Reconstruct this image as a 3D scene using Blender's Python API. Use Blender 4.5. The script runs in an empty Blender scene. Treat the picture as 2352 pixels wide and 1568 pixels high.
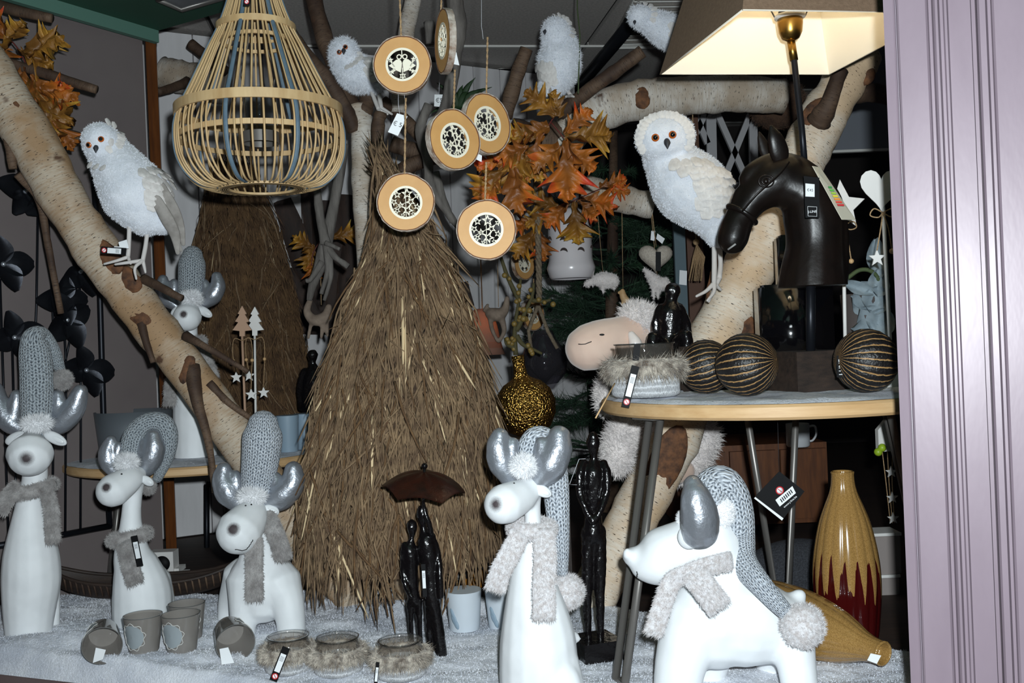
import bpy, bmesh, math, random
import numpy as np
from mathutils import Vector, Matrix, noise

# ---------------------------------------------------------------- camera, world, lights
F = 2300.0            # focal length in pixels of the 2352 px wide frame
H = 0.52              # lens height above the display floor (z = 0)
TH = math.radians(2.35)
CT, ST = math.cos(TH), math.sin(TH)
sc = bpy.context.scene
COL = sc.collection
cam_d = bpy.data.cameras.new('camera')
cam = bpy.data.objects.new('camera', cam_d)
COL.objects.link(cam)
cam_d.sensor_width = 36.0
cam_d.lens = F / 2352.0 * 36.0
cam_d.clip_start = 0.05
cam.matrix_world = Matrix(((CT, ST, 0, 0), (0, 0, -1, 0), (-ST, CT, 0, H), (0, 0, 0, 1)))
sc.camera = cam

w = bpy.data.worlds.new('night')
sc.world = w
w.use_nodes = True
w.node_tree.nodes['Background'].inputs[0].default_value = (0.55, 0.65, 1.0, 1)
w.node_tree.nodes['Background'].inputs[1].default_value = 0.012

fl = bpy.data.lights.new('camera_flash', 'POINT')
fl.energy = 145
fl.color = (0.93, 0.96, 1.0)
fl.shadow_soft_size = 0.012
flo = bpy.data.objects.new('camera_flash', fl)
flo.location = (0.035, -0.01, H + 0.05)
COL.objects.link(flo)

sc.view_settings.view_transform = 'Standard'
sc.view_settings.look = 'None'
sc.view_settings.gamma = 1
sc.view_settings.exposure = 0.0
sc.view_settings.use_curve_mapping = False

# ---------------------------------------------------------------- helpers
R = random.Random(7)

def W(px, py, d):
    """point at depth d (metres along +Y) that the lens sees at pixel px, py"""
    u = (px - 1176.0) / F; v = (784.0 - py) / F
    return Vector(((u * CT + v * ST) * d, d, H + (-u * ST + v * CT) * d))

CAMP = Vector((0, 0, H))

def hit(px, py, P, n):
    dr = W(px, py, 1.0) - CAMP
    t = (P - CAMP).dot(n) / dr.dot(n)
    return CAMP + dr * t

def onz(px, py, z):
    return hit(px, py, Vector((0, 0, z)), Vector((0, 0, 1)))

def catmull(pts, k=4):
    pts = [np.array(p, float) for p in pts]
    if len(pts) < 3: k = max(k, 1)
    out = []
    for i in range(len(pts) - 1):
        p0 = pts[i - 1] if i else 2 * pts[0] - pts[1]
        p1, p2 = pts[i], pts[i + 1]
        p3 = pts[i + 2] if i + 2 < len(pts) else 2 * pts[-1] - pts[-2]
        for j in range(k):
            t = j / k
            out.append(0.5 * ((2 * p1) + (-p0 + p2) * t + (2 * p0 - 5 * p1 + 4 * p2 - p3) * t * t + (-p0 + 3 * p1 - 3 * p2 + p3) * t ** 3))
    out.append(pts[-1])
    return out

def rotm(x=0, y=0, z=0):
    return (Matrix.Rotation(z, 4, 'Z') @ Matrix.Rotation(y, 4, 'Y') @ Matrix.Rotation(x, 4, 'X'))

def frame_to(zdir, xhint=Vector((1, 0, 0))):
    z = Vector(zdir).normalized()
    x = Vector(xhint) - z * Vector(xhint).dot(z)
    if x.length < 1e-5: x = Vector((0, 1, 0)) - z * z.y
    x.normalize(); y = z.cross(x)
    return Matrix(((x.x, y.x, z.x, 0), (x.y, y.y, z.y, 0), (x.z, y.z, z.z, 0), (0, 0, 0, 1)))

class MB:
    def __init__(s):
        s.v = []; s.f = []; s.u = []
    def add(s, verts, faces, uvs=None):
        o = len(s.v)
        s.v.extend([tuple(p) for p in verts])
        s.f.extend([tuple(i + o for i in f) for f in faces])
        s.u.extend(uvs if uvs else [None] * len(faces))
        return s
    def merge(s, m):
        return s.add(m.v, m.f, m.u)
    def xf(s, M):
        s.v = [tuple(M @ Vector(p)) for p in s.v]
        return s
    def tube(s, pts, rad, seg=8, cap=True, flat=1.0, side=None, rnd=False, wob=0.0):
        pts = [Vector(p) for p in pts]
        n = len(pts)
        if not hasattr(rad, '__len__'): rad = [rad] * n
        if rnd:  # rounded ends
            t0 = (pts[0] - pts[1]).normalized(); t1 = (pts[-1] - pts[-2]).normalized()
            a = [(pts[0] + t0 * rad[0] * math.sin(q), rad[0] * math.cos(q)) for q in (1.5, 1.1, .6)]
            b = [(pts[-1] + t1 * rad[-1] * math.sin(q), rad[-1] * math.cos(q)) for q in (.6, 1.1, 1.5)]
            pts = [x[0] for x in a] + pts + [x[0] for x in b]
            rad = [x[1] for x in a] + list(rad) + [x[1] for x in b]
            n = len(pts)
        tg = []
        for i in range(n):
            t = pts[min(i + 1, n - 1)] - pts[max(i - 1, 0)]
            tg.append(t.normalized() if t.length > 1e-9 else Vector((0, 0, 1)))
        if side is None:
            h = Vector((0, 0, 1)) if abs(tg[0].z) < .9 else Vector((1, 0, 0))
            nn = tg[0].cross(h).normalized()
        vs = []; L = 0; Ls = []
        for i in range(n):
            if i: L += (pts[i] - pts[i - 1]).length
            Ls.append(L)
            if side is None:
                nn = (nn - tg[i] * nn.dot(tg[i]))
                nn = nn.normalized() if nn.length > 1e-6 else tg[i].orthogonal().normalized()
                a = nn
            else:
                a = tg[i].cross(Vector(side))
                a = a.normalized() if a.length > 1e-6 else tg[i].orthogonal().normalized()
            b = tg[i].cross(a)
            for j in range(seg):
                q = 2 * math.pi * j / seg
                k = 1.0
                if wob:
                    k += wob * noise.noise(pts[i] * 37 + Vector((math.cos(q), math.sin(q), 0)) * 1.3)
                vs.append(pts[i] + (a * math.cos(q) + b * math.sin(q) * flat) * (rad[i] * k))
        fs = []; us = []
        rm = sum(rad) / n * 2 * math.pi
        for i in range(n - 1):
            for j in range(seg):
                k = (j + 1) % seg
                fs.append((i * seg + j, i * seg + k, (i + 1) * seg + k, (i + 1) * seg + j))
                u0, u1 = j / seg * rm, (j + 1) / seg * rm
                us.append(((u0, Ls[i]), (u1, Ls[i]), (u1, Ls[i + 1]), (u0, Ls[i + 1])))
        if cap:
            fs.append(tuple(range(seg))[::-1]); us.append(None)
            fs.append(tuple((n - 1) * seg + j for j in range(seg))); us.append(None)
        return s.add(vs, fs, us)
    def box(s, c, size, M=None):
        hx, hy, hz = size[0] / 2, size[1] / 2, size[2] / 2
        vs = [Vector((x * hx, y * hy, z * hz)) for x in (-1, 1) for y in (-1, 1) for z in (-1, 1)]
        if M: vs = [M @ p for p in vs]
        vs = [p + Vector(c) for p in vs]
        return s.add(vs, [(0, 1, 3, 2), (4, 6, 7, 5), (0, 4, 5, 1), (2, 3, 7, 6), (0, 2, 6, 4), (1, 5, 7, 3)])
    def lathe(s, prof, seg=24, M=None, mod=None, cap=True):
        n = len(prof); vs = []
        for r, z in prof:
            for j in range(seg):
                q = 2 * math.pi * j / seg
                rr = r * (mod(q, z) if mod else 1)
                vs.append(Vector((rr * math.cos(q), rr * math.sin(q), z)))
        if M: vs = [M @ p for p in vs]
        fs = []; us = []
        for i in range(n - 1):
            for j in range(seg):
                k = (j + 1) % seg
                fs.append((i * seg + j, i * seg + k, (i + 1) * seg + k, (i + 1) * seg + j))
                us.append(((j / seg, prof[i][1]), ((j + 1) / seg, prof[i][1]), ((j + 1) / seg, prof[i + 1][1]), (j / seg, prof[i + 1][1])))
        if cap and abs(prof[0][1] - prof[-1][1]) < 1e-6 and n > 3:      # closed section: join last ring to first
            if abs(prof[0][0] - prof[-1][0]) > 1e-6:
                for j in range(seg):
                    k = (j + 1) % seg
                    fs.append(((n - 1) * seg + j, (n - 1) * seg + k, k, j)); us.append(None)
        elif cap:
            if prof[0][0] > 1e-6: fs.append(tuple(range(seg))[::-1]); us.append(None)
            if prof[-1][0] > 1e-6: fs.append(tuple((n - 1) * seg + j for j in range(seg))); us.append(None)
        return s.add(vs, fs, us)
    def ell(s, c, r, M=None, seg=16, rings=10):
        if not hasattr(r, '__len__'): r = (r, r, r)
        prof = [(max(math.cos(a), 1e-4), math.sin(a)) for a in [(-.5 + i / rings) * math.pi for i in range(rings + 1)]]
        T = Matrix.Translation(Vector(c)) @ (M if M else Matrix()) @ Matrix.Diagonal((r[0], r[1], r[2], 1))
        return s.lathe(prof, seg, T)
    def extrude(s, out, th, M=None):
        n = len(out)
        vs = [Vector((x, y, 0)) for x, y in out] + [Vector((x, y, th)) for x, y in out]
        if M: vs = [M @ p for p in vs]
        fs = [tuple(range(n))[::-1], tuple(range(n, 2 * n))]
        for i in range(n):
            k = (i + 1) % n
            fs.append((i, k, n + k, n + i))
        return s.add(vs, fs)
    def annulus(s, outer, inner, th, M=None):
        n = len(outer)
        vs = [Vector((x, y, 0)) for x, y in outer] + [Vector((x, y, 0)) for x, y in inner]
        vs += [Vector((x, y, th)) for x, y in outer] + [Vector((x, y, th)) for x, y in inner]
        if M: vs = [M @ p for p in vs]
        fs = []
        for i in range(n):
            k = (i + 1) % n
            fs += [(i, n + i, n + k, k), (2 * n + i, 2 * n + k, 3 * n + k, 3 * n + i),
                   (i, k, 2 * n + k, 2 * n + i), (n + i, 3 * n + i, 3 * n + k, n + k)]
        return s.add(vs, fs)
    def sample(s, n, rng=None):
        """n area-weighted random points with normals"""
        rng = np.random.RandomState(rng if rng is not None else 3)
        V = np.array(s.v, float)
        tris = []
        for f in s.f:
            for i in range(1, len(f) - 1): tris.append((f[0], f[i], f[i + 1]))
        T = np.array(tris)
        a, b, c = V[T[:, 0]], V[T[:, 1]], V[T[:, 2]]
        N = np.cross(b - a, c - a); A = np.linalg.norm(N, axis=1)
        k = rng.choice(len(T), n, p=A / A.sum())
        r1 = np.sqrt(rng.rand(n))[:, None]; r2 = rng.rand(n)[:, None]
        P = a[k] * (1 - r1) + b[k] * r1 * (1 - r2) + c[k] * r1 * r2
        return P, N[k] / np.maximum(A[k], 1e-12)[:, None]
    def fur(s, n, length, width, comb=(0, 0, -1), mix=.5, jit=.35, seed=1, src=None):
        P, N = (src or s).sample(n, seed)
        rng = np.random.RandomState(seed + 5)
        d = N * (1 - mix) + np.array(comb)[None, :] * mix + rng.randn(n, 3) * jit
        d /= np.linalg.norm(d, axis=1)[:, None]
        sd = np.cross(d, rng.randn(n, 3)); sd /= np.maximum(np.linalg.norm(sd, axis=1), 1e-9)[:, None]
        ln = length * (0.6 + 0.8 * rng.rand(n))[:, None]
        A = P - d * length * .1 - sd * width; B = P - d * length * .1 + sd * width; C = P + d * ln
        o = len(s.v)
        vs = np.stack([A, B, C], 1).reshape(-1, 3)
        s.v.extend(map(tuple, vs))
        s.f.extend([(o + 3 * i, o + 3 * i + 1, o + 3 * i + 2) for i in range(n)])
        s.u.extend([None] * n)
        return s
    def mesh(s, name, mat=None, smooth=True):
        me = bpy.data.meshes.new(name)
        me.from_pydata(s.v, [], s.f)
        if any(u is not None for u in s.u):
            ul = me.uv_layers.new(name='UVMap')
            flat = []
            for f, u in zip(s.f, s.u):
                if u is None: flat.extend([0.0, 0.0] * len(f))
                else:
                    for a in u: flat.extend(a)
            ul.data.foreach_set('uv', flat)
        if smooth: me.polygons.foreach_set('use_smooth', [True] * len(me.polygons))
        if mat: me.materials.append(mat)
        me.update()
        return me
    def build(s, name, mat, parent=None, smooth=True, local=False, label=None, sharp=None):
        if not local:
            off = Vector((0, 0, 0)); p = parent
            while p: off += p.location; p = p.parent
            if parent is None:
                V = np.array(s.v); lo, hi = V.min(0), V.max(0)
                off = Vector(((lo[0] + hi[0]) / 2, (lo[1] + hi[1]) / 2, lo[2]))
            s.v = [(p[0] - off.x, p[1] - off.y, p[2] - off.z) for p in s.v]
        me = s.mesh(name, mat, smooth)
        if sharp: me.set_sharp_from_angle(angle=math.radians(sharp))
        o = bpy.data.objects.new(name, me)
        COL.objects.link(o)
        if not local and parent is None: o.location = off
        if parent: o.parent = parent
        if label: o['label'] = label
        return o

def thing(name, label, cat, loc, group=None):
    o = bpy.data.objects.new(name, None)
    COL.objects.link(o)
    o.empty_display_size = .03
    o.location = loc
    o['label'] = label; o['category'] = cat
    if group: o['group'] = group
    return o

def tag(o, label, cat, group=None, kind=None):
    o['label'] = label; o['category'] = cat
    if group: o['group'] = group
    if kind: o['kind'] = kind
    return o

def struct(o, label=None):
    o['kind'] = 'structure'
    if label: o['label'] = label
    return o

def inst(me, name, parent, M, label=None):
    o = bpy.data.objects.new(name, me)
    COL.objects.link(o)
    o.parent = parent
    o.matrix_local = M
    if label: o['label'] = label
    return o

def organic(chains=(), ells=(), voxel=.004, smooth=8, cutz=None):
    """fuse chains [(x,y,z,r)..] and ellipsoids (c, r, M) into one continuous skin"""
    m = MB()
    for ch in chains:
        cc = catmull(ch, 5) if len(ch) > 2 else catmull(ch, 4)
        m.tube([c[:3] for c in cc], [max(c[3], .0008) for c in cc], 16, rnd=True)
    for e in ells:
        m.ell(e[0], e[1], e[2] if len(e) > 2 else None, 24, 16)
    me = m.mesh('tmp')
    o = bpy.data.objects.new('tmp', me); COL.objects.link(o)
    md = o.modifiers.new('r', 'REMESH'); md.mode = 'VOXEL'; md.voxel_size = voxel; md.use_smooth_shade = True
    if smooth:
        sm = o.modifiers.new('s', 'SMOOTH'); sm.factor = .5; sm.iterations = smooth
    dg = bpy.context.evaluated_depsgraph_get()
    m2 = bpy.data.meshes.new_from_object(o.evaluated_get(dg))
    bpy.data.objects.remove(o); bpy.data.meshes.remove(me)
    if cutz is not None:
        bm = bmesh.new(); bm.from_mesh(m2)
        g = bm.verts[:] + bm.edges[:] + bm.faces[:]
        r = bmesh.ops.bisect_plane(bm, geom=g, plane_co=(0, 0, cutz), plane_no=(0, 0, -1), clear_outer=True)
        ed = [e for e in r['geom_cut'] if isinstance(e, bmesh.types.BMEdge)]
        try: bmesh.ops.edgeloop_fill(bm, edges=ed)
        except Exception: pass
        bm.to_mesh(m2); bm.free()
    out = MB()
    out.v = [tuple(v.co) for v in m2.vertices]
    out.f = [tuple(p.vertices) for p in m2.polygons]
    out.u = [None] * len(out.f)
    bpy.data.meshes.remove(m2)
    return out

# ---------------------------------------------------------------- materials
def lin(c):
    o = []
    for x in c[:3]:
        x = x / 255.0
        o.append(x / 12.92 if x <= .04045 else ((x + .055) / 1.055) ** 2.4)
    return (*o, 1)

MATS = {}
class NT:
    def __init__(s, name):
        s.m = bpy.data.materials.new(name); s.m.use_nodes = True
        s.t = s.m.node_tree; s.b = s.t.nodes['Principled BSDF']
    def n(s, ty, **kw):
        nd = s.t.nodes.new(ty)
        for k, v in kw.items():
            if k.startswith('i_'):
                key = k[2:]
                nd.inputs[int(key) if key.isdigit() else key.replace('_', ' ')].default_value = v
            else: setattr(nd, k, v)
        return nd
    def l(s, a, b): s.t.links.new(a, b)
    def coord(s, kind='Object', scale=(1, 1, 1)):
        tc = s.n('ShaderNodeTexCoord'); mp = s.n('ShaderNodeMapping')
        mp.inputs['Scale'].default_value = scale
        s.l(tc.outputs[kind], mp.inputs['Vector'])
        return mp.outputs['Vector']
    def noise(s, vec, scale, detail=3, rough=.5):
        nd = s.n('ShaderNodeTexNoise'); nd.inputs['Scale'].default_value = scale
        nd.inputs['Detail'].default_value = detail; nd.inputs['Roughness'].default_value = rough
        s.l(vec, nd.inputs['Vector'])
        return nd.outputs['Fac']
    def ramp(s, fac, stops, interp='LINEAR'):
        r = s.n('ShaderNodeValToRGB'); cr = r.color_ramp; cr.interpolation = interp
        while len(cr.elements) < len(stops): cr.elements.new(.5)
        for e, (p, c) in zip(cr.elements, stops):
            e.position = p; e.color = c if len(c) == 4 else (*c, 1)
        s.l(fac, r.inputs['Fac'])
        return r.outputs['Color']
    def mix(s, fac, a, b):
        m = s.n('ShaderNodeMix'); m.data_type = 'RGBA'
        for sock, val in ((m.inputs[0], fac), (m.inputs[6], a), (m.inputs[7], b)):
            if isinstance(val, (tuple, float, int)): sock.default_value = val
            else: s.l(val, sock)
        return m.outputs[2]
    def bump(s, h, strength=.3, dist=.002):
        b = s.n('ShaderNodeBump'); b.inputs['Strength'].default_value = strength
        b.inputs['Distance'].default_value = dist
        s.l(h, b.inputs['Height']); s.l(b.outputs['Normal'], s.b.inputs['Normal'])
    def set(s, **kw):
        for k, v in kw.items():
            s.b.inputs[k.replace('_', ' ')].default_value = v

def M(name, col, rough=.6, metal=0.0, col2=None, vs=30, bump=0, bs=150, bd=.002, coat=0, sheen=0, stretch=(1, 1, 1), spec=.5, uv=False, sharp=.2):
    if name in MATS: return MATS[name]
    t = NT(name)
    t.set(Roughness=rough, Metallic=metal)
    t.b.inputs['Specular IOR Level'].default_value = spec
    if coat: t.b.inputs['Coat Weight'].default_value = coat; t.b.inputs['Coat Roughness'].default_value = .08
    if sheen: t.b.inputs['Sheen Weight'].default_value = sheen
    c = t.coord('UV' if uv else 'Object', stretch)
    if col2:
        f = t.noise(c, vs, 4, .6)
        t.l(t.ramp(f, [(.5 - sharp, lin(col)), (.5 + sharp, lin(col2))]), t.b.inputs['Base Color'])
    else: t.b.inputs['Base Color'].default_value = lin(col)
    if bump: t.bump(t.noise(c, bs, 3, .6), bump, bd)
    MATS[name] = t.m
    return t.m

def glassmat(name, tint=(235, 238, 240), ior=1.45, rough=.02, body=0.0, bodycol=(120, 120, 120)):
    """thin glass: transparent with a fresnel reflection, optional smoky body"""
    t = NT(name); nt = t.t
    out = nt.nodes['Material Output']; nt.nodes.remove(t.b)
    tr = t.n('ShaderNodeBsdfTransparent'); tr.inputs[0].default_value = lin(tint)
    gl = t.n('ShaderNodeBsdfGlossy'); gl.inputs['Roughness'].default_value = rough
    fr = t.n('ShaderNodeLayerWeight')      # Schlick reflectance of a thin sheet
    pw = t.n('ShaderNodeMath', operation='POWER'); pw.inputs[1].default_value = 5
    t.l(fr.outputs['Facing'], pw.inputs[0])
    r0 = ((ior - 1) / (ior + 1)) ** 2
    ma = t.n('ShaderNodeMath', operation='MULTIPLY_ADD'); ma.inputs[1].default_value = 1 - r0; ma.inputs[2].default_value = r0
    t.l(pw.outputs[0], ma.inputs[0])
    fr = ma
    mx = t.n('ShaderNodeMixShader')
    t.l(fr.outputs[0], mx.inputs[0]); t.l(gl.outputs[0], mx.inputs[2])
    if body:
        df = t.n('ShaderNodeBsdfDiffuse'); df.inputs[0].default_value = lin(bodycol)
        m2 = t.n('ShaderNodeMixShader'); m2.inputs[0].default_value = body
        t.l(tr.outputs[0], m2.inputs[1]); t.l(df.outputs[0], m2.inputs[2]); t.l(m2.outputs[0], mx.inputs[1])
    else: t.l(tr.outputs[0], mx.inputs[1])
    t.l(mx.outputs[0], out.inputs['Surface'])
    MATS[name] = t.m
    return t.m

def birch_mat(name, base=(226, 208, 182), tan=(196, 158, 112), dark=(52, 34, 24), scar=.62, side=1.0):
    t = NT(name); t.set(Roughness=.75)
    uv = t.coord('UV'); ob = t.coord('Object')
    big = t.noise(ob, 9, 3, .6)
    col = t.ramp(big, [(.38, lin(tan)), (.56, lin(base))])
    st = t.noise(t.coord('UV', (28, 260, 1)), 1, 3, .6)
    col = t.mix(t.ramp(st, [(.46, (0, 0, 0)), (.62, (.55, .55, .55))]), col, lin(tan))
    le = t.noise(t.coord('UV', (95, 520, 1)), 1, 1, .4)
    col = t.mix(t.ramp(le, [(.67, (0, 0, 0)), (.70, (1, 1, 1))]), col, lin(dark))
    sc_ = t.noise(t.coord('UV', (7, 11, 1)), 1, 4, .65)
    col = t.mix(t.ramp(sc_, [(scar, (0, 0, 0)), (scar + .05, (.9, .9, .9))]), col, lin((86, 56, 38)))
    t.l(col, t.b.inputs['Base Color'])
    t.bump(t.noise(t.coord('UV', (30, 200, 1)), 1, 4, .65), .35, .002)
    MATS[name] = t.m
    return t.m

def knit_mat(name, a=(66, 76, 90), b=(208, 214, 222), cw=.0085, rh=.0062):
    """stocking-stitch: chevron columns from UV metres, marled yarn"""
    t = NT(name); t.set(Roughness=.9)
    t.b.inputs['Sheen Weight'].default_value = .3
    tc = t.n('ShaderNodeTexCoord'); sx = t.n('ShaderNodeSeparateXYZ'); t.l(tc.outputs['UV'], sx.inputs[0])
    def ma(op, x, y=None, z=None):
        n = t.n('ShaderNodeMath', operation=op)
        for i, q in enumerate((x, y, z)):
            if q is None: continue
            if isinstance(q, (int, float)): n.inputs[i].default_value = q
            else: t.l(q, n.inputs[i])
        return n.outputs[0]
    wob = t.noise(t.coord('UV', (90, 90, 1)), 1, 2)
    u = ma('MULTIPLY_ADD', wob, .35, ma('DIVIDE', sx.outputs[0], cw))
    tri = ma('ABSOLUTE', ma('SUBTRACT', ma('FRACT', u), .5))
    v = ma('MULTIPLY_ADD', wob, .9, ma('DIVIDE', sx.outputs[1], rh))
    st = ma('SINE', ma('MULTIPLY', ma('MULTIPLY_ADD', tri, 1.7, v), 6.2832))
    col_ = ma('SINE', ma('MULTIPLY', tri, 6.2832))
    h = ma('MULTIPLY_ADD', st, .25, ma('MULTIPLY', col_, .5))
    marl = t.noise(t.coord('UV', (420, 260, 1)), 1, 2, .6)
    f = ma('MULTIPLY_ADD', h, .45, marl)
    t.l(t.ramp(f, [(.40, lin(a)), (.74, lin(b))]), t.b.inputs['Base Color'])
    t.bump(h, .9, .003)
    MATS[name] = t.m
    return t.m

def white_nose(name, nose, r, col=(238, 240, 242), dark=(70, 60, 62), soft=.35):
    """matt white glazed clay with a sprayed dark nose at a point in object space"""
    t = NT(name); t.set(Roughness=.55)
    tc = t.n('ShaderNodeTexCoord')
    d = t.n('ShaderNodeVectorMath', operation='DISTANCE'); d.inputs[1].default_value = nose
    t.l(tc.outputs['Object'], d.inputs[0])
    nz = t.noise(tc.outputs['Object'], 600, 2, .6)
    ad = t.n('ShaderNodeMath', operation='MULTIPLY_ADD'); ad.inputs[1].default_value = r * .5
    t.l(nz, ad.inputs[0]); t.l(d.outputs['Value'], ad.inputs[2])
    mr = t.n('ShaderNodeMapRange'); mr.inputs[1].default_value = r * (1.25 - soft); mr.inputs[2].default_value = r * (1.25 + soft)
    t.l(ad.outputs[0], mr.inputs[0])
    base = t.ramp(t.noise(tc.outputs['Object'], 25, 3), [(.35, lin(tuple(c - 8 for c in col))), (.6, lin(col))])
    t.l(t.mix(mr.outputs[0], lin(dark), base), t.b.inputs['Base Color'])
    t.bump(t.noise(tc.outputs['Object'], 60, 3), .12, .003)
    return t.m

birch = birch_mat('birch_bark', (194, 178, 158), (164, 132, 98))
birch_pale = birch_mat('birch_bark_pale', (214, 206, 196), (176, 158, 138), (48, 38, 34), .60)
birch_warm = birch_mat('birch_bark_warm', (232, 218, 200), (214, 184, 150), (58, 38, 26), .64)
brown_bark = birch_mat('brown_twig_bark', (102, 80, 62), (62, 43, 31), (30, 20, 15), .60)
knot_bark = M('knot_bark', (128, 84, 52), .8, col2=(54, 34, 24), vs=55, bump=.7, bs=130)
grey_drift = M('grey_driftwood', (128, 122, 116), .85, col2=(84, 78, 74), vs=60, stretch=(1, 1, .2), bump=.5, bs=160)
silver = M('silver_lacquer', (178, 182, 190), .36, .72, bump=.35, bs=90, bd=.004)
knit = knit_mat('grey_white_knit')
knit_dark = knit_mat('dark_grey_knit', (58, 66, 76), (178, 186, 192))
fur_grey = M('grey_fur', (184, 176, 174), .9, col2=(216, 214, 216), vs=170, sheen=.4, sharp=.14)
fur_grey_dark = M('grey_fur_dull', (176, 172, 170), .9, col2=(126, 120, 118), vs=60, sheen=.4)
fur_white = M('white_fur', (240, 240, 242), .9, sheen=.4)
fur_brown = M('brown_grey_fur', (196, 186, 172), .9, col2=(92, 78, 66), vs=70, sheen=.3, sharp=.14)
black_gloss = M('black_bronze', (14, 11, 12), .22, 0, bump=.5, bs=70, bd=.004, spec=.6)
metal_black = M('black_iron', (34, 36, 42), .4, .6)
steel = M('brushed_steel', (122, 118, 114), .36, .55)
wood_light = M('pale_wood', (214, 178, 132), .5, col2=(196, 156, 108), vs=8, stretch=(1, 6, 14), bump=.1)
wood_brown = M('orange_brown_wood', (120, 68, 28), .5, col2=(86, 46, 18), vs=10, stretch=(8, 8, 1))
wood_dark = M('dark_brown_wood', (58, 44, 36), .6, col2=(34, 26, 22), vs=14, stretch=(1, 8, 8), bump=.2)
wood_white = M('white_painted_wood', (236, 234, 230), .6, col2=(222, 218, 214), vs=12)
white_paper = M('white_card', (238, 240, 242), .7)
black_card = M('black_card', (10, 10, 12), .6, spec=.2)
red_print = M('red_print', (196, 34, 40), .5)
ink = M('black_ink', (20, 20, 24), .6)
grey_ink = M('grey_ink', (120, 124, 130), .6)
twine = M('jute_twine', (186, 156, 118), .9, col2=(140, 110, 78), vs=300)
white_string = M('nylon_thread', (200, 200, 205), .4)
cream = M('cream_fretwork', (246, 238, 216), .6)
clear_glass = glassmat('clear_glass')
smoke_glass = glassmat('smoky_silver_glass', (206, 202, 198), 1.7, .05, .45, (176, 170, 164))
# ================================================================ structure
wall_paint = M('taupe_wall_paint', (122, 112, 110), .85, col2=(114, 104, 103), vs=6)
green_paint = M('green_soffit_paint', (44, 84, 66), .6)
green_trim = M('green_trim_paint', (92, 130, 116), .6)
plank_white = M('white_plank_paint', (236, 233, 234), .7, col2=(220, 217, 218), vs=5, stretch=(6, 6, 1))
tile_mat = M('ceiling_tile', (205, 198, 192), .95, col2=(172, 166, 162), vs=130, bump=.3)
rail_mat = M('ceiling_rail_paint', (240, 238, 232), .5)
floor_mat = M('dark_plank_floor', (62, 44, 34), .7, col2=(44, 30, 24), vs=6, stretch=(1, 10, 1))
dark_wall = M('dark_shop_wall', (40, 34, 32), .9)
lav = M('lavender_gloss_paint', (119, 109, 118), .38, col2=(113, 103, 112), vs=25, bump=.25, bs=45, bd=.001, stretch=(1, 1, .35), spec=.35)
lav_dark = M('brown_sill_paint', (98, 78, 76), .6)

YW = math.radians(31)
A0 = W(356, 800, 2.5)
wdir = Vector((-math.sin(YW), -math.cos(YW), 0))     # left wall, from the post towards the street
wn = Vector((math.cos(YW), -math.sin(YW), 0))        # faces the display
def slab(name, a, b, z0, z1, th, mat, parent=None):
    d = (b - a); d.z = 0; L = d.length; d.normalize(); n = Vector((-d.y, d.x, 0))
    m = MB()
    pts = [a, b, b + n * th, a + n * th]
    m.add([(p.x, p.y, z) for z in (z0, z1) for p in pts], [(0, 3, 2, 1), (4, 5, 6, 7), (0, 1, 5, 4), (1, 2, 6, 5), (2, 3, 7, 6), (3, 0, 4, 7)])
    return m.build(name, mat, parent, smooth=False)

o = slab('wall_left', A0 + wdir * 1.0, A0.copy(), -.03, 1.35, .05, wall_paint)
struct(o, 'taupe painted side wall of the window display')
m = MB(); c = W(375, 800, 2.51); m.box((c.x, c.y, .65), (.015, .02, 1.36), rotm(z=-YW))
struct(m.build('trim_1', wood_brown, smooth=False), 'orange brown wooden post ending the side wall')

# green soffit over the window and the pale green strip along the wall
ZG = H + .808
cA = W(352, 76, 2.5); cA.z = ZG
bdir = Vector((math.cos(YW), -math.sin(YW), 0))
q = [cA, cA + wdir * 1.3, cA + wdir * 1.3 + bdir * 2.6, cA + bdir * 2.6]
m = MB(); m.add([(p.x, p.y, z) for z in (ZG, ZG + .17) for p in q], [(0, 3, 2, 1), (4, 5, 6, 7), (0, 1, 5, 4), (1, 2, 6, 5), (2, 3, 7, 6), (3, 0, 4, 7)])
struct(m.build('ceiling_2', green_paint, smooth=False), 'dark green soffit above the shop window')
o = slab('trim_2', cA + wdir * 1.0 + wn * .02, cA + wn * .02, ZG - .03, ZG, .016, green_trim)
struct(o, 'pale green strip between side wall and soffit')

# floor and dark shop walls
m = MB(); fq = [(-1.75, 1.98), (-1.45, 1.92), (.62, 1.10), (.75, 1.3), (2.4, 1.3), (2.4, 4.9), (-1.75, 4.9)]
m.extrude(fq, .06, Matrix.Translation((0, 0, -.09))); struct(m.build('floor', floor_mat, smooth=False), 'dark wooden display floor')
m = MB(); m.box((.5, 4.85, .75), (4.0, .08, 1.6)); struct(m.build('wall_back', dark_wall, smooth=False), 'dark back wall of the shop')
m = MB(); m.box((2.35, 3.0, .75), (.08, 3.8, 1.6)); struct(m.build('wall_right', dark_wall, smooth=False), 'dark right wall of the shop')

# white plank wall running back to the right
p0 = W(300, 800, 2.95); p1 = W(1345, 800, 3.75)
pd = (p1 - p0); pd.z = 0; PL = pd.length; pd.normalize()
pn = Vector((-pd.y, pd.x, 0))
backing = slab('wall_planked', p0 + pn * .02, p1 + pn * .02, -.03, 1.5, .03, M('plank_gap', (90, 84, 82), .9))
struct(backing, 'white plank wall at the back left of the shop')
npl = 15; pw = PL / npl
for i in range(npl):
    a = p0 + pd * (i * pw + .002); b = p0 + pd * ((i + 1) * pw - .002)
    pl = slab('plank', a, b, -.025, 1.495, .018, plank_white, backing)

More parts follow.
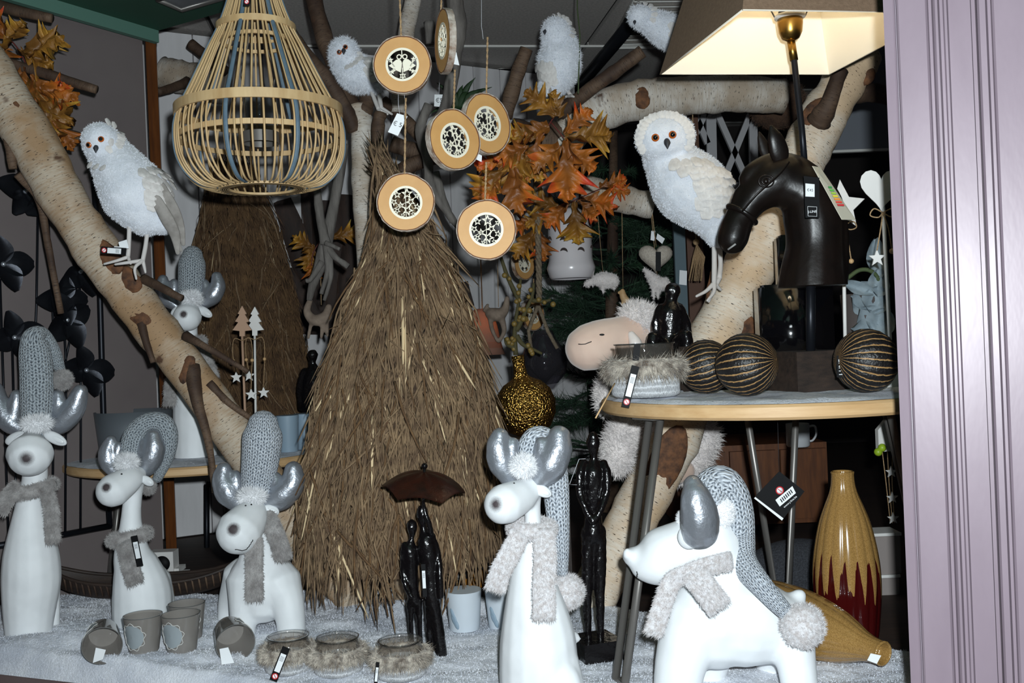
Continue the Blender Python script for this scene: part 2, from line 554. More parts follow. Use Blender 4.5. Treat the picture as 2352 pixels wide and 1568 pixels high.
# suspended ceiling: tiles and rails
ZC = H + .985
cy = math.radians(8)
U = Vector((math.cos(cy), math.sin(cy), 0)); V = Vector((-math.sin(cy), math.cos(cy), 0))
O = onz(1000, 108, ZC)
ceil = MB(); ceil.box((.4, 3.6, ZC + .045), (5, 3.6, .03)); ceil = ceil.build('ceiling', dark_wall, smooth=False)
struct(ceil, 'grey suspended tile ceiling of the shop')
tm = MB(); tm.box((0, 0, 0), (.585, .585, .015)); tm = tm.mesh('ceiling_tile', tile_mat, False)
base = ceil.location
for i in range(-4, 4):
    for j in range(-2, 3):
        c = O + U * ((i + .35) * .6) + V * ((j + .5) * .6)
        if c.y < 2.0 or (i in (0,) and False): continue
        inst(tm, 'ceiling_tile', ceil, Matrix.Translation(Vector((c.x, c.y, ZC + .012)) - base) @ Matrix.Rotation(cy, 4, 'Z'))
for j in range(-2, 4):
    r = MB(); c = O + V * (j * .6) - U * .1; r.box((c.x, c.y, ZC + .002), (4.8, .012, .006), Matrix.Rotation(cy, 4, 'Z')); r.build('ceiling_rail', rail_mat, ceil, smooth=False)

# lavender window pilaster on the right
GA = math.radians(21.6)
gt = Vector((math.cos(GA), -math.sin(GA), 0)); gn = Vector((-math.sin(GA), -math.cos(GA), 0))
P0 = W(2060, 784, 1.15)
prof = [(0, -.10), (0, 0), (.010, .002), (.0118, .001), (.0122, -.008), (.0135, -.008), (.014, .008), (.016, .010), (.044, .011), (.046, .009), (.0475, .003), (.0505, .003), (.052, .010), (.054, .0125), (.0565, .0125), (.058, .007), (.059, .003), (.062, .003), (.0635, .006), (.066, .006), (.068, 0), (.0905, 0), (.0915, -.004), (.092, -.02), (.0965, -.02), (.097, .004), (.099, .007), (.105, .0075), (.107, .002), (.108, -.004), (.111, -.004), (.112, .002), (.114, .004), (.22, .004), (.22, -.10)]
m = MB(); n = len(prof)
vs = []
for z in (-.45, 1.3):
    for s_, k in prof:
        p = P0 + gt * s_ + gn * k
        vs.append((p.x, p.y, z))
fs = [(i, (i + 1) % n, n + (i + 1) % n, n + i) for i in range(n)]
m.add(vs, fs + [tuple(range(n))[::-1], tuple(range(n, 2 * n))])
struct(m.build('trim_3', lav, smooth=False), 'lavender painted moulded pilaster of the shop front')

# sill and glass pane
def front(x): return 1.375 - .396 * x
m = MB()
a = Vector((-1.35, front(-1.35) - .04, 0)); b = Vector((.62, front(.62) - .04, 0))
struct(slab('window_sill', b + gn * .09, a + gn * .09, -.09, -.004, -.09, lav_dark), 'brown painted sill along the window foot')
ga = Vector((-1.4, front(-1.4) - .045, 0)); gb = Vector((.47, front(.47) - .045, 0))
pane = slab('window_1', ga, gb, -.02, 1.3, .004, glassmat('pane_glass', (250, 252, 252), 1.35, .0))
struct(pane, 'clear shop window pane')

# sparkling artificial snow blanket
def snow_mat():
    t = NT('sparkling_snow'); t.set(Roughness=.85)
    ob = t.coord('Object')
    t.l(t.ramp(t.noise(ob, 14, 4), [(.35, lin((206, 210, 220))), (.65, lin((238, 240, 246)))]), t.b.inputs['Base Color'])
    t.bump(t.noise(ob, 260, 4, .7), .6, .004)
    vo = t.n('ShaderNodeTexVoronoi'); vo.inputs['Scale'].default_value = 420
    t.l(ob, vo.inputs['Vector'])
    sb = t.n('ShaderNodeVectorMath', operation='SUBTRACT'); sb.inputs[1].default_value = (.5, .5, .5)
    t.l(vo.outputs['Color'], sb.inputs[0])
    ad = t.n('ShaderNodeVectorMath', operation='MULTIPLY_ADD'); ad.inputs[1].default_value = (1.3, 1.3, 1.3); ad.inputs[2].default_value = (0, -.55, .75)
    t.l(sb.outputs[0], ad.inputs[0])
    nm = t.n('ShaderNodeVectorMath', operation='NORMALIZE'); t.l(ad.outputs[0], nm.inputs[0])
    t.b.inputs['Coat Weight'].default_value = .9; t.b.inputs['Coat Roughness'].default_value = .12
    mk = t.n('ShaderNodeMath', operation='GREATER_THAN'); mk.inputs[1].default_value = .93
    sp = t.n('ShaderNodeSeparateColor'); t.l(vo.outputs['Color'], sp.inputs[0]); t.l(sp.outputs[2], mk.inputs[0])
    t.l(mk.outputs[0], t.b.inputs['Coat Weight'])
    t.l(nm.outputs[0], t.b.inputs['Coat Normal'])
    return t.m
snowm = snow_mat()
def backy(x):
    if x < 0: return 2.1 + .14 * min(1, -x)
    return 2.1 - .78 * min(x, .75) if x > .05 else 2.1
HUMPS = [(-.80, 1.80, .028, .16, .06), (-.12, 1.95, .03, .2, .05), (-.45, 2.05, .02, .25, .05), (.05, 1.75, .012, .12, .08), (-.6, 1.68, .012, .2, .05)]
GL = []
def snow_h(x, y):
    h = .006 * noise.noise(Vector((x * 5, y * 22, 0))) + .004 * noise.noise(Vector((x * 17, y * 30, 3))) + .0018 * noise.noise(Vector((x * 70, y * 90, 5)))
    for hx, hy, hh, sx, sy in HUMPS: h += hh * math.exp(-((x - hx) / sx) ** 2 - ((y - hy) / sy) ** 2)
    return h
m = MB(); NX, NY = 330, 150; vs = []
for i in range(NX):
    x = -1.3 + 2.0 * i / (NX - 1)
    for j in range(NY):
        t_ = j / (NY - 1); f0 = front(x) + .02; b0 = max(backy(x), f0 + .1) + .03 * noise.noise(Vector((x * 9, 0, 7)))
        y = f0 + (b0 - f0) * t_
        e = min(1, t_ * 25, (1 - t_) * 12)
        x_ = max(x, A0.x - (2.5 - y) * math.tan(YW) + .012)
        vs.append((x_, y, .004 * e - .03 * (1 - e) * (1 - e) + snow_h(x, y) * e))
m.add(vs, [(i * NY + j, (i + 1) * NY + j, (i + 1) * NY + j + 1, i * NY + j + 1) for i in range(NX - 1) for j in range(NY - 1)])
m.fur(90000, .003, .0005, comb=(0, -.2, 1), mix=.6, jit=.5, seed=4)
rs = np.random.RandomState(12)
for i in range(1500):                                   # loose glitter grains lying on the blanket
    v = vs[rs.randint(len(vs))]; g = Vector(v) + Vector((rs.uniform(-.003, .003), rs.uniform(-.003, .003), .0012)); r_ = rs.uniform(.0005, .0010)
    GL.append((g, r_))
o = m.build('snow_blanket', snowm); tag(o, 'sparkling white artificial snow spread over the display floor', 'snow', kind='stuff')

m = MB()
for g, r_ in GL: m.add([g + Vector(q) * r_ for q in ((1, 0, 0), (-1, 0, 0), (0, 1, 0), (0, -1, 0), (0, 0, 1), (0, 0, -1))], [(0, 2, 4), (2, 1, 4), (1, 3, 4), (3, 0, 4), (2, 0, 5), (1, 2, 5), (3, 1, 5), (0, 3, 5)])
o = m.build('snow_glitter', M('glitter', (235, 238, 245), .12, 1.0)); tag(o, 'tiny glitter grains sprinkled over the snow blanket', 'glitter', kind='stuff')
# ---------------------------------------------------------------- tables
def round_table(name, label, cx, cyy, ztop, r, th, legs, snow, seed):
    t = thing(name, label, 'table', (cx, cyy, 0))
    b = MB(); pr = [(.001, 0), (r - .004, 0), (r, .004), (r, th - .004), (r - .004, th), (.001, th)]
    b.lathe(pr, 72, Matrix.Translation((cx, cyy, ztop - th))); b.build('tabletop', wood_light, t, sharp=40)
    for (tx, ty, bx, by, sp) in legs:
        lg = MB()
        top = Vector((tx, ty, ztop - th)); bot = Vector((bx, by, .006))
        tang = Vector((-(ty - cyy), tx - cx, 0)).normalized()
        e0, e1 = top + tang * sp, top - tang * sp
        lg.tube([e0, bot + tang * .012, bot + Vector((0, 0, 0)), bot - tang * .012, e1], .0062, 10)
        pl = MB(); pl.box(top + Vector((0, 0, -.002)), (.05, .05, .004), Matrix.Rotation(math.atan2(tang.y, tang.x), 4, 'Z'))
        l_ = lg.build('leg', steel, t); pl.build('mounting_plate', steel, l_, smooth=False)
    # thin snow on top
    s_ = MB(); vs = []; NR, NA = 22, 120
    for i in range(NR):
        for j in range(NA):
            a = 2 * math.pi * j / NA; rr = (r - .006 + .006 * noise.noise(Vector((math.cos(a) * 9, math.sin(a) * 9, seed)))) * (i / (NR - 1))
            x, y = cx + rr * math.cos(a), cyy + rr * math.sin(a)
            e = 1 if i < NR - 1 else 0
            vs.append((x, y, ztop + .0005 + e * (snow[0] + snow[1] * noise.noise(Vector((x * 20, y * 20, seed))) + .0015 * noise.noise(Vector((x * 90, y * 90, seed))))))
    s_.add(vs, [(i * NA + j, i * NA + (j + 1) % NA, (i + 1) * NA + (j + 1) % NA, (i + 1) * NA + j) for i in range(NR - 1) for j in range(NA)])
    return t, s_
TX, TY, TZ = .430, 1.66, .418
t1, sn = round_table('round_table', 'round pale wood table on steel hairpin legs at the right', TX, TY, TZ, .285, .022,
    [(.215, 1.54, W(1425, 1560, 1.5).x, 1.5, .014), (.46, 1.80, .50, 1.93, .045), (.60, 1.62, .655, 1.57, .03)], (.004, .003), 1)
tag(sn.build('table_snow', snowm), 'thin sparkling snow on the right round table', 'snow', kind='stuff')
LX, LY, LZ = W(470, 1060, 2.42).x, 2.42, .283
t2, sn2 = round_table('round_table', 'low round wooden table behind the sloping birch trunk', LX, LY, LZ, .315, .02,
    [(LX - .17, LY - .08, LX - .2, LY - .1, .02), (LX + .17, LY - .05, LX + .2, LY - .07, .02), (LX, LY + .18, LX, LY + .22, .02)], (.004, .004), 2)
tag(sn2.build('table_snow', snowm), 'thin snow on the low left table', 'snow', kind='stuff')

# ---------------------------------------------------------------- birch trunks
def pathpx(lst, k=4):
    """(px, py, d, r_px) list -> world points and radii"""
    pts = [(*W(a, b, d), r * d / F) for a, b, d, r in lst]
    c = catmull(pts, k)
    return [Vector(p[:3]) for p in c], [float(p[3]) for p in c]
def knobby(rad, amp, seed):
    return [r * (1 + amp * noise.noise(Vector((i * .45, seed, 0)))) for i, r in enumerate(rad)]
def log(name, label, main, branches, mat, bmat, cat='branch', knots=(), seg=20):
    p, r = pathpx(main, 8)
    lo = min(p, key=lambda q: q.z)
    t = thing(name, label, cat, lo)
    m = MB(); m.tube(p, knobby(r, .10, main[0][0]), seg, rnd=False, wob=.10); m.build('trunk', mat, t)
    for bb in branches:
        bp, br = pathpx(bb, 6)
        m = MB(); m.tube(bp, knobby(br, .15, bb[0][0]), 12, wob=.15); m.build('side_branch', bmat, t)
    for (a, b, d, rx, ry, rot) in knots:
        vd = (W(a, b, 1) - CAMP).normalized()
        k = min(range(len(p)), key=lambda q: (W(a, b, p[q].y) - p[q]).length)
        off = (W(a, b, p[k].y) - p[k]).length
        dep = math.sqrt(max(r[k] ** 2 - off ** 2, .0001))
        m = MB(); c = W(a, b, p[k].y) - vd * (dep - .004)
        m.ell(c, (rx * d / F, .007, ry * d / F), rotm(y=rot), 18, 10)
        m.v = [tuple(Vector(q) * (1) + Vector((1, 1, 1)) * .0025 * noise.noise(Vector(q) * 120)) for q in m.v]
        m.build('knot', knot_bark, t, label='dark bark knot')
    return t
log('birch_log', 'long birch trunk sloping down from the upper left to the snow', 
    [(-70, 95, 1.93, 54), (60, 300, 1.94, 54), (160, 480, 1.95, 51), (270, 640, 1.97, 50), (400, 810, 1.99, 46), (540, 1000, 2.0, 46), (690, 1220, 2.01, 46), (830, 1392, 2.01, 46)],
    [[(330, 640, 1.95, 11), (360, 655, 1.92, 10), (418, 685, 1.9, 8)], [(425, 770, 1.95, 11), (470, 795, 1.93, 8), (570, 853, 1.92, 5)],
     [(440, 840, 1.97, 20), (455, 930, 1.95, 13), (478, 1010, 1.95, 9), (495, 1130, 1.95, 8)], [(325, 720, 1.96, 14), (330, 765, 1.94, 9), (352, 832, 1.93, 6)],
     [(480, 880, 1.97, 11), (520, 920, 1.97, 8), (575, 960, 1.98, 6)], [(5, 250, 1.93, 14), (20, 320, 1.92, 12), (30, 388, 1.92, 9)], [(40, 400, 1.94, 10), (90, 460, 1.98, 9), (110, 560, 2.0, 8), (140, 720, 2.02, 7)]],
    birch, brown_bark, 'trunk', knots=[(245, 590, 1.9, 50, 30, .9), (292, 640, 1.92, 40, 26, .8), (325, 730, 1.94, 30, 20, .8), (110, 420, 1.91, 22, 12, .6), (430, 850, 1.95, 18, 36, .3), (18, 250, 1.89, 30, 18, -.3)])
log('birch_log', 'thick pale birch trunk leaning up behind the horse head lamp',
    [(1345, 1408, 1.95, 55), (1420, 1260, 1.97, 56), (1510, 1080, 2.0, 60), (1590, 900, 2.02, 62), (1665, 730, 2.05, 62), (1740, 580, 2.06, 62), (1800, 450, 2.07, 60), (1870, 310, 2.08, 55), (1925, 210, 2.08, 50), (1985, 120, 2.09, 46)],
    [[(1880, 280, 2.03, 30), (1905, 235, 2.0, 20), (1930, 160, 2.0, 17)], [(1950, 215, 2.1, 26), (2000, 212, 2.12, 22), (2070, 225, 2.15, 22)]],
    birch_warm, brown_bark, 'trunk', knots=[(1880, 258, 2.03, 42, 30, -.6), (1700, 760, 1.99, 34, 44, .9), (1640, 645, 2.0, 14, 60, .25), (1530, 1060, 1.95, 40, 90, .45), (1985, 170, 2.05, 26, 26, 0)])
log('birch_branch', 'thick birch branch arching across the back under the owls',
    [(1285, 345, 2.38, 42), (1340, 275, 2.38, 46), (1440, 235, 2.37, 47), (1560, 222, 2.37, 45), (1680, 215, 2.37, 42), (1800, 222, 2.38, 40)],
    [[(1285, 260, 2.35, 18), (1370, 195, 2.3, 16), (1425, 155, 2.28, 16), (1475, 118, 2.27, 16)], [(1160, 270, 2.36, 18), (1185, 180, 2.35, 17), (1210, 112, 2.34, 15)], [(1170, 300, 2.37, 30), (1230, 320, 2.37, 40), (1290, 320, 2.38, 42)]],
    birch_pale, brown_bark, 'branch', knots=[(1475, 225, 2.31, 20, 26, 0)])
log('birch_log', 'pale forked birch stem rising beside the twig cone',
    [(905, 1392, 2.16, 30), (895, 1200, 2.2, 28), (870, 900, 2.24, 27), (845, 600, 2.27, 25), (832, 420, 2.28, 24), (832, 300, 2.28, 26), (818, 250, 2.29, 28)],
    [[(820, 270, 2.28, 22), (790, 200, 2.3, 20), (745, 90, 2.32, 20), (715, -30, 2.34, 18)], [(815, 300, 2.27, 18), (790, 245, 2.25, 18), (745, 175, 2.24, 18), (690, 110, 2.25, 16), (660, 60, 2.26, 15)],
     [(828, 280, 2.28, 20), (842, 235, 2.29, 19), (850, 190, 2.3, 18)], [(862, 640, 2.2, 15), (868, 450, 2.18, 15), (868, 300, 2.18, 15), (874, 258, 2.18, 14)]],
    birch_pale, brown_bark, 'trunk', knots=[(852, 360, 2.25, 16, 18, 0)])
log('bare_branch', 'crooked bare branches spreading behind the wood slices',
    [(900, 420, 2.5, 20), (935, 385, 2.5, 18), (985, 365, 2.5, 16), (1040, 360, 2.5, 14)],
    [[(900, 330, 2.52, 18), (945, 345, 2.52, 20), (985, 355, 2.52, 22)], [(880, 230, 2.5, 12), (930, 275, 2.5, 14), (985, 335, 2.5, 16)]],
    brown_bark, brown_bark)
log('birch_branch', 'slim pale birch branch hanging from the ceiling above the bell slice', [(975, -125, 2.5, 18), (958, -40, 2.5, 19), (940, 40, 2.5, 19), (925, 130, 2.5, 19), (915, 260, 2.5, 18)], [], birch_pale, brown_bark)
log('driftwood_branch', 'grey driftwood branch twisting down behind the wood slices',
    [(1040, -205, 2.3, 16), (1038, -80, 2.3, 18), (1045, 15, 2.3, 20), (1052, 60, 2.3, 20), (1045, 120, 2.3, 17), (1035, 200, 2.3, 15), (1015, 265, 2.3, 13), (985, 300, 2.3, 12)],
    [[(985, 240, 2.28, 11), (965, 300, 2.28, 12), (982, 370, 2.28, 11), (990, 430, 2.28, 11), (1030, 490, 2.28, 9), (1060, 530, 2.28, 7)], [(1000, 395, 2.28, 10), (1015, 450, 2.28, 9), (1040, 510, 2.28, 7)], [(992, 100, 2.3, 14), (985, 50, 2.3, 12)]],
    grey_drift, grey_drift)
log('driftwood_bundle', 'grey driftwood sticks tied in a bundle beside the rear cone',
    [(790, 330, 2.35, 11), (780, 400, 2.35, 12), (765, 480, 2.35, 12), (748, 560, 2.35, 15), (735, 610, 2.35, 14), (718, 655, 2.35, 10), (710, 690, 2.35, 6)],
    [[(728, 435, 2.33, 9), (736, 500, 2.33, 10), (748, 560, 2.33, 12)], [(748, 560, 2.33, 8), (752, 620, 2.32, 6), (738, 675, 2.32, 5)], [(752, 560, 2.33, 8), (760, 630, 2.32, 6), (745, 690, 2.32, 4)],
     [(752, 565, 2.33, 9), (770, 590, 2.32, 7), (800, 612, 2.32, 7)], [(740, 600, 2.33, 8), (715, 640, 2.33, 6), (703, 645, 2.33, 5)], [(748, 558, 2.32, 6), (765, 565, 2.31, 5), (780, 572, 2.3, 4)]],
    grey_drift, grey_drift)
m = log('sawn_birch_stub', 'short sawn birch stub jutting from the white wall', [(372, 165, 2.9, 36), (430, 180, 2.9, 38), (520, 200, 2.9, 40)], [[(432, 190, 2.86, 14), (400, 200, 2.8, 10), (362, 212, 2.75, 9)]], birch_pale, brown_bark)
log('bare_branch', 'thin brown sawn branch above the birch stub', [(437, 100, 2.8, 12), (475, 130, 2.8, 12), (520, 165, 2.8, 12)], [], brown_bark, brown_bark)
log('bare_branch', 'dark sawn branch stub beside the upper left maple leaves', [(-40, 2, 2.0, 14), (40, 25, 2.0, 13), (120, 42, 2.0, 10)], [], brown_bark, brown_bark)
log('bare_branch', 'dark sawn branch stub crossing the left maple leaves', [(-30, 130, 2.0, 11), (90, 165, 2.0, 12), (222, 206, 2.0, 10)], [], brown_bark, brown_bark)
log('bare_branch', 'short dark branch stub behind the left owl head', [(130, 305, 2.05, 9), (160, 310, 2.05, 12), (200, 320, 2.05, 12)], [], brown_bark, brown_bark)
log('birch_branch', 'birch log end behind the ceramic lantern', [(1340, 430, 2.5, 30), (1420, 455, 2.5, 31), (1500, 475, 2.5, 30)], [], birch_pale, brown_bark)
# ================================================================ reindeer figures
def dots(D, chain):
    return [(*W(c[0], c[1], D + (c[3] if len(c) > 3 else 0)), c[2] * D / F) for c in chain]

class Deer:
    def __init__(s, label, D, bx, by, group='white clay reindeer with knitted hats'):
        s.D = D
        b = W(bx, by, D); b.z = 0.004 if D != 2.28 else LZ + .006
        s.t = thing('reindeer_figurine', label, 'figurine', b, group)
        s.n = 0
    def P(s, x, y, dd=0): return W(x, y, s.D + dd)
    def k(s, px): return px * s.D / F
    def body(s, chains, ells=(), nose=None, nr=10, soft=.35, col=(240, 242, 244), voxel=.0035, sm=8):
        es = [(s.P(e[0], e[1], e[4]), (s.k(e[2]), s.k(e[5] if len(e) > 5 else e[2]), s.k(e[3])), rotm(y=(e[6] if len(e) > 6 else 0))) for e in ells]
        m = organic([dots(s.D, c) for c in chains], es, voxel, sm, cutz=s.t.location.z)
        # nose colour sits on the surface nearest the lens
        nz = s.P(*nose)
        best = min(m.v, key=lambda q: (Vector(q) - nz).length)
        s.nose_w = Vector(best)
        mt = white_nose('white_clay_%d' % int(s.t.location.x * 1e4), tuple(Vector(best) - s.t.location), s.k(nr), col, soft=soft)
        s.surf = m.v[:]
        m.build('body', mt, s.t)
    def eyes(s, pts, r=2.2):
        for a, b in pts:
            q = min(s.surf, key=lambda v: (lambda w_: (w_ - s.P(a, b, w_.y - s.D)).length + .15 * w_.y)(Vector(v)))
            m = MB(); m.ell(q, s.k(r), None, 10, 6); m.build('eye', ink, s.t)
    def mouth(s, pts, r=1.0):
        out = []
        for a, b in [c[:2] for c in catmull([(x, y, 0) for x, y in pts], 5)]:
            q = min(s.surf, key=lambda v: (lambda w_: (w_ - s.P(a, b, w_.y - s.D)).length + .15 * w_.y)(Vector(v)))
            out.append(Vector(q) + Vector((0, -.0005, 0)))
        m = MB(); m.tube(out, s.k(r), 6); m.build('mouth_line', ink, s.t)
    def antler(s, main, small):
        m = organic([[(*q[:3], q[3] * 1.22 + .001) for q in dots(s.D, c)] for c in (main, small)], (), .0026, 7)
        m.v = [tuple(Vector(q) + Vector((1, .6, .8)) * .0011 * noise.noise(Vector(q) * 70)) for q in m.v]
        m.build('antler', silver, s.t, label='silver lacquered antler')
    def ear(s, x, y, rx, ry, rot, dd=0):
        m = MB(); m.ell(s.P(x, y, dd), (s.k(rx), s.k(min(rx, ry) * .6), s.k(ry)), rotm(y=rot), 18, 12)
        e = m.build('ear', ear_white, s.t)
        m = MB(); m.ell(s.P(x + math.cos(rot) * rx * .2, y + math.sin(rot) * rx * .2, dd - s.k(min(rx, ry) * .42)), (s.k(rx * .6), s.k(min(rx, ry) * .22), s.k(ry * .5)), rotm(y=rot), 14, 8)
        m.build('inner_ear', ear_white, e)
    def hat(s, path, mat=None, pom=None, pr=20, furm=None, tuft=None, trx=26, try_=18, tdd=-.02):
        c = catmull(dots(s.D, path), 5)
        m = MB(); m.tube([q[:3] for q in c], [max(q[3], .002) for q in c], 24, rnd=True)
        h = m.build('knitted_hat', mat or knit, s.t, label='grey and white knitted hat')
        if pom:
            s.fluff('pompom', pom[0], pom[1], pr, pr, pom[2] if len(pom) > 2 else 0, furm or fur_grey, h)
        if tuft:
            s.fluff('hair_tuft', tuft[0], tuft[1], trx, try_, tdd, fur_white, None, ln=11, comb=(0, 0, -.3))
    def fluff(s, name, x, y, rx, ry, dd, mat, parent=None, ln=6, comb=(0, 0, -.2), n=2600):
        m = MB(); m.ell(s.P(x, y, dd), (s.k(rx - ln * .6), s.k(rx - ln * .6) * .9, s.k(ry - ln * .6)), None, 24, 16)
        m.v = [tuple(Vector(q) + Vector((1, 1, 1)) * s.k(3) * noise.noise(Vector(q) * 60)) for q in m.v]
        b = MB(); b.merge(m)
        b.fur(n, s.k(ln * 1.3), s.k(.8), comb=comb, mix=.25, jit=.35, seed=int(x) % 97, src=m)
        return b.build(name, mat, parent or s.t)
    def scarf_loop(s, x, y, rx, tr, tilt=0, drop=0, mat=None, n=3500, ry=None):
        pts = []
        for i in range(29):
            a = 2 * math.pi * i / 28
            c = s.P(x, y)
            pts.append(c + Vector((s.k(rx) * math.cos(a), s.k(ry or rx) * math.sin(a), s.k(tilt) * math.cos(a) + s.k(drop) * math.sin(a))))
        m = MB(); m.tube(pts, [s.k(tr) * (1 + .15 * noise.noise(Vector((i, x, 0)))) for i in range(29)], 12, cap=False, wob=.12)
        b = MB(); b.merge(m); b.fur(n, s.k(6), s.k(.8), mix=.35, jit=.3, seed=int(y) % 91, src=m)
        return b.build('scarf_loop', mat or fur_grey, s.t)
    def scarf_end(s, path, wd, mat=None, n=4000, flat=.3, ln=6):
        pts = [(*s.P(p[0], p[1], p[2]), (p[3] if len(p) > 3 else wd) / 2) for p in path]
        c = catmull(pts, 6)
        m = MB(); m.tube([q[:3] for q in c], [s.k(q[3]) for q in c], 18, flat=flat, side=(0, 1, 0), wob=.06)
        dv = Vector(pts[-1][:3]) - Vector(pts[0][:3]); dv.normalize()
        b = MB(); b.merge(m); b.fur(n, s.k(ln), s.k(.8), comb=tuple(dv), mix=.5, jit=.25, seed=int(path[0][0]) % 89, src=m)
        # frayed fringe at the end
        e = MB(); e.tube([Vector(c[-2][:3]), Vector(c[-1][:3])], [s.k(wd * .48)] * 2, 14, flat=flat, side=(0, 1, 0))
        b.fur(260, s.k(ln * 2), s.k(.9), comb=tuple(dv), mix=.8, jit=.15, seed=3, src=e)
        return b.build('scarf_end', mat or fur_grey, s.t)

ear_white = M('white_clay_ear', (234, 236, 238), .4)

def small_tag(parent, pts, d, w_px, red=True, white=True):
    """narrow black hang-tag with a white sticker along px path pts"""
    a = W(*pts[0], d); b = W(*pts[1], d)
    ax = (b - a); L = ax.length; z = ax.normalized()
    vd = Vector((0, -1, 0)); vd = (vd - z * vd.dot(z)).normalized(); x = z.cross(vd)
    Mx = Matrix(((x.x, z.x, vd.x, a.x), (x.y, z.y, vd.y, a.y), (x.z, z.z, vd.z, a.z), (0, 0, 0, 1)))
    hw = w_px * d / F / 2
    m = MB(); m.extrude([(-hw, 0), (hw, 0), (hw, L), (-hw, L)], .0006, Mx)
    t = m.build('hang_tag', black_card, parent, smooth=False, label='black hang tag with white sticker')
    if white:
        m = MB(); m.extrude([(-hw * .72, L * .2), (hw * .72, L * .2), (hw * .72, L * .74), (-hw * .72, L * .74)], .0003, Mx @ Matrix.Translation((0, 0, .0006)))
        m.build('sticker', white_paper, t, smooth=False)
        m = MB()
        for i in range(5): m.extrude([(-hw * .5, L * (.28 + i * .03)), (hw * .5, L * (.28 + i * .03)), (hw * .5, L * (.292 + i * .03)), (-hw * .5, L * (.292 + i * .03))], .0002, Mx @ Matrix.Translation((0, 0, .0009)))
        m.build('barcode', grey_ink, t, smooth=False)
    if red:
        c = (0, L * .87); rr = min(hw * .8, L * .1)
        m = MB(); ring = [(c[0] + rr * math.cos(q), c[1] + rr * math.sin(q)) for q in [i * math.pi / 12 for i in range(24)]]
        inn = [(c[0] + rr * .72 * math.cos(q), c[1] + rr * .72 * math.sin(q)) for q in [i * math.pi / 12 for i in range(24)]]
        m.annulus(ring, inn, .0003, Mx @ Matrix.Translation((0, 0, .0008)))
        m.extrude([(-rr * .6, c[1] + rr * .45), (-rr * .45, c[1] + rr * .6), (rr * .6, c[1] - rr * .45), (rr * .45, c[1] - rr * .6)], .0003, Mx @ Matrix.Translation((0, 0, .0008)))
        m.build('warning_symbol', red_print, t, smooth=False)
        m = MB(); m.extrude(inn, .0002, Mx @ Matrix.Translation((0, 0, .0005))); m.build('symbol_ground', white_paper, t, smooth=False)
    return t

# --- far left, facing the street, upright hat
d = Deer('tallest sitting white reindeer at the far left with upright grey hat', 1.9, 70, 1465)
d.body([[(82, 1010, 22), (80, 1060, 27), (80, 1100, 28), (70, 1150, 30), (68, 1204, 42), (71, 1267, 59), (72, 1329, 64), (68, 1391, 58), (66, 1440, 52), (66, 1480, 50)],
        [(72, 1010, 24, -.02), (69, 1042, 51, -.055)], [(110, 1330, 30, .05), (122, 1380, 16, .06), (125, 1440, 13, .06)]], nose=(58, 1052, -.1), nr=13, soft=.5)
d.antler([(112, 985, 14, .02), (142, 970, 20, .02), (170, 938, 20, .02), (184, 900, 14, .02)], [(142, 962, 16, .02), (135, 930, 15, .02), (133, 908, 12, .02)])
d.antler([(55, 985, 14, .02), (25, 970, 20, .02), (0, 935, 20, .02), (-10, 895, 14, .02)], [(30, 962, 16, .02), (36, 930, 14, .02), (38, 908, 11, .02)])
d.ear(38, 1006, 28, 14, -.35, -.015); d.ear(126, 1006, 30, 13, .5, -.015)
d.hat([(83, 985, 30), (84, 930, 35), (84, 860, 36), (80, 805, 34), (78, 775, 25), (98, 770, 18, .02), (122, 808, 17, .03), (138, 848, 12, .03)], knit_dark, pom=(143, 872, .02), pr=23, furm=fur_grey_dark, tuft=(85, 972), trx=34, try_=17, tdd=-.03)
d.scarf_loop(76, 1122, 40, 15, 6, 4, fur_grey_dark)
d.scarf_end([(45, 1115, -.045), (20, 1140, -.05), (0, 1172, -.05)], 36, fur_grey_dark); d.scarf_end([(105, 1118, -.03), (118, 1170, -.045), (122, 1242, -.05)], 32, fur_grey_dark)

# --- second from left, head turned
d = Deer('small sitting reindeer with hat flopped right, second from the left wall', 1.95, 330, 1445)
d.body([[(312, 1095, 22), (304, 1150, 21), (301, 1204, 25), (303, 1267, 40), (313, 1300, 51), (322, 1335, 61), (327, 1370, 66), (325, 1420, 64), (318, 1455, 58)],
        [(316, 1090, 20, -.01), (296, 1102, 31, -.03), (260, 1126, 38, -.055)], [(345, 1340, 50, .04), (370, 1400, 34, .03), (372, 1455, 30, .02)]], [(362, 1430, 28, 30, -.02)], nose=(240, 1118, -.09), nr=10)
d.antler([(262, 1085, 11), (250, 1060, 17), (248, 1035, 16), (254, 1012, 10)], [(262, 1060, 12), (270, 1040, 10), (273, 1024, 8)])
d.antler([(324, 1088, 12, .01), (344, 1062, 20, .01), (354, 1030, 20, .01), (352, 1002, 14, .01)], [(336, 1055, 14, .01), (330, 1035, 13, .01), (328, 1018, 9, .01)])
d.ear(338, 1104, 17, 10, .6, -.02)
d.hat([(298, 1062, 22), (300, 1030, 24, .01), (312, 995, 25, .02), (340, 972, 24, .03), (372, 972, 24, .035), (388, 998, 21, .035), (384, 1045, 17, .035), (362, 1098, 11, .03)], knit_dark, pom=(341, 1117, .025), pr=18, furm=fur_grey_dark, tuft=(291, 1062), trx=25, try_=18, tdd=-.025)
d.eyes([(279, 1089)])
d.scarf_loop(298, 1232, 36, 15, 6, 0, fur_grey_dark)
d.scarf_end([(285, 1245, -.04), (296, 1290, -.06), (310, 1335, -.07)], 38, fur_grey_dark)
small_tag(d.t, [(308, 1230), (322, 1300)], 1.865, 15, red=False)

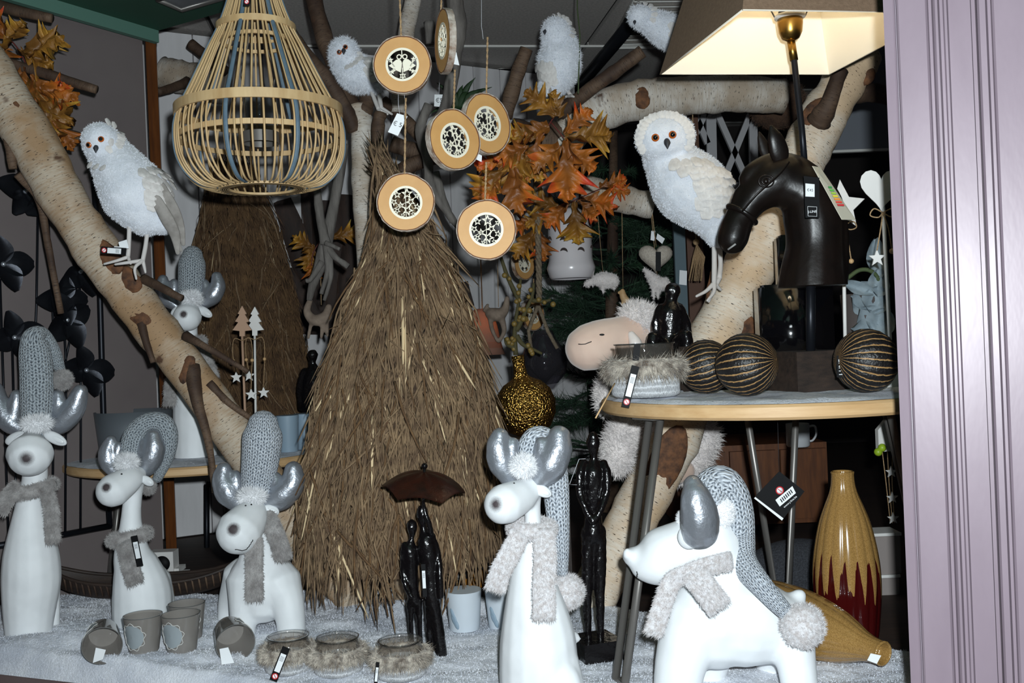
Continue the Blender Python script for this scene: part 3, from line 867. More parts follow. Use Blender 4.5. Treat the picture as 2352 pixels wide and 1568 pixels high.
# --- third, standing
d = Deer('standing white reindeer with upright grey hat between cups and sloping trunk', 1.86, 600, 1465)
d.body([[(586, 1165, 26), (588, 1215, 34), (597, 1265, 46), (600, 1320, 68), (602, 1360, 70)], [(585, 1158, 24, -.01), (575, 1185, 40, -.035), (550, 1220, 52, -.065)],
        [(575, 1340, 56, -.01), (560, 1410, 32, -.025), (560, 1490, 25, -.03)], [(640, 1340, 54, -.01), (664, 1400, 36, -.025), (672, 1490, 30, -.03)],
        [(560, 1330, 54, .08), (525, 1390, 26, .09), (518, 1470, 18, .09)], [(640, 1330, 50, .1), (625, 1400, 24, .11), (622, 1460, 17, .11)]],
       [(600, 1322, 72, 62, .04, 90)], nose=(524, 1212, -.14), nr=13)
d.antler([(548, 1158, 16), (526, 1132, 24), (512, 1100, 20), (514, 1078, 14)], [(540, 1135, 16), (542, 1110, 14), (540, 1094, 11)])
d.antler([(610, 1155, 18), (645, 1140, 26), (672, 1108, 23), (674, 1080, 17)], [(640, 1128, 18), (635, 1108, 15), (632, 1096, 11)])
d.ear(622, 1172, 20, 13, .35, -.02); d.ear(550, 1166, 14, 9, -.9, .0)
d.hat([(590, 1130, 36), (594, 1090, 40), (600, 1040, 44), (603, 1000, 45), (604, 978, 36)], knit, tuft=(580, 1138), trx=32, try_=18, tdd=-.03)
d.eyes([(565, 1159), (576, 1159)]); d.mouth([(540, 1262), (560, 1264), (574, 1252), (582, 1238)])
d.scarf_end([(584, 1235, -.075), (584, 1310, -.075), (584, 1375, -.07)], 38, fur_grey_dark)
d.scarf_end([(612, 1180, -.02), (628, 1215, -.045), (642, 1250, -.05), (650, 1280, -.045)], 38, fur_grey_dark, flat=.5)

# --- centre, tall sitting
d = Deer('tall sitting white reindeer with silver antlers front centre of the window', 1.46, 1240, 1600)
d.body([[(1222, 1125, 24), (1222, 1165, 20), (1224, 1205, 21), (1222, 1260, 32), (1220, 1310, 47), (1223, 1350, 59), (1230, 1410, 76), (1235, 1464, 87), (1237, 1530, 91), (1238, 1640, 88)],
        [(1218, 1122, 29, -.01), (1196, 1138, 39, -.02), (1157, 1158, 46, -.045)], [(1280, 1520, 50, -.01), (1300, 1600, 46, -.025), (1305, 1660, 42, -.02)], [(1316, 1458, 12, .02), (1326, 1466, 10, .02)]],
       [(1290, 1580, 46, 62, -.035, 34)], nose=(1130, 1158, -.09), nr=13, soft=.55)
d.antler([(1172, 1098, 17), (1152, 1065, 24), (1144, 1025, 22), (1148, 1002, 16)], [(1166, 1072, 18), (1174, 1040, 16), (1178, 1018, 11)])
d.antler([(1240, 1102, 18, -.01), (1262, 1072, 30, -.01), (1281, 1030, 27, -.01), (1284, 1003, 21, -.01)], [(1250, 1070, 22, -.01), (1245, 1036, 17, -.01), (1243, 1018, 12, -.01)])
d.ear(1245, 1127, 24, 13, .5, -.02)
d.hat([(1212, 1062, 25, .01), (1216, 1025, 27, .015), (1232, 1003, 25, .02), (1258, 1012, 26, .03), (1272, 1060, 29, .035), (1277, 1120, 31, .035), (1282, 1190, 27, .03), (1288, 1260, 20, .03), (1292, 1318, 13, .03)], knit, pom=(1302, 1358, .03), pr=44, tuft=(1203, 1070), trx=30, try_=26, tdd=-.02)
d.eyes([(1180, 1109)])
d.scarf_loop(1222, 1212, 40, 19, -2, 3)
d.scarf_end([(1195, 1225, -.05), (1172, 1270, -.06), (1150, 1312, -.06), (1138, 1352, -.055)], 46); d.scarf_end([(1248, 1215, -.03), (1252, 1280, -.055), (1250, 1350, -.065), (1249, 1420, -.07)], 50, n=5500)

# --- right, standing in profile
d = Deer('large standing reindeer in profile below the round table at right', 1.45, 1690, 1610)
d.body([[(1452, 1278, 24), (1476, 1284, 50), (1512, 1280, 65), (1558, 1262, 64), (1610, 1245, 62), (1650, 1250, 58)], [(1640, 1245, 62), (1655, 1310, 72), (1645, 1380, 96), (1640, 1430, 104)],
        [(1640, 1420, 100), (1720, 1425, 104), (1790, 1440, 82)], [(1600, 1420, 80, -.01), (1562, 1530, 58, -.03), (1552, 1660, 52, -.035)], [(1640, 1480, 52, .05), (1625, 1560, 42, .06), (1620, 1650, 38, .06)],
        [(1810, 1450, 62, -.02), (1830, 1530, 44, -.04), (1845, 1650, 42, -.04)], [(1780, 1460, 52, .06), (1770, 1540, 36, .08), (1770, 1650, 32, .08)], [(1815, 1385, 22), (1836, 1368, 18)]],
       [(1441, 1272, 13, 16, -.012)], nose=(1400, 1275, .2), nr=2, col=(242, 244, 246), sm=18)
d.antler([(1608, 1215, 34, -.07), (1606, 1180, 33, -.075), (1598, 1140, 27, -.075), (1592, 1115, 18, -.07)], [(1612, 1200, 30, -.065), (1610, 1170, 28, -.07), (1604, 1140, 20, -.07)])
d.antler([(1612, 1200, 30, .07), (1606, 1170, 28, .075), (1600, 1140, 23, .075)], [(1614, 1190, 26, .08), (1612, 1160, 22, .08), (1606, 1140, 15, .08)])
d.ear(1583, 1232, 26, 28, 0, -.055)
d.hat([(1622, 1150, 44, -.01), (1640, 1120, 46), (1660, 1115, 45), (1682, 1140, 40), (1692, 1185, 40), (1694, 1240, 40), (1705, 1290, 34, -.02), (1745, 1340, 26, -.06), (1785, 1385, 21, -.075), (1812, 1412, 17, -.085)], knit, pom=(1844, 1437, -.09), pr=50)
d.fluff('hair_tuft', 1655, 1175, 34, 36, -.02, fur_white, ln=7, comb=(0, 0, .3)); d.fluff('hair_tuft', 1568, 1192, 12, 18, -.01, fur_white, ln=6, comb=(-.3, 0, .6))
d.mouth([(1462, 1310), (1463, 1318), (1461, 1328)], 1.2)
d.scarf_end([(1680, 1288, -.07), (1630, 1300, -.085), (1580, 1318, -.085), (1545, 1335, -.075), (1522, 1390, -.08), (1502, 1455, -.08)], 42, n=6000)
d.scarf_end([(1590, 1312, -.085), (1615, 1345, -.1), (1652, 1395, -.1)], 56)

# --- on the low table at the back left
d = Deer('white reindeer standing on the low table behind the sloping trunk', 2.28, 446, 1052)
d.body([[(436, 705, 18), (437, 770, 17), (438, 800, 22), (441, 850, 36), (446, 910, 46), (449, 970, 50), (449, 1065, 48)], [(434, 700, 20, -.01), (430, 728, 33, -.04)]], nose=(421, 720, -.08), nr=8, voxel=.004)
d.antler([(405, 702, 10), (385, 684, 16), (374, 660, 14), (374, 642, 9)], [(396, 680, 12), (400, 662, 10), (400, 650, 8)])
d.antler([(468, 698, 10), (488, 680, 16), (500, 658, 14), (498, 636, 10)], [(476, 680, 12), (472, 662, 10), (470, 650, 8)])
d.ear(405, 714, 16, 9, -.7, -.015); d.ear(470, 716, 20, 10, .6, -.015)
d.hat([(438, 680, 28), (440, 640, 30), (441, 605, 30), (442, 588, 24)], knit_dark, tuft=(437, 688), trx=24, try_=18, tdd=-.03)
d.scarf_loop(438, 786, 25, 11, 3, 0, fur_grey_dark, n=2000); d.scarf_end([(458, 785, -.03), (473, 825, -.045), (488, 865, -.045)], 30, fur_grey_dark, n=1500); d.scarf_end([(405, 850, -.03), (392, 885, -.04), (390, 925, -.045)], 28, fur_grey_dark, n=1500)
# ================================================================ owls
owl_fluff = M('white_owl_fluff', (236, 238, 244), .95, col2=(216, 220, 228), vs=40, sheen=.5, bump=.6, bs=220)
feather_m = M('cream_feather', (238, 234, 230), .8, col2=(206, 200, 196), vs=90)
feather_grey = M('grey_tail_feather', (168, 162, 156), .8, col2=(136, 130, 124), vs=60)
leg_m = M('pale_grey_owl_leg', (206, 200, 196), .7)
amber = M('amber_eye', (196, 96, 22), .15, coat=1)
black_eye = M('black_glass_eye', (8, 6, 6), .05, coat=1)
beak_m = M('dark_horn_beak', (52, 52, 58), .5)

def feather_mesh(name, L, w_, mat):
    """small cupped feather, root at origin pointing +Y, outer side +Z"""
    m = MB(); rows = 5; vs = []
    for i in range(rows + 1):
        t = i / rows; hw = w_ * (.45 + .55 * math.sin(min(1, t * 1.15) * math.pi * .62)) * (1 if t < .8 else math.sqrt(max(0.02, 1 - ((t - .8) / .2) ** 2)))
        for x in (-1, -.5, 0, .5, 1):
            vs.append((x * hw, t * L, .05 * L * math.sin(t * 2.6) - .05 * w_ * x * x * 2 + .03 * L * math.sin(x * 5 + t * 7)))
    fs = [(i * 5 + j, i * 5 + j + 1, (i + 1) * 5 + j + 1, (i + 1) * 5 + j) for i in range(rows) for j in range(4)]
    n = len(vs); vs2 = [(x, y, z - .0006) for x, y, z in vs]
    m.add(vs, fs); m.add(vs2, [f[::-1] for f in fs])
    return m.mesh(name, mat)
F_SMALL = feather_mesh('feather', .017, .0068, feather_m)
F_MED = feather_mesh('feather', .028, .0112, feather_m)
F_LONG = feather_mesh('feather', .09, .013, feather_grey)

def owl(label, D, base, chain, face, eyes, beak, legs, crown=(), wing=(), tail=(), fl=1.0, eyer=8, nfur=9000, small=False, head=None, es=1.0, tailp=()):
    b = W(*base, D)
    t = thing('owl_figurine', label, 'owl', b, 'white feathered owls on the branches')
    k = lambda p: p * D / F
    m = organic([dots(D, chain)] + ([dots(D, head)] if head else []), (), .0035, 10)
    surf = m.v[:]
    src = MB(); src.merge(m)
    m.fur(nfur, .006 * fl, .0006, comb=(.1, 0, -.6), mix=.45, jit=.4, seed=int(base[0]) % 83, src=src)
    m.build('body', owl_fluff, t)
    Vv = np.array(surf)
    def on(px, py):
        """surface point nearest the viewing ray, and outward normal guess"""
        dr = np.array((W(px, py, 1) - CAMP).normalized()); rel = Vv - np.array(CAMP)
        al = rel @ dr; off = np.linalg.norm(rel - al[:, None] * dr, axis=1)
        i = np.argmin(off + .12 * al)
        return Vector(Vv[i])
    P, N = src.sample(6000, 2)
    def nrm(p):
        i = np.argmin(((P - np.array(p)) ** 2).sum(1)); return Vector(N[i])
    for ex, ey in eyes:
        p = on(ex, ey); n = (nrm(p) + Vector((0, -1.2, 0))).normalized()
        m = MB(); m.ell(p, (k(eyer), k(eyer), k(eyer * .55)), frame_to(n), 18, 10); e = m.build('eye', amber, t)
        m = MB(); m.ell(p + n * k(eyer * .3), (k(eyer * .66), k(eyer * .66), k(eyer * .5)), frame_to(n), 16, 10); m.build('pupil', black_eye, e)
    p = on(*beak); n = (nrm(p) + Vector((0, -1, 0))).normalized()
    m = MB(); bl_ = k(eyer * 1.2)
    m.tube([p + Vector((0, 0, bl_ * .7)), p + n * bl_ * .7 + Vector((0, 0, bl_ * .2)), p + n * bl_ * .7 - Vector((0, 0, bl_ * .9))], [bl_ * .6, bl_ * .7, bl_ * .12], 12, rnd=True)
    m.build('beak', beak_m, t)
    inv = Matrix.Translation(-t.location)
    def put(me, px, py, ang, tilt=.35, sc_=1.0, lift=0.0):
        p = on(px, py); n = nrm(p)
        # pointing direction in the picture plane, ang measured clockwise from down
        dn = Vector((-math.sin(ang), 0, -math.cos(ang)))
        y = (dn - n * dn.dot(n)); y = (y.normalized() + n * tilt).normalized()
        x = y.cross(n).normalized(); z = x.cross(y)
        Mx = Matrix(((x.x, y.x, z.x, p.x), (x.y, y.y, z.y, p.y), (x.z, y.z, z.z, p.z), (0, 0, 0, 1)))
        inst(me, 'feather', t, inv @ Matrix.Translation(n * (.001 + lift)) @ Mx @ Matrix.Scale(sc_ * es, 4))
    for cx, cy_, a in crown: put(F_SMALL, cx, cy_, a, .5, .9)
    for wx, wy, a in wing: put(F_MED, wx, wy, a, .14, .9 + .3 * R.random(), R.random() * .003)
    for tp in tailp:
        c = catmull(dots(D, tp), 5); m = MB(); m.tube([q[:3] for q in c], [q[3] for q in c], 12, flat=.3, side=(0, 1, 0), rnd=True); m.build('tail_feather', feather_grey, t)
    for lx, ly, a, s_ in tail: put(F_LONG, lx, ly, a, .02, s_)
    for lg in legs:
        pts = [W(x, y, D + dd) for x, y, dd in lg[0]]
        m = MB(); c = catmull(pts, 4); m.tube(c, [k(lg[2])] * len(c), 10, wob=.2); L_ = m.build('leg', leg_m, t)
        for toe in lg[1]:
            m = MB(); c = catmull([pts[-1]] + [W(x, y, D + dd) for x, y, dd in toe], 4)
            m.tube(c, [k(lg[2]) * (.95 - .5 * i / len(c)) for i in range(len(c))], 8, rnd=True); m.build('toe', leg_m, L_)
    return t

def ringfeathers(cx, cy, rx, ry, a0, a1, n):
    """feathers round a face, angles clockwise from up, pointing outwards"""
    out = []
    for i in range(n):
        a = a0 + (a1 - a0) * i / (n - 1)
        out.append((cx + rx * math.sin(a), cy - ry * math.cos(a), a + math.pi))
    return out
def patch(x0, y0, x1, y1, nx, ny, ang, sk=0):
    out = []
    for j in range(ny):
        for i in range(nx):
            out.append((x0 + (x1 - x0) * (i + .5 * (j % 2)) / max(1, nx - .5) + sk * j + R.uniform(-3, 3), y0 + (y1 - y0) * j / max(1, ny - 1) + R.uniform(-3, 3), ang + R.uniform(-.25, .25)))
    return out[::-1]

owl('large white owl with feather-rimmed face beside the horse head', 1.93, (1640, 690),
    [(1527, 315, 58, -.02), (1535, 360, 60), (1568, 410, 82), (1602, 450, 84), (1632, 500, 58), (1646, 545, 26)],
    None, [(1507, 317), (1546, 309)], (1530, 331),
    [([(1640, 555, 0), (1641, 600, 0), (1640, 650, -.01)], [[(1622, 668, -.02), (1600, 680, -.03)], [(1640, 670, -.02), (1625, 690, -.03)], [(1655, 665, 0)]], 6),
     ([(1650, 545, .02), (1655, 600, .02), (1652, 640, .0)], [[(1640, 665, -.01), (1628, 692, -.01)]], 6)],
    crown=ringfeathers(1527, 315, 52, 44, -2.2, 2.1, 24) + ringfeathers(1527, 312, 46, 40, -1.6, 1.6, 16),
    wing=patch(1585, 385, 1670, 465, 6, 6, -.55, 4) + patch(1548, 365, 1620, 380, 4, 2, -.5), tailp=[[(1660, 420, 12, -.02), (1685, 455, 14, .0), (1690, 490, 10, .02), (1680, 530, 4, .03)], [(1650, 440, 12, -.03), (1672, 480, 14, -.01), (1676, 520, 9, .01), (1666, 550, 4, .02)]],
    eyer=9, nfur=11000, fl=.55, head=[(1510, 318, 52, -.03), (1545, 312, 52, -.03)])
owl('white owl perched on the sloping birch trunk at left', 1.86, (300, 620),
    [(232, 325, 44, -.02), (250, 350, 50), (285, 405, 68), (316, 452, 78), (345, 495, 55), (370, 510, 30)],
    None, [(204, 334), (231, 320)], (221, 341),
    [([(297, 520, -.02), (296, 560, -.02), (294, 590, -.02)], [[(270, 598, -.03), (240, 606, -.03)], [(300, 605, -.03)]], 5),
     ([(340, 520, 0), (335, 560, -.01), (328, 598, -.02)], [[(285, 604, -.035), (265, 607, -.035)], [(310, 615, -.035), (313, 640, -.03)], [(332, 615, -.02), (334, 625, -.02)]], 5)],
    crown=ringfeathers(246, 312, 24, 24, .2, 2.2, 8) + [(255, 350, 2.6), (258, 335, 2.4), (225, 376, .2), (240, 380, .1), (212, 372, .4)],
    wing=patch(325, 385, 385, 450, 5, 6, -.35, 3), tailp=[[(372, 430, 10, -.03), (396, 480, 15, -.02), (412, 520, 12, .0), (421, 560, 5, .01)], [(360, 460, 12, -.045), (385, 505, 15, -.03), (402, 540, 12, -.01), (408, 580, 5, .0)], [(376, 500, 10, -.02), (398, 535, 11, 0), (415, 575, 4, .02)]], eyer=7, fl=.55)
owl('small fluffy owl on the forked birch stem left of the bell slice', 2.24, (868, 262),
    [(790, 120, 34, -.02), (795, 140, 36), (815, 165, 42), (842, 178, 40), (862, 192, 24)],
    None, [(778, 118), (793, 108)], (791, 120), [([(852, 208, 0), (862, 232, -.01), (870, 252, -.02)], [[(890, 262, -.02)], [(872, 262, -.03)]], 5), ([(866, 200, .02), (872, 225, 0), (876, 248, -.01)], [[(900, 262, 0)]], 5)],
    wing=patch(830, 135, 858, 165, 4, 4, -.8, 2), crown=ringfeathers(790, 120, 30, 28, 1.6, 2.9, 6), eyer=6, nfur=7000, fl=1.3)
owl('white owl looking left above the maple leaves', 2.3, (1292, 228),
    [(1277, 74, 34, -.01), (1285, 105, 42), (1284, 145, 50), (1276, 180, 42), (1262, 200, 28)],
    None, [], (1253, 76), [([(1280, 195, -.01), (1282, 215, -.01), (1284, 230, -.01)], [[(1292, 231, -.02)], [(1276, 233, -.03)]], 4.5), ([(1298, 190, .01), (1306, 212, .01), (1312, 220, .01)], [[(1318, 222, 0)], [(1300, 222, -.02)]], 4.5)],
    wing=patch(1234, 140, 1268, 172, 4, 4, .15, 0), crown=ringfeathers(1288, 62, 22, 26, -.3, 2.2, 8), tail=[(1252, 195, .1, .35), (1262, 198, 0, .35)], eyer=5, nfur=8000, fl=1.2)
owl('white owl leaning left beside the lampshade', 2.3, (1530, 115),
    [(1468, 38, 27, -.01), (1490, 48, 29), (1522, 66, 38), (1556, 82, 40), (1590, 95, 34)],
    None, [], (1458, 50), [([(1545, 105, 0), (1548, 130, .01), (1550, 160, .03)], [[(1540, 166, .01)], [(1562, 166, .02)]], 4.5)], wing=patch(1535, 55, 1570, 85, 4, 4, -.9, 0), crown=ringfeathers(1478, 30, 18, 22, -.2, 2.2, 6), eyer=4.5, nfur=7000, fl=1.1)

# ================================================================ wood slice ornaments
slice_wood = M('slice_wood', (216, 166, 104), .55, col2=(198, 146, 86), vs=7, stretch=(2, 2, 2), bump=.08, bs=60)
slice_bark = M('slice_birch_bark', (206, 196, 184), .85, col2=(120, 84, 58), vs=60, bump=.7, bs=140)
slice_rim = M('slice_cambium', (112, 68, 40), .8)
def star2d(cx, cy, r, r2=.42, n=5, rot=0):
    return [(cx + (r if i % 2 == 0 else r * r2) * math.sin(rot + math.pi * i / n), cy + (r if i % 2 == 0 else r * r2) * math.cos(rot + math.pi * i / n)) for i in range(2 * n)]
def circ(r, n=48, cx=0, cy=0): return [(cx + r * math.cos(2 * math.pi * i / n), cy + r * math.sin(2 * math.pi * i / n)) for i in range(n)]
RS = .0465; RI = RS * .57
def fret_mesh(kind):
    m = MB(); th = .0016; Mx = Matrix.Diagonal((RI, RI, 1, 1))
    m.annulus(circ(1.0), circ(.86), th, Mx)
    if kind == 'stars':
        for i, (x, y, r) in enumerate([(.10, .52, .34), (.10, -.47, .34), (.30, .03, .27), (-.5, .49, .24), (.68, .36, .19), (-.70, .05, .22), (-.30, -.15, .22), (.66, -.27, .21), (-.53, -.47, .2), (.42, -.70, .15), (-.2, -.74, .15)]):
            m.annulus(star2d(x, y, r * 1.08, rot=i * .4), star2d(x, y, r * .60, rot=i * .4), th, Mx)
        m.box((0, 0, th / 2), (RI * .035, RI * 1.8, th)); m.box((0, 0, th / 2), (RI * 1.72, RI * .028, th), rotm(z=.45))
    else:
        for s_, rt, ox in ((-1, .55, -.30), (1, -.45, .30)):
            bell = [(-.42, -.3), (-.36, -.2), (-.27, .05), (-.2, .22), (-.08, .32), (.08, .32), (.2, .22), (.27, .05), (.36, -.2), (.42, -.3), (0, -.34)]
            c_, s2 = math.cos(-rt), math.sin(-rt)
            m.extrude([(ox + x * c_ - y * s2, .0 + x * s2 + y * c_) for x, y in bell], th, Mx)
            m.extrude(circ(.08, 14, ox + .42 * math.sin(-rt) * -1 * -1 * s_ * 0 + (-.36 * math.sin(rt)), -.36 * math.cos(rt)), th, Mx)
            m.annulus(circ(.16, 20, s_ * .17, .46), circ(.10, 20, s_ * .17, .46), th, Mx)
        m.box((0, RI * .66, th / 2), (RI * .05, RI * .45, th)); m.box((0, -RI * .5, th / 2), (RI * .05, RI * .6, th))
        m.annulus(star2d(0, -.68, .22, .55, 6), star2d(0, -.68, .13, .55, 6), th, Mx)
        for x, y in ((-.68, .3), (.68, .3), (-.62, -.42), (.62, -.42)): m.extrude(star2d(x, y, .17), th, Mx)
        m.extrude([(-.7, .3), (-.9, .34), (-.9, .26)], th, Mx); m.extrude([(.7, .3), (.9, .34), (.9, .26)], th, Mx)
        m.extrude([(-.6, -.42), (-.8, -.5), (-.74, -.56)], th, Mx); m.extrude([(.6, -.42), (.8, -.5), (.74, -.56)], th, Mx)
        m.extrude([(-.5, -.15), (-.75, .26), (-.69, .3), (-.44, -.1)], th, Mx); m.extrude([(.5, -.15), (.75, .26), (.69, .3), (.44, -.1)], th, Mx)
    return m.mesh('fretwork_inlay', cream, False)
FRET = {'stars': fret_mesh('stars'), 'bells': fret_mesh('bells')}
def slice_orn(label, px, py, D, yaw, kind, r=RS, tw=-80, roll=0, tilt=0, egg=0.0, seed=0, twx=0, price=None):
    c = W(px, py, D)
    t = thing('wood_slice_ornament', label, 'ornament', c - Vector((0, 0, r)), 'birch slice ornaments on twine')
    n_ = 64; th = .010
    def rad(a): return r * (1 + .035 * noise.noise(Vector((math.cos(a) * 1.5, math.sin(a) * 1.5, seed))) + .012 * noise.noise(Vector((math.cos(a) * 6, math.sin(a) * 6, seed))) + egg * math.sin(a) ** 3 * .5)
    ang = [2 * math.pi * i / n_ for i in range(n_)]
    B = Matrix.Translation(c) @ rotm(z=yaw) @ rotm(x=tilt) @ Matrix.Rotation(math.pi / 2, 4, 'X') @ Matrix.Rotation(roll, 4, 'Z')   # local +Z looks to the lens
    inner = circ(RI * .99 * r / RS, n_)
    m = MB(); m.annulus([(.955 * rad(a) * math.cos(a), .955 * rad(a) * math.sin(a)) for a in ang], inner, th, B @ Matrix.Translation((0, 0, -th)))
    dsc = m.build('disc', slice_wood, t, sharp=40)
    m = MB(); m.annulus([(rad(a) * .972 * math.cos(a), rad(a) * .972 * math.sin(a)) for a in ang], [(.94 * rad(a) * math.cos(a), .94 * rad(a) * math.sin(a)) for a in ang], th + .0006, B @ Matrix.Translation((0, 0, -th)))
    m.build('cambium_ring', slice_rim, t, sharp=40)
    m = MB(); ob = [(rad(a) * (1.0 + .02 * noise.noise(Vector((a * 9, seed, 0)))) * math.cos(a), rad(a) * (1.0 + .02 * noise.noise(Vector((a * 9, seed, 0)))) * math.sin(a)) for a in ang]
    m.annulus(ob, [(.965 * rad(a) * math.cos(a), .965 * rad(a) * math.sin(a)) for a in ang], th + .0016, B @ Matrix.Translation((0, 0, -th - .001)))
    m.build('bark_rim', slice_bark, t, sharp=50)
    inst(FRET[kind], 'fretwork_inlay', t, Matrix.Translation(-t.location) @ B @ Matrix.Translation((0, 0, -.0014)) @ Matrix.Scale(r / RS, 4))
    if tw is not None:
        top = c + Vector((0, 0, r * .98)); end = W(px + twx, tw, D)
        m = MB(); nseg = 26; k_ = .0011
        for ph in (0, math.pi):
            m.tube([top.lerp(end, i / nseg) + Vector((math.cos(i * 1.1 + ph), math.sin(i * 1.1 + ph), 0)) * k_ * .8 for i in range(nseg + 1)], k_, 6)
        m.build('twine', twine, t)
    return t
def text_part(name, s_, size, Mx, mat, parent):
    cu = bpy.data.curves.new(name, 'FONT'); cu.body = s_; cu.size = size; cu.align_x = 'CENTER'; cu.align_y = 'CENTER'; cu.extrude = .0001
    ob = bpy.data.objects.new(name, cu); COL.objects.link(ob)
    dg = bpy.context.evaluated_depsgraph_get()
    me = bpy.data.meshes.new_from_object(ob.evaluated_get(dg)); bpy.data.objects.remove(ob)
    me.materials.clear(); me.materials.append(mat)
    off = Vector((0, 0, 0)); p = parent
    while p: off += p.location; p = p.parent
    o = bpy.data.objects.new(name, me); COL.objects.link(o); o.parent = parent
    o.matrix_local = Matrix.Translation(-off) @ Mx
    return o
def card(parent, quad, d, mat=None, name='price_tag', text=None, tsize=.6, label=None, th=.0006):
    """paper tag with the four pixel corners quad (tl, tr, br, bl) at depth d (or four depths)"""
    ds = d if hasattr(d, '__len__') else [d] * 4
    q = [W(*p, dd) for p, dd in zip(quad, ds)]
    n = (q[1] - q[0]).cross(q[3] - q[0]).normalized()
    if n.y > 0: n = -n
    m = MB(); m.add([*q, *[p - n * th for p in q]], [(0, 1, 2, 3), (7, 6, 5, 4), (0, 4, 5, 1), (1, 5, 6, 2), (2, 6, 7, 3), (3, 7, 4, 0)])
    o = m.build(name, mat or white_paper, parent, smooth=False, label=label)
    if text:
        c = sum(q, Vector()) / 4; x = (q[1] - q[0]).normalized(); y = n.cross(x)
        Mx = Matrix(((x.x, y.x, n.x, c.x), (x.y, y.y, n.y, c.y), (x.z, y.z, n.z, c.z), (0, 0, 0, 1))) @ Matrix.Translation((0, 0, .0003))
        text_part('lettering', text, tsize * min((q[1] - q[0]).length, (q[3] - q[0]).length), Mx, ink, o)
    return o

s1 = slice_orn('round birch slice with two cut-out bells', 924, 148, 1.62, 0, 'bells', .0475, -70, seed=1, twx=-8)
card(s1, [(912, 260), (936, 267), (914, 312), (891, 303)], 1.63, text='€ 5')
m = MB(); m.tube([W(915, 216, 1.625), W(915, 240, 1.625), W(918, 262, 1.628)], .0004, 5); m.tube([W(929, 216, 1.625), W(930, 245, 1.625), W(928, 266, 1.628)], .0004, 5); m.build('tag_thread', white_string, s1)
slice_orn('star fretwork birch slice hanging lowest left over the cone', 932, 465, 1.6, 0, 'stars', .0468, 225, seed=2, egg=.02)
slice_orn('star fretwork birch slice hanging lowest right', 1117, 527, 1.55, 0, 'stars', .0468, 372, seed=3)
slice_orn('egg-shaped star fretwork slice turned right with white bark edge', 1045, 322, 1.62, math.radians(38), 'stars', .050, 160, roll=.3, seed=4, egg=.05)
s5 = slice_orn('star fretwork slice partly behind the egg-shaped slice', 1120, 284, 1.70, math.radians(42), 'stars', .052, 85, seed=5)
m = MB(); m.tube([W(1110, 90, 1.7), W(1106, 60, 1.7), W(1106, -60, 1.7)], .0004, 5); m.build('nylon_thread', white_string, s5)
card(s5, [(1090, 335), (1108, 345), (1106, 372), (1092, 365)], 1.72)
s6 = slice_orn('birch slice turned edge-on near the top', 1016, 94, 1.70, math.radians(-72), 'stars', .0535, -60, seed=6)
card(s6, [(1037, 120), (1048, 120), (1055, 150), (1036, 146)], 1.72)
slice_orn('small distant slice with bell cut-outs above the glass vase', 1205, 605, 2.8, math.radians(50), 'bells', .0455, 480, seed=7)
slice_orn('small distant slice with fine fretwork on the glass vase', 1226, 722, 2.8, math.radians(48), 'stars', .0455, 640, seed=8)

# ================================================================ cane lantern
cane_m = M('natural_cane', (214, 184, 138), .5, col2=(186, 152, 106), vs=60, stretch=(1, 1, .2))
cane_blue = M('blue_grey_cane', (104, 124, 138), .55, col2=(84, 104, 120), vs=40)
DB = 1.75
kb = DB / F
cb = W(603, 425, DB); 
lant = thing('cane_lantern', 'hanging pear-shaped cane basket lantern with blue-grey strips', 'lantern', cb)
def zpx(y): return (425 - y) * kb
prof_b = [(80, 432), (110, 432), (140, 424), (168, 398), (184, 365), (189, 330), (188, 295), (178, 258), (155, 212), (132, 165), (108, 115), (84, 68), (62, 10), (50, -40), (40, -90)]
pb = catmull([(r * kb, zpx(y), 0) for r, y in prof_b], 5)
def cane(rad, flat, mat, off=0):
    m = MB(); m.tube([(c[0] + off, 0, c[1]) for c in pb], rad, 6, flat=flat, side=(1, 0, 0)); return m.mesh('cane', mat)
CM = cane(.0019, 1, cane_m); CB = cane(.0042, .35, cane_blue, .002)
NC = 58
for i in range(NC):
    a = 2 * math.pi * (i + .35 * R.uniform(-1, 1)) / NC
    inst(CM, 'cane', lant, Matrix.Rotation(a, 4, 'Z') @ Matrix.Scale(1 + .006 * R.uniform(-1, 1), 4))
for a in (math.radians(q) for q in (-52, 12, 78, 150, 202, -118 + 20)):
    inst(CB, 'blue_strip', lant, Matrix.Rotation(a, 4, 'Z'), 'flat blue-grey strip')
def hoop(r, y, h, th, name='hoop', par=None, mat=None):
    m = MB(); z = zpx(y); rr = r * kb
    m.lathe([(rr - th, z - h / 2), (rr + th, z - h / 2), (rr + th, z + h / 2), (rr - th, z + h / 2), (rr - th, z - h / 2)], 72)
    return m.build(name, mat or cane_m, lant, local=True, sharp=40)
hoop(87, 66, .011, .002); hoop(78, 96, .006, .002); hoop(186, 258, .016, .0022); hoop(183, 318, .009, .0016)
for q in range(4): hoop(78 + q * 4.5, 433, .004, .0024, 'bottom_ring')
m = MB(); m.lathe([(42 * kb, zpx(330)), (42 * kb, zpx(305)), (40 * kb, zpx(305)), (40 * kb, zpx(330))], 40, Matrix.Translation((0, 0, 0))); m.build('candle_base', steel, lant, local=True, sharp=40)
m = MB(); m.lathe([(34 * kb, zpx(312)), (34 * kb, zpx(205)), (33.2 * kb, zpx(205)), (33.2 * kb, zpx(312))], 40); m.build('glass_cylinder', clear_glass, lant, local=True)
m = MB()
for s_ in (-1, 1): m.tube([(s_ * 34 * kb, 0, zpx(205)), (s_ * 40 * kb, 0, zpx(170)), (s_ * 20 * kb, 0, zpx(100)), (0, 0, zpx(-80))], .001, 6)
m.build('hanger_wire', steel, lant, local=True)
small_tag(lant, [(574, -60), (566, 14)], 1.64, 14)

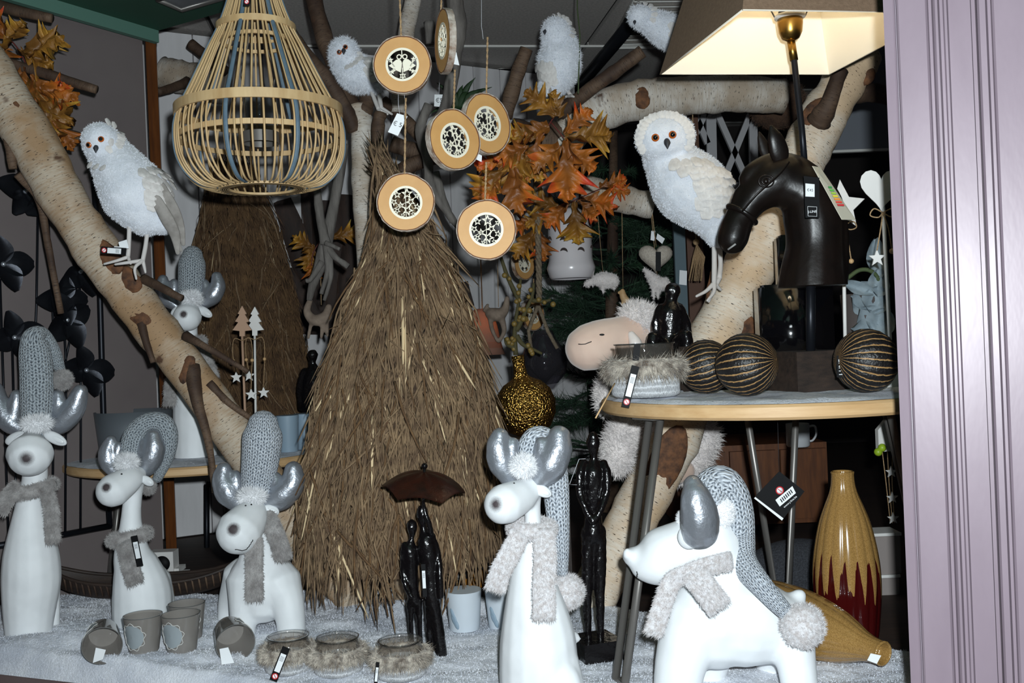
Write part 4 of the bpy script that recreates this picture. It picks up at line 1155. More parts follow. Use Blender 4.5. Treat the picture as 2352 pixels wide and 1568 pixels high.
# ================================================================ twig cones
twig_m = M('brown_twig', (148, 122, 92), .85, col2=(98, 76, 56), vs=30, sharp=.15)
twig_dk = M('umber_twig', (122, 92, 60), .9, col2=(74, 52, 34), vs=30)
twig_pale = M('peeled_twig', (226, 200, 158), .7)
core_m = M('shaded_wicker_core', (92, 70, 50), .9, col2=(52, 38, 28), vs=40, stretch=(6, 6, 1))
def twig_mesh(L, r, bend, seed, mat, fork=False):
    rr = random.Random(seed); m = MB()
    pts = [Vector((bend * math.sin(q / 5 * 3 + seed) * L, rr.uniform(-1, 1) * .02 * L, L * q / 5)) for q in range(6)]
    m.tube(pts, [r, r * 1.05, r * .95, r * .85, r * .7, r * .45], 5)
    if fork: m.tube([pts[3], pts[3] + Vector((.12 * L, .05 * L, .18 * L))], [r * .6, r * .3], 4)
    return m
def twig_cone(t, cx_of, rad_of, y0, y1, D, n, nobj, mats, seed, Lr=(.07, .18), rr_=(.0010, .0028), pale=.05):
    rg = random.Random(seed)
    stuff = MB(); protos = [twig_mesh(1, 1, .03 + .02 * q, seed + q, None, q % 3 == 0) for q in range(8)]
    meshes = [[twig_mesh(.14, .0023, .03 + .02 * q, seed + q, None, q % 3 == 0).mesh('twig', mt) for q in range(6)] for mt in mats]
    inv = Matrix.Translation(-t.location)
    cnt = 0
    groups = {0: stuff, 1: MB()}
    for i in range(n + nobj):
        obj_ = i >= n
        s = rg.random() ** .75
        y = y0 + (y1 - y0) * s
        a = rg.uniform(-math.pi, math.pi) if not obj_ else rg.uniform(-math.pi * .92, -math.pi * .08)
        def surf(yy, aa):
            c = W(cx_of(yy), yy, D); q = rad_of(yy) * D / F
            return c + Vector((math.cos(aa), math.sin(aa), 0)) * q
        p = surf(y, a); p2 = surf(y + 12, a)
        dn = (p2 - p).normalized()
        out = Vector((math.cos(a), math.sin(a), 0))
        side = dn.cross(out)
        dv = (dn + side * rg.gauss(0, .24 if not obj_ else .36) + out * rg.gauss(.06, .09)).normalized()
        p = p + out * (rg.uniform(-.012, .006) + (.006 if obj_ else 0))
        fr = frame_to(dv, side); fr.translation = p - dv * .05
        fr = fr @ Matrix.Rotation(rg.uniform(0, 6.28), 4, 'Z')
        if obj_:
            inst(meshes[rg.randrange(len(mats))][rg.randrange(6)], 'twig', t, inv @ fr @ Matrix.Scale(rg.uniform(.75, 1.25), 4))
        else:
            L = rg.uniform(*Lr); r = rg.uniform(*rr_); pr = protos[rg.randrange(8)]
            k_ = 1 if rg.random() < pale else 0
            if k_: r *= 1.5
            sc_ = fr @ Matrix.Diagonal((r, r, L, 1))
            mm = Matrix.Diagonal((1, 1, 1, 1))
            # bends of the prototypes are in units of length
            vs = [fr @ Vector((v[0] * 0 + (v[0]) * r if abs(v[0]) < 1.2 else v[0] * r, v[1] * r, v[2] * L)) for v in pr.v]
            groups[k_].add(vs, pr.f)
    o = stuff.build('twig_bundle', mats[0], t); o['kind'] = 'stuff'
    if groups[1].v: o = groups[1].build('peeled_twigs', twig_pale, t); o['kind'] = 'stuff'
def interp(tab):
    xs = [a for a, b in tab]; ys = [b for a, b in tab]
    return lambda v: float(np.interp(v, xs, ys))
radA = interp([(370, 12), (430, 30), (500, 52), (560, 78), (640, 112), (700, 132), (800, 166), (900, 192), (1000, 214), (1100, 228), (1200, 232), (1300, 220), (1330, 215)])
cxA = interp([(370, 878), (450, 905), (560, 930), (1300, 935)])
DC = 1.97
ca = W(935, 1395, DC)
cone = thing('twig_cone', 'large cone tree of dry brown twigs in the centre', 'twig cone', Vector((ca.x, ca.y, .003)))
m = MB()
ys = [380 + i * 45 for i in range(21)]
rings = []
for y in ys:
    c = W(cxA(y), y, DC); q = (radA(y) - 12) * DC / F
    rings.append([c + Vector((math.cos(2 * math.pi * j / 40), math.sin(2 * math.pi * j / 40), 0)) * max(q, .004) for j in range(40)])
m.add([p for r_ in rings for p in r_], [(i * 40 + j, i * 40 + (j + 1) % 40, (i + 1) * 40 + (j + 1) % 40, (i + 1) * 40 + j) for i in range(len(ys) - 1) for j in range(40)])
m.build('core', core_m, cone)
twig_cone(cone, cxA, radA, 390, 1240, DC, 5200, 300, [twig_m, twig_dk], 11, pale=.035)
m = MB(); m.tube([Vector((ca.x, ca.y, .003)), W(935, 1240, DC)], [.026, .024], 16); m.build('stem', birch, cone)
radB = interp([(380, 40), (440, 62), (560, 92), (700, 110), (850, 122), (960, 126), (1000, 120)])
cxB = interp([(380, 535), (960, 590)])
cb2 = W(585, 1000, 2.88)
cone2 = thing('twig_cone', 'darker twig cone tree standing behind the left table', 'twig cone', Vector((cb2.x, cb2.y, 0)))
m = MB(); rings = []
ys = [385 + i * 40 for i in range(16)]
for y in ys:
    c = W(cxB(y), y, 2.88); q = (radB(y) - 8) * 2.88 / F
    rings.append([c + Vector((math.cos(2 * math.pi * j / 32), math.sin(2 * math.pi * j / 32), 0)) * q for j in range(32)])
m.add([p for r_ in rings for p in r_], [(i * 32 + j, i * 32 + (j + 1) % 32, (i + 1) * 32 + (j + 1) % 32, (i + 1) * 32 + j) for i in range(len(ys) - 1) for j in range(32)])
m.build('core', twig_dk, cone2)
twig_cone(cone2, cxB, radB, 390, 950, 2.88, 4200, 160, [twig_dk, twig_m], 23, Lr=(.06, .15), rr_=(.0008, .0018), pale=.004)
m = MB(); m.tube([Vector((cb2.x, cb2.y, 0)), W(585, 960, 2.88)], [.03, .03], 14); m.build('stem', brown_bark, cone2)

# ================================================================ oak / maple leaf sprays
def leaf_mat():
    t = NT('autumn_leaf'); t.set(Roughness=.5); t.b.inputs['Specular IOR Level'].default_value = .45
    oi = t.n('ShaderNodeObjectInfo'); ob = t.n('ShaderNodeTexCoord')
    ad = t.n('ShaderNodeVectorMath', operation='ADD'); cx = t.n('ShaderNodeCombineXYZ')
    mu = t.n('ShaderNodeMath', operation='MULTIPLY'); mu.inputs[1].default_value = 7; t.l(oi.outputs['Random'], mu.inputs[0]); t.l(mu.outputs[0], cx.inputs[2])
    t.l(ob.outputs['Object'], ad.inputs[0]); t.l(cx.outputs[0], ad.inputs[1])
    f = t.noise(ad.outputs[0], 22, 2, .5)
    sx = t.n('ShaderNodeSeparateXYZ'); t.l(ob.outputs['Object'], sx.inputs[0])
    xa = t.n('ShaderNodeMath', operation='ABSOLUTE'); t.l(sx.outputs[0], xa.inputs[0])
    ya = t.n('ShaderNodeMath', operation='MULTIPLY_ADD'); ya.inputs[1].default_value = 5.0; t.l(sx.outputs[1], ya.inputs[0])
    xm = t.n('ShaderNodeMath', operation='MULTIPLY'); xm.inputs[1].default_value = 9.0; t.l(xa.outputs[0], xm.inputs[0]); t.l(xm.outputs[0], ya.inputs[2])
    nf = t.n('ShaderNodeMath', operation='MULTIPLY_ADD'); nf.inputs[1].default_value = 1.5; nf.inputs[2].default_value = -.72; t.l(f, nf.inputs[0])
    sm = t.n('ShaderNodeMath', operation='ADD'); t.l(ya.outputs[0], sm.inputs[0]); t.l(nf.outputs[0], sm.inputs[1])
    c = t.ramp(sm.outputs[0], [(.15, lin((124, 72, 26))), (.38, lin((158, 92, 30))), (.55, lin((190, 104, 32))), (.70, lin((196, 78, 34))), (.86, lin((184, 52, 40))), (1.0, lin((206, 150, 60)))])
    c3 = t.ramp(sm.outputs[0], [(.15, lin((112, 74, 28))), (.45, lin((150, 104, 36))), (.75, lin((192, 146, 54))), (1.0, lin((140, 136, 60)))])
    c2 = t.mix(t.ramp(oi.outputs['Random'], [(.45, (0, 0, 0)), (.6, (1, 1, 1))]), c, c3)
    t.l(c2, t.b.inputs['Base Color']); t.bump(t.noise(ob.outputs['Object'], 130, 3), .5, .003)
    return t.m
leafm = leaf_mat()
stem_m = M('red_brown_stem', (96, 40, 34), .6)
def leaf_mesh(seed, L=.078):
    rg = random.Random(seed); m = MB(); N = 52
    # lobed half-outline: distance from midrib as function of t
    def hw(t, s):
        env = math.sin(math.pi * min(1, t * .96 + .04)) ** .75
        lob = max([.20 + .08 * math.sin(math.pi * t)] + [.85 * hgt * max(0, 1 - abs(t - tp) / wd2) ** .85 for tp, wd2, hgt in ((.20 + .015 * s, .13, .80), (.44 + .012 * s, .14, 1.12), (.68, .12, .82), (.85, .07, .45))])
        tooth = 1 + .09 * math.sin(t * 46 + seed)
        return L * .52 * (.55 + .45 * env) * (1 if t < .93 else (1 - t) / .07) * lob * tooth
    vs = []
    for i in range(N + 1):
        t = i / N
        for c_ in (-1, -.66, -.33, 0, .33, .66, 1):
            w_ = hw(t, seed + (1 if c_ > 0 else 0))
            # lobes sweep forward to the tip
            x = c_ * w_; y = t * L + abs(c_) * w_ * .62
            z = .010 * math.sin(c_ * 5 + t * 7 + seed) * (.3 + abs(c_)) - .03 * L * 8 * (t - .4) ** 2 * .9 + .004 * math.sin(t * 26 + seed) * abs(c_) - .006 * (1 - abs(c_))
            vs.append((x, y, z))
    fs = [(i * 7 + j, i * 7 + j + 1, (i + 1) * 7 + j + 1, (i + 1) * 7 + j) for i in range(N) for j in range(6)]
    m.add(vs, fs)
    m.add([(x, y, z - .0007) for x, y, z in vs], [f[::-1] for f in fs])
    return m.mesh('leaf', leafm)
LEAF = [leaf_mesh(s_) for s_ in (1, 2, 3, 5, 8)]
def spray(label, D, stems, leaves, group='autumn leaf sprays'):
    p0_ = W(stems[0][0][0], stems[0][0][1], D)
    t = thing('autumn_leaf_spray', label, 'leaf spray', p0_, group)
    for st in stems:
        c = catmull([W(x, y, D + dd) for x, y, dd in st], 5)
        m = MB(); m.tube(c, .0016, 6); m.build('stem', stem_m, t)
    inv = Matrix.Translation(-t.location)
    for i, (x, y, dd, ang, s_) in enumerate(leaves):
        # root pixel, pointing angle clockwise from up, size
        y_ = Vector((math.sin(ang), R.uniform(-.25, .25), math.cos(ang))).normalized()
        n = Vector((R.uniform(-.35, .35), -1, R.uniform(-.1, .55))); n = (n - y_ * n.dot(y_)).normalized(); x_ = y_.cross(n)
        p = W(x, y, D + dd)
        Mx = Matrix(((x_.x, y_.x, n.x, p.x), (x_.y, y_.y, n.y, p.y), (x_.z, y_.z, n.z, p.z), (0, 0, 0, 1)))
        inst(LEAF[i % 5], 'leaf', t, inv @ Mx @ Matrix.Scale(s_ * .92, 4))
    return t
rad_ = math.radians
spray('large orange leaf spray below the white owl', 2.05, [[(1290, 245, .02), (1268, 275, 0), (1240, 320, -.01), (1190, 370, 0), (1140, 420, 0)], [(1265, 280, 0), (1298, 320, -.01)]],
      [(1278, 268, -.03, rad_(-50), 1.15), (1290, 270, -.02, rad_(-15), .8), (1262, 285, -.02, rad_(-105), 1.1), (1300, 318, -.055, rad_(182), 1.75), (1296, 312, -.05, rad_(88), 1.4), (1292, 322, -.045, rad_(135), 1.25), (1290, 330, -.04, rad_(228), 1.15), (1296, 310, -.03, rad_(48), 1.05),
       (1245, 305, -.03, rad_(205), 1.5), (1235, 315, -.02, rad_(-75), 1.0), (1215, 335, -.03, rad_(-110), 1.1), (1195, 350, -.04, rad_(195), 1.45), (1180, 365, -.03, rad_(-95), 1.15), (1165, 385, -.04, rad_(-125), 1.25), (1180, 380, -.045, rad_(176), 1.45), (1150, 400, -.03, rad_(215), 1.1), (1205, 330, -.015, rad_(160), 1.2)])
spray('dim leaf spray draped over the ceramic lantern', 2.45, [[(1400, 425, .02), (1330, 455, 0), (1275, 485, 0), (1225, 540, 0)]],
      [(1375, 428, 0, rad_(75), 1.0), (1390, 425, 0, rad_(110), .9), (1335, 452, -.02, rad_(105), 1.35), (1318, 462, -.03, rad_(176), 1.5), (1305, 465, -.02, rad_(225), 1.15), (1285, 475, -.02, rad_(-70), 1.2), (1272, 485, -.01, rad_(-115), 1.1), (1330, 458, -.02, rad_(140), 1.0), (1235, 525, 0, rad_(170), 1.15), (1230, 530, -.01, rad_(220), 1.2), (1222, 500, .02, rad_(-120), 1.0)])
spray('orange leaf spray hanging in the upper left corner', 2.02, [[(-10, 60, 0), (40, 110, 0), (70, 170, 0), (100, 230, 0), (120, 280, 0)]],
      [(10, 90, -.02, rad_(-20), 1.0), (0, 110, -.02, rad_(40), 1.0), (-10, 90, 0, rad_(160), .9), (55, 120, -.03, rad_(80), 1.25), (60, 130, -.03, rad_(50), 1.1), (55, 150, -.03, rad_(200), 1.1), (70, 165, -.03, rad_(150), 1.2), (75, 180, -.03, rad_(185), 1.3), (90, 200, -.04, rad_(110), 1.1), (95, 210, -.03, rad_(140), 1.3), (85, 230, -.04, rad_(210), 1.1), (105, 240, -.04, rad_(165), 1.2), (115, 265, -.04, rad_(190), 1.0), (120, 270, -.04, rad_(150), 1.0), (40, 110, -.02, rad_(120), 1.1), (20, 140, -.01, rad_(230), 1.0), (80, 215, -.02, rad_(80), 1.0)])
spray('small orange leaf cluster in the dark behind the driftwood bundle', 2.75, [[(740, 545, 0), (720, 580, 0), (715, 610, 0)]], [(720, 560, 0, rad_(200), 1.1), (722, 570, 0, rad_(-60), 1.0), (715, 590, 0, rad_(175), 1.0), (760, 545, 0, rad_(80), 1.1)])
# ================================================================ horse head lamp
DH = 1.62
dark_carved = M('dark_carved_wood', (27, 18, 14), .36, col2=(14, 10, 8), vs=14, bump=.25, bs=60, spec=.35)
brass = M('aged_brass', (170, 132, 66), .32, 1.0)
hb = W(1862, 900, DH); ZT = TZ + .004
lamp = thing('horse_head_lamp', 'lamp on a carved dark wooden horse head with square taupe shade', 'lamp', Vector((hb.x, hb.y, ZT)))
m = MB(); zb = W(1862, 805, DH).z
m.box((hb.x - .005, hb.y, (ZT + zb) / 2), (.10, .10, zb - ZT), rotm(z=.3)); m.build('base_block', wood_dark, lamp, smooth=False)
m = MB(); m.tube([W(1862, 812, DH), W(1862, 640, DH)], .0075, 14); m.build('post', metal_black, lamp)
m = organic([dots(DH, [(1683, 548, 36), (1692, 520, 35), (1707, 492, 32), (1732, 455, 40), (1768, 425, 54), (1800, 410, 58)]),
             dots(DH, [(1720, 410, 24), (1735, 395, 26), (1770, 385, 34), (1810, 385, 34), (1840, 400, 36)]),
             dots(DH, [(1800, 420, 56), (1848, 445, 62), (1868, 500, 68), (1872, 560, 66), (1868, 620, 74), (1866, 665, 80)]),
             dots(DH, [(1830, 385, 30), (1865, 420, 36), (1900, 470, 36), (1915, 540, 34), (1912, 640, 36)]),
             dots(DH, [(1700, 440, 14), (1690, 475, 16), (1672, 520, 18)])], (), .0035, 8, cutz=W(1866, 657, DH).z)
m.build('horse_head', dark_carved, lamp)
def earm(path, w0):
    m = MB(); c = catmull(dots(DH, path), 5); m.tube([q[:3] for q in c], [q[3] for q in c], 14, flat=.45, side=(0, 1, 0), rnd=True); m.build('ear', dark_carved, lamp)
earm([(1795, 380, 12, -.02), (1790, 350, 22, -.025), (1780, 315, 17, -.03), (1772, 292, 5, -.03)], 0)
earm([(1772, 372, 10, .03), (1758, 345, 15, .035), (1748, 318, 9, .035), (1744, 305, 3, .035)], 0)
m = MB(); c = W(1703, 494, DH); ax = (W(1732, 455, DH) - W(1690, 520, DH)).normalized(); fr = frame_to(ax)
m.tube([c + (fr.to_3x3() @ Vector((math.cos(q) * .0262, math.sin(q) * .0262, 0))) for q in [i * math.pi / 16 for i in range(33)]], .0045, 8, cap=False, flat=.6); m.build('nose_band', dark_carved, lamp)
m = MB(); c = W(1760, 416, DH - .040)
for rr in (.0095, .0055): m.tube([c + Vector((math.cos(q) * rr * 1.25, -.001 if rr < .006 else 0, math.sin(q) * rr)) for q in [i * math.pi / 12 for i in range(25)]], .0014, 6, cap=False)
m.ell(c, (.004, .003, .004)); m.build('eye', dark_carved, lamp)
for (a, b_) in (((1700, 400), (1790, 470)), ((1720, 450), (1760, 480))):
    pass
m = MB(); m.tube(catmull([W(1705, 485, DH - .030), W(1740, 445, DH - .044), W(1790, 400, DH - .046), W(1812, 372, DH - .040)], 5), .003, 8, flat=.5); m.build('bridle', dark_carved, lamp)
m = MB(); m.tube([W(1672, 573, DH - .026), W(1690, 560, DH - .034)], .0016, 6); m.build('mouth_slit', M('pale_scratch', (150, 148, 146), .6), lamp)
# stem, socket, shade
q = [W(1705, 22, 1.45), W(1515, 172, 1.79), W(1905, 172, 1.84)]
zr = sum(p.z for p in q) / 3
NL, FL, FR = [Vector((p.x, p.y, zr)) for p in q]; NR = NL + FR - FL
cc = (NL + FR) / 2
sp = W(1817, 108, cc.y)
m = MB(); m.tube([W(1848, 372, DH), W(1842, 300, DH + .005), sp + Vector((.004, 0, -.02)), sp], .0052, 12); m.build('stem', metal_black, lamp)
m = MB(); m.tube([sp + Vector((.004, 0, -.022)), sp + Vector((0, 0, .012))], .0068, 12); m.build('brass_sleeve', brass, lamp)
m = MB(); m.lathe([(.006, 0), (.014, .004), (.019, .014), (.0205, .028), (.0205, .036), (.001, .036)], 28, Matrix.Translation(sp + Vector((0, 0, .010)))); sk = m.build('socket_cup', brass, lamp)
m = MB(); m.lathe([(.018, .034), (.025, .036), (.025, .040), (.018, .042), (.018, .034)], 28, Matrix.Translation(sp + Vector((0, 0, .012)))); m.build('white_collar', wood_white, sk)
m = MB()
for i in range(4): m.lathe([(.015, .044 + i * .005), (.0185, .0465 + i * .005), (.015, .049 + i * .005)], 24, Matrix.Translation(sp + Vector((0, 0, .012))))
m.build('threaded_shell', M('brown_bakelite', (52, 34, 24), .4), sk)
bulb_c = sp + Vector((0, 0, .115))
t_ = NT('lit_bulb'); t_.b.inputs['Emission Color'].default_value = (1, .82, .55, 1); t_.b.inputs['Emission Strength'].default_value = 12
m = MB(); m.lathe([(.012, -.05), (.014, -.035), (.026, -.012), (.030, .008), (.026, .024), (.014, .034), (.001, .037)], 24, Matrix.Translation(bulb_c)); m.build('bulb', t_.m, lamp)
def shell(f0, f1, thick):
    pass
zt = zr + .215; ks = .62
ctr = Vector((cc.x, cc.y, 0))
def ringq(k, z): return [Vector(((p - ctr).x * k + ctr.x, (p - ctr).y * k + ctr.y, z)) for p in (NL, NR, FR, FL)]
shade_out = M('taupe_linen', (140, 114, 92), .9, col2=(122, 98, 78), vs=180, bump=.4, bs=500)
shade_in = M('cream_liner', (250, 240, 222), .85)
for nm, ka, kb_, mat_ in (('shade', 1.0, .994, shade_out), ('shade_liner', .993, .988, shade_in)):
    a0, a1, b0, b1 = ringq(ka, zr), ringq(ka * ks, zt), ringq(kb_, zr), ringq(kb_ * ks, zt)
    vs = a0 + a1 + b0 + b1; fs = []
    for i in range(4):
        k = (i + 1) % 4
        fs += [(i, k, 4 + k, 4 + i), (8 + k, 8 + i, 12 + i, 12 + k), (i, 8 + i, 8 + k, k), (4 + i, 4 + k, 12 + k, 12 + i)]
    m = MB(); m.add(vs, fs); m.build(nm, mat_, lamp, smooth=False, label='square linen lampshade' if nm == 'shade' else None)
a0 = ringq(.9925, zr + .0006); m = MB(); m.tube([*a0, a0[0]], .0014, 6); m.build('rim_binding', shade_in, lamp)
m = MB()
for s_ in (-1, 1): m.tube([sp + Vector((s_ * .025, 0, .05)), sp + Vector((s_ * .03, 0, .06)), sp + Vector((s_ * .03, 0, .12)), sp + Vector((s_ * .05, 0, .2))], .0013, 6)
m.build('shade_carrier', steel, lamp)
ld = bpy.data.lights.new('lamp_bulb_light', 'POINT'); ld.energy = 3.4; ld.color = (1, .80, .56); ld.shadow_soft_size = .028
lo = bpy.data.objects.new('lamp_bulb_light', ld); COL.objects.link(lo); lo.parent = lamp; lo.location = bulb_c + Vector((0, 0, .0)) - lamp.location
bpy.data.objects['bulb'].visible_shadow = True
ld.shadow_soft_size = .031
# labels on the horse
tg = card(lamp, [(1846, 404), (1882, 408), (1882, 500), (1850, 500)], 1.525, black_card, 'brand_tag', label='black brand tag')
card(tg, [(1850, 421), (1871, 423), (1871, 452), (1850, 451)], 1.5235, white_paper, 'price_sticker', '€45', .42)
m = MB(); qd = [W(*p, 1.5235) for p in ((1855, 474), (1876, 475), (1876, 497), (1856, 496))]
m.tube([*qd, qd[0]], .00035, 5); m.build('logo_frame', white_paper, tg)
c = W(1866, 486, 1.523); text_part('lettering', 'J-LINE', .0052, Matrix.Translation(c) @ Matrix.Rotation(math.pi / 2, 4, 'X'), white_paper, tg)
en = card(lamp, [(1866, 381), (1884, 384), (1966, 505), (1934, 504)], [1.56, 1.58, 1.575, 1.55], M('cream_label', (226, 220, 200), .6), 'energy_label', label='cream energy label with coloured bars')
for i, cl in enumerate([(40, 140, 60), (80, 170, 60), (150, 190, 50), (220, 200, 40), (230, 140, 40), (214, 60, 40), (196, 30, 36)]):
    f0 = .38 + i * .055
    px = 1866 + (1934 - 1866) * f0 + 10 - i * .3; py = 381 + (504 - 381) * f0
    card(en, [(px, py), (px + 8 + i * 1.2, py), (px + 10 + i * 1.2, py + 4.5), (px + 2, py + 4.5)], 1.552 - .0005, M('label_bar_%d' % i, cl, .6), 'label_bar')

# ================================================================ things on the round table
def ball_mat():
    t = NT('ribbed_black_gold'); t.set(Roughness=.45)
    tc = t.n('ShaderNodeTexCoord'); sx = t.n('ShaderNodeSeparateXYZ'); t.l(tc.outputs['UV'], sx.inputs[0])
    wb = t.noise(t.coord('Object'), 130, 2)
    a = t.n('ShaderNodeMath', operation='MULTIPLY'); a.inputs[1].default_value = 26; t.l(sx.outputs[0], a.inputs[0])
    a2 = t.n('ShaderNodeMath', operation='MULTIPLY_ADD'); a2.inputs[1].default_value = .32; t.l(wb, a2.inputs[0]); t.l(a.outputs[0], a2.inputs[2])
    fr = t.n('ShaderNodeMath', operation='FRACT'); t.l(a2.outputs[0], fr.inputs[0])
    t.l(t.ramp(fr.outputs[0], [(.0, lin((176, 140, 92))), (.17, lin((150, 112, 70))), (.22, lin((24, 20, 20))), (.95, lin((20, 17, 17)))]), t.b.inputs['Base Color'])
    t.bump(t.noise(t.coord('Object'), 300, 2), .5, .003)
    return t.m
ballm = ball_mat()
def ribbed(label, px, py, D, r, axis, group='ribbed black and gold balls', z=None, seg=208):
    c = W(px, py, D)
    if z is not None: c.z = z + r
    m = MB()
    rings = 22
    prof = [(max(math.cos(a), .02) * r, math.sin(a) * r) for a in [(-.5 + (i + .3) / (rings + .6)) * math.pi for i in range(rings + 1)]]
    m.lathe(prof, seg, Matrix.Translation(c) @ frame_to(axis), mod=lambda q, zz: 1 + .030 * (abs(math.sin(13 * q + .26)) ** .6 - .5) + .008 * math.sin(zz / r * 26 + 5 * math.floor(q * 13 / math.pi)))
    o = m.build('ribbed_ball', ballm); tag(o, label, 'ball', group); return o
ZT2 = TZ + .007
ribbed('ribbed black ball behind the other left ball on the table', 1622, 852, 1.60, .0425, (.9, -.25, .25), z=ZT2)
ribbed('ribbed black and gold ball between jar and horse lamp', 1716, 848, 1.50, .0465, (.75, -.55, .12), z=ZT2)
ball3 = ribbed('ribbed black ball with brand label at the table right', 1990, 838, 1.46, .046, (-.95, -.2, .12), z=ZT2)
bt = card(ball3, [(1922, 816), (1942, 818), (1942, 868), (1922, 866)], 1.448, black_card, 'brand_band')
c = W(1932, 843, 1.4465); text_part('lettering', 'J-LINE', .009, Matrix.Translation(c) @ Matrix.Rotation(math.pi / 2, 4, 'X') @ Matrix.Rotation(math.pi / 2, 4, 'Z'), white_paper, bt)

knit_white = knit_mat('white_cable_knit', (196, 200, 206), (246, 246, 248), .007, .009)
rim_glass = glassmat('jar_glass', (240, 238, 236), 1.5, .03, .05, (170, 164, 156))
def fur_jar(label, px, ybase, D, r, h, zfloor, tagp=None, sock=True, tilt=0, td=-.075, nf=5200):
    b = W(px, ybase, D); b.z = zfloor
    t = thing('fur_trimmed_jar', label, 'candle jar', b, 'glass jars with fur collars')
    m = MB(); m.lathe([(r * .9, .003), (r * .98, .006), (r, h * .2), (r, h * .72), (r * .9, h * .82), (r * .9, h * .97), (r * .94, h), (r * .9, h), (r * .86, h * .97), (r * .86, h * .82), (r * .95, h * .7), (r * .95, .008), (.001, .008)], 40); m.build('glass', rim_glass, t, local=True)
    m = MB(); m.lathe([(r * .89, h * .985), (r * .95, h * .985), (r * .95, h * 1.01), (r * .89, h * 1.01), (r * .89, h * .985)], 40); m.build('glass_rim', clear_glass, t, local=True)
    if sock:
        m = MB(); m.lathe([(r * .95, .0), (r * 1.06, .004), (r * 1.05, h * .28), (r * 1.04, h * .5), (r * 1.0, h * .5)], 48, mod=lambda q, z: 1 + .012 * math.sin(q * 26)); m.build('knit_sleeve', knit_white, t, local=True)
    m = MB(); zc = h * .56
    pts = [Vector((math.cos(q) * r * 1.06, math.sin(q) * r * 1.06, zc)) for q in [i * math.pi / 16 for i in range(33)]]
    m.tube(pts, r * .17, 10, cap=False, flat=1.5, side=None)
    src = MB(); src.merge(m); m.fur(nf, r * .30, .0006, comb=(0, 0, -1), mix=.5, jit=.3, seed=int(px) % 79, src=src); m.build('fur_collar', fur_brown, t, local=True)
    if tagp: small_tag(t, tagp[0], tagp[1], tagp[2])
    return t
j = fur_jar('large fur-collared jar in white knit on the round table', 1484, 915, 1.585, .051, .083, ZT2, ([(1460, 840), (1436, 935)], 1.515, 18))
small_tag(j, [(1464, 790), (1460, 828)], 1.53, 15, red=False, white=False)
m = MB(); m.tube([W(1412, 880, 1.52), W(1368, 960, 1.47)], .0012, 6); m.build('wooden_stick', wood_light, j)

# sitting glossy black figure, black stepped vase, dark boxes at the back of the table
def sculpture(name, label, base, chains, D, mat=black_gloss, ells=(), vox=.003, sm=4, cat='sculpture', group=None, amp=.0012, plinth=None):
    t = thing(name, label, cat, base, group)
    m = organic([dots(D, c) for c in chains], ells, vox, sm)
    m.v = [tuple(Vector(p) + Vector((1, 1, 1)) * amp * noise.noise(Vector(p) * 110)) for p in m.v]
    m.build('figure', mat, t)
    if plinth:
        pm = MB(); pm.box(*plinth); pm.build('plinth', black_gloss, t, smooth=False)
    return t
b = W(1535, 880, 1.84); b.z = ZT
sculpture('seated_figure_sculpture', 'glossy black seated figure sculpture behind the plush sheep head', b,
    [[(1545, 668, 20), (1542, 690, 14), (1540, 715, 30), (1538, 760, 30), (1535, 800, 32), (1535, 880, 30)], [(1560, 710, 14), (1578, 750, 11), (1575, 790, 10), (1555, 800, 10)], [(1518, 710, 13), (1505, 750, 11), (1510, 790, 10)], [(1550, 800, 18, -.02), (1575, 770, 15, -.05), (1580, 850, 12, -.05), (1575, 885, 12, -.06)], [(1520, 800, 18, -.02), (1500, 775, 15, -.05), (1498, 850, 12, -.05), (1490, 885, 12, -.06)]], 1.84)
b = W(1800, 800, 1.86); b.z = ZT
bv = thing('black_vase', 'stepped glossy black ceramic vase behind the horse head', 'vase', b)
m = MB(); lo_, hi_ = W(1738, 800, 1.86), W(1890, 652, 1.86)
def bevbox(x0, x1, y0, y1, z0, z1, bv_=.004):
    bm = bmesh.new(); bmesh.ops.create_cube(bm, size=1)
    for v in bm.verts: v.co = Vector((x0 + (v.co.x + .5) * (x1 - x0), y0 + (v.co.y + .5) * (y1 - y0), z0 + (v.co.z + .5) * (z1 - z0)))
    bmesh.ops.bevel(bm, geom=bm.edges[:], offset=bv_, segments=2, affect='EDGES')
    m_ = MB(); m_.add([v.co.copy() for v in bm.verts], [[v.index for v in f.verts] for f in bm.faces] if not bm.verts.index_update() else []); bm.free(); return m_
glossy_black = M('glossy_black_ceramic', (9, 8, 10), .1, coat=.6, bump=.3, bs=18, bd=.004)
bevbox(lo_.x, hi_.x, 1.80, 1.87, ZT, hi_.z).build('body', glossy_black, bv)
a_, c_ = W(1784, 660, 1.85), W(1870, 540, 1.85); bevbox(a_.x, c_.x, 1.815, 1.86, a_.z - .01, c_.z).build('neck', glossy_black, bv)
a_, c_ = W(1556, 860, 1.74), W(1664, 792, 1.74); o = bevbox(a_.x, c_.x, 1.70, 1.77, ZT, c_.z).build('dark_box', wood_dark); tag(o, 'small dark wooden box behind the two left ribbed balls', 'box')
a_, c_ = W(1780, 900, 1.72), W(1924, 806, 1.72); 

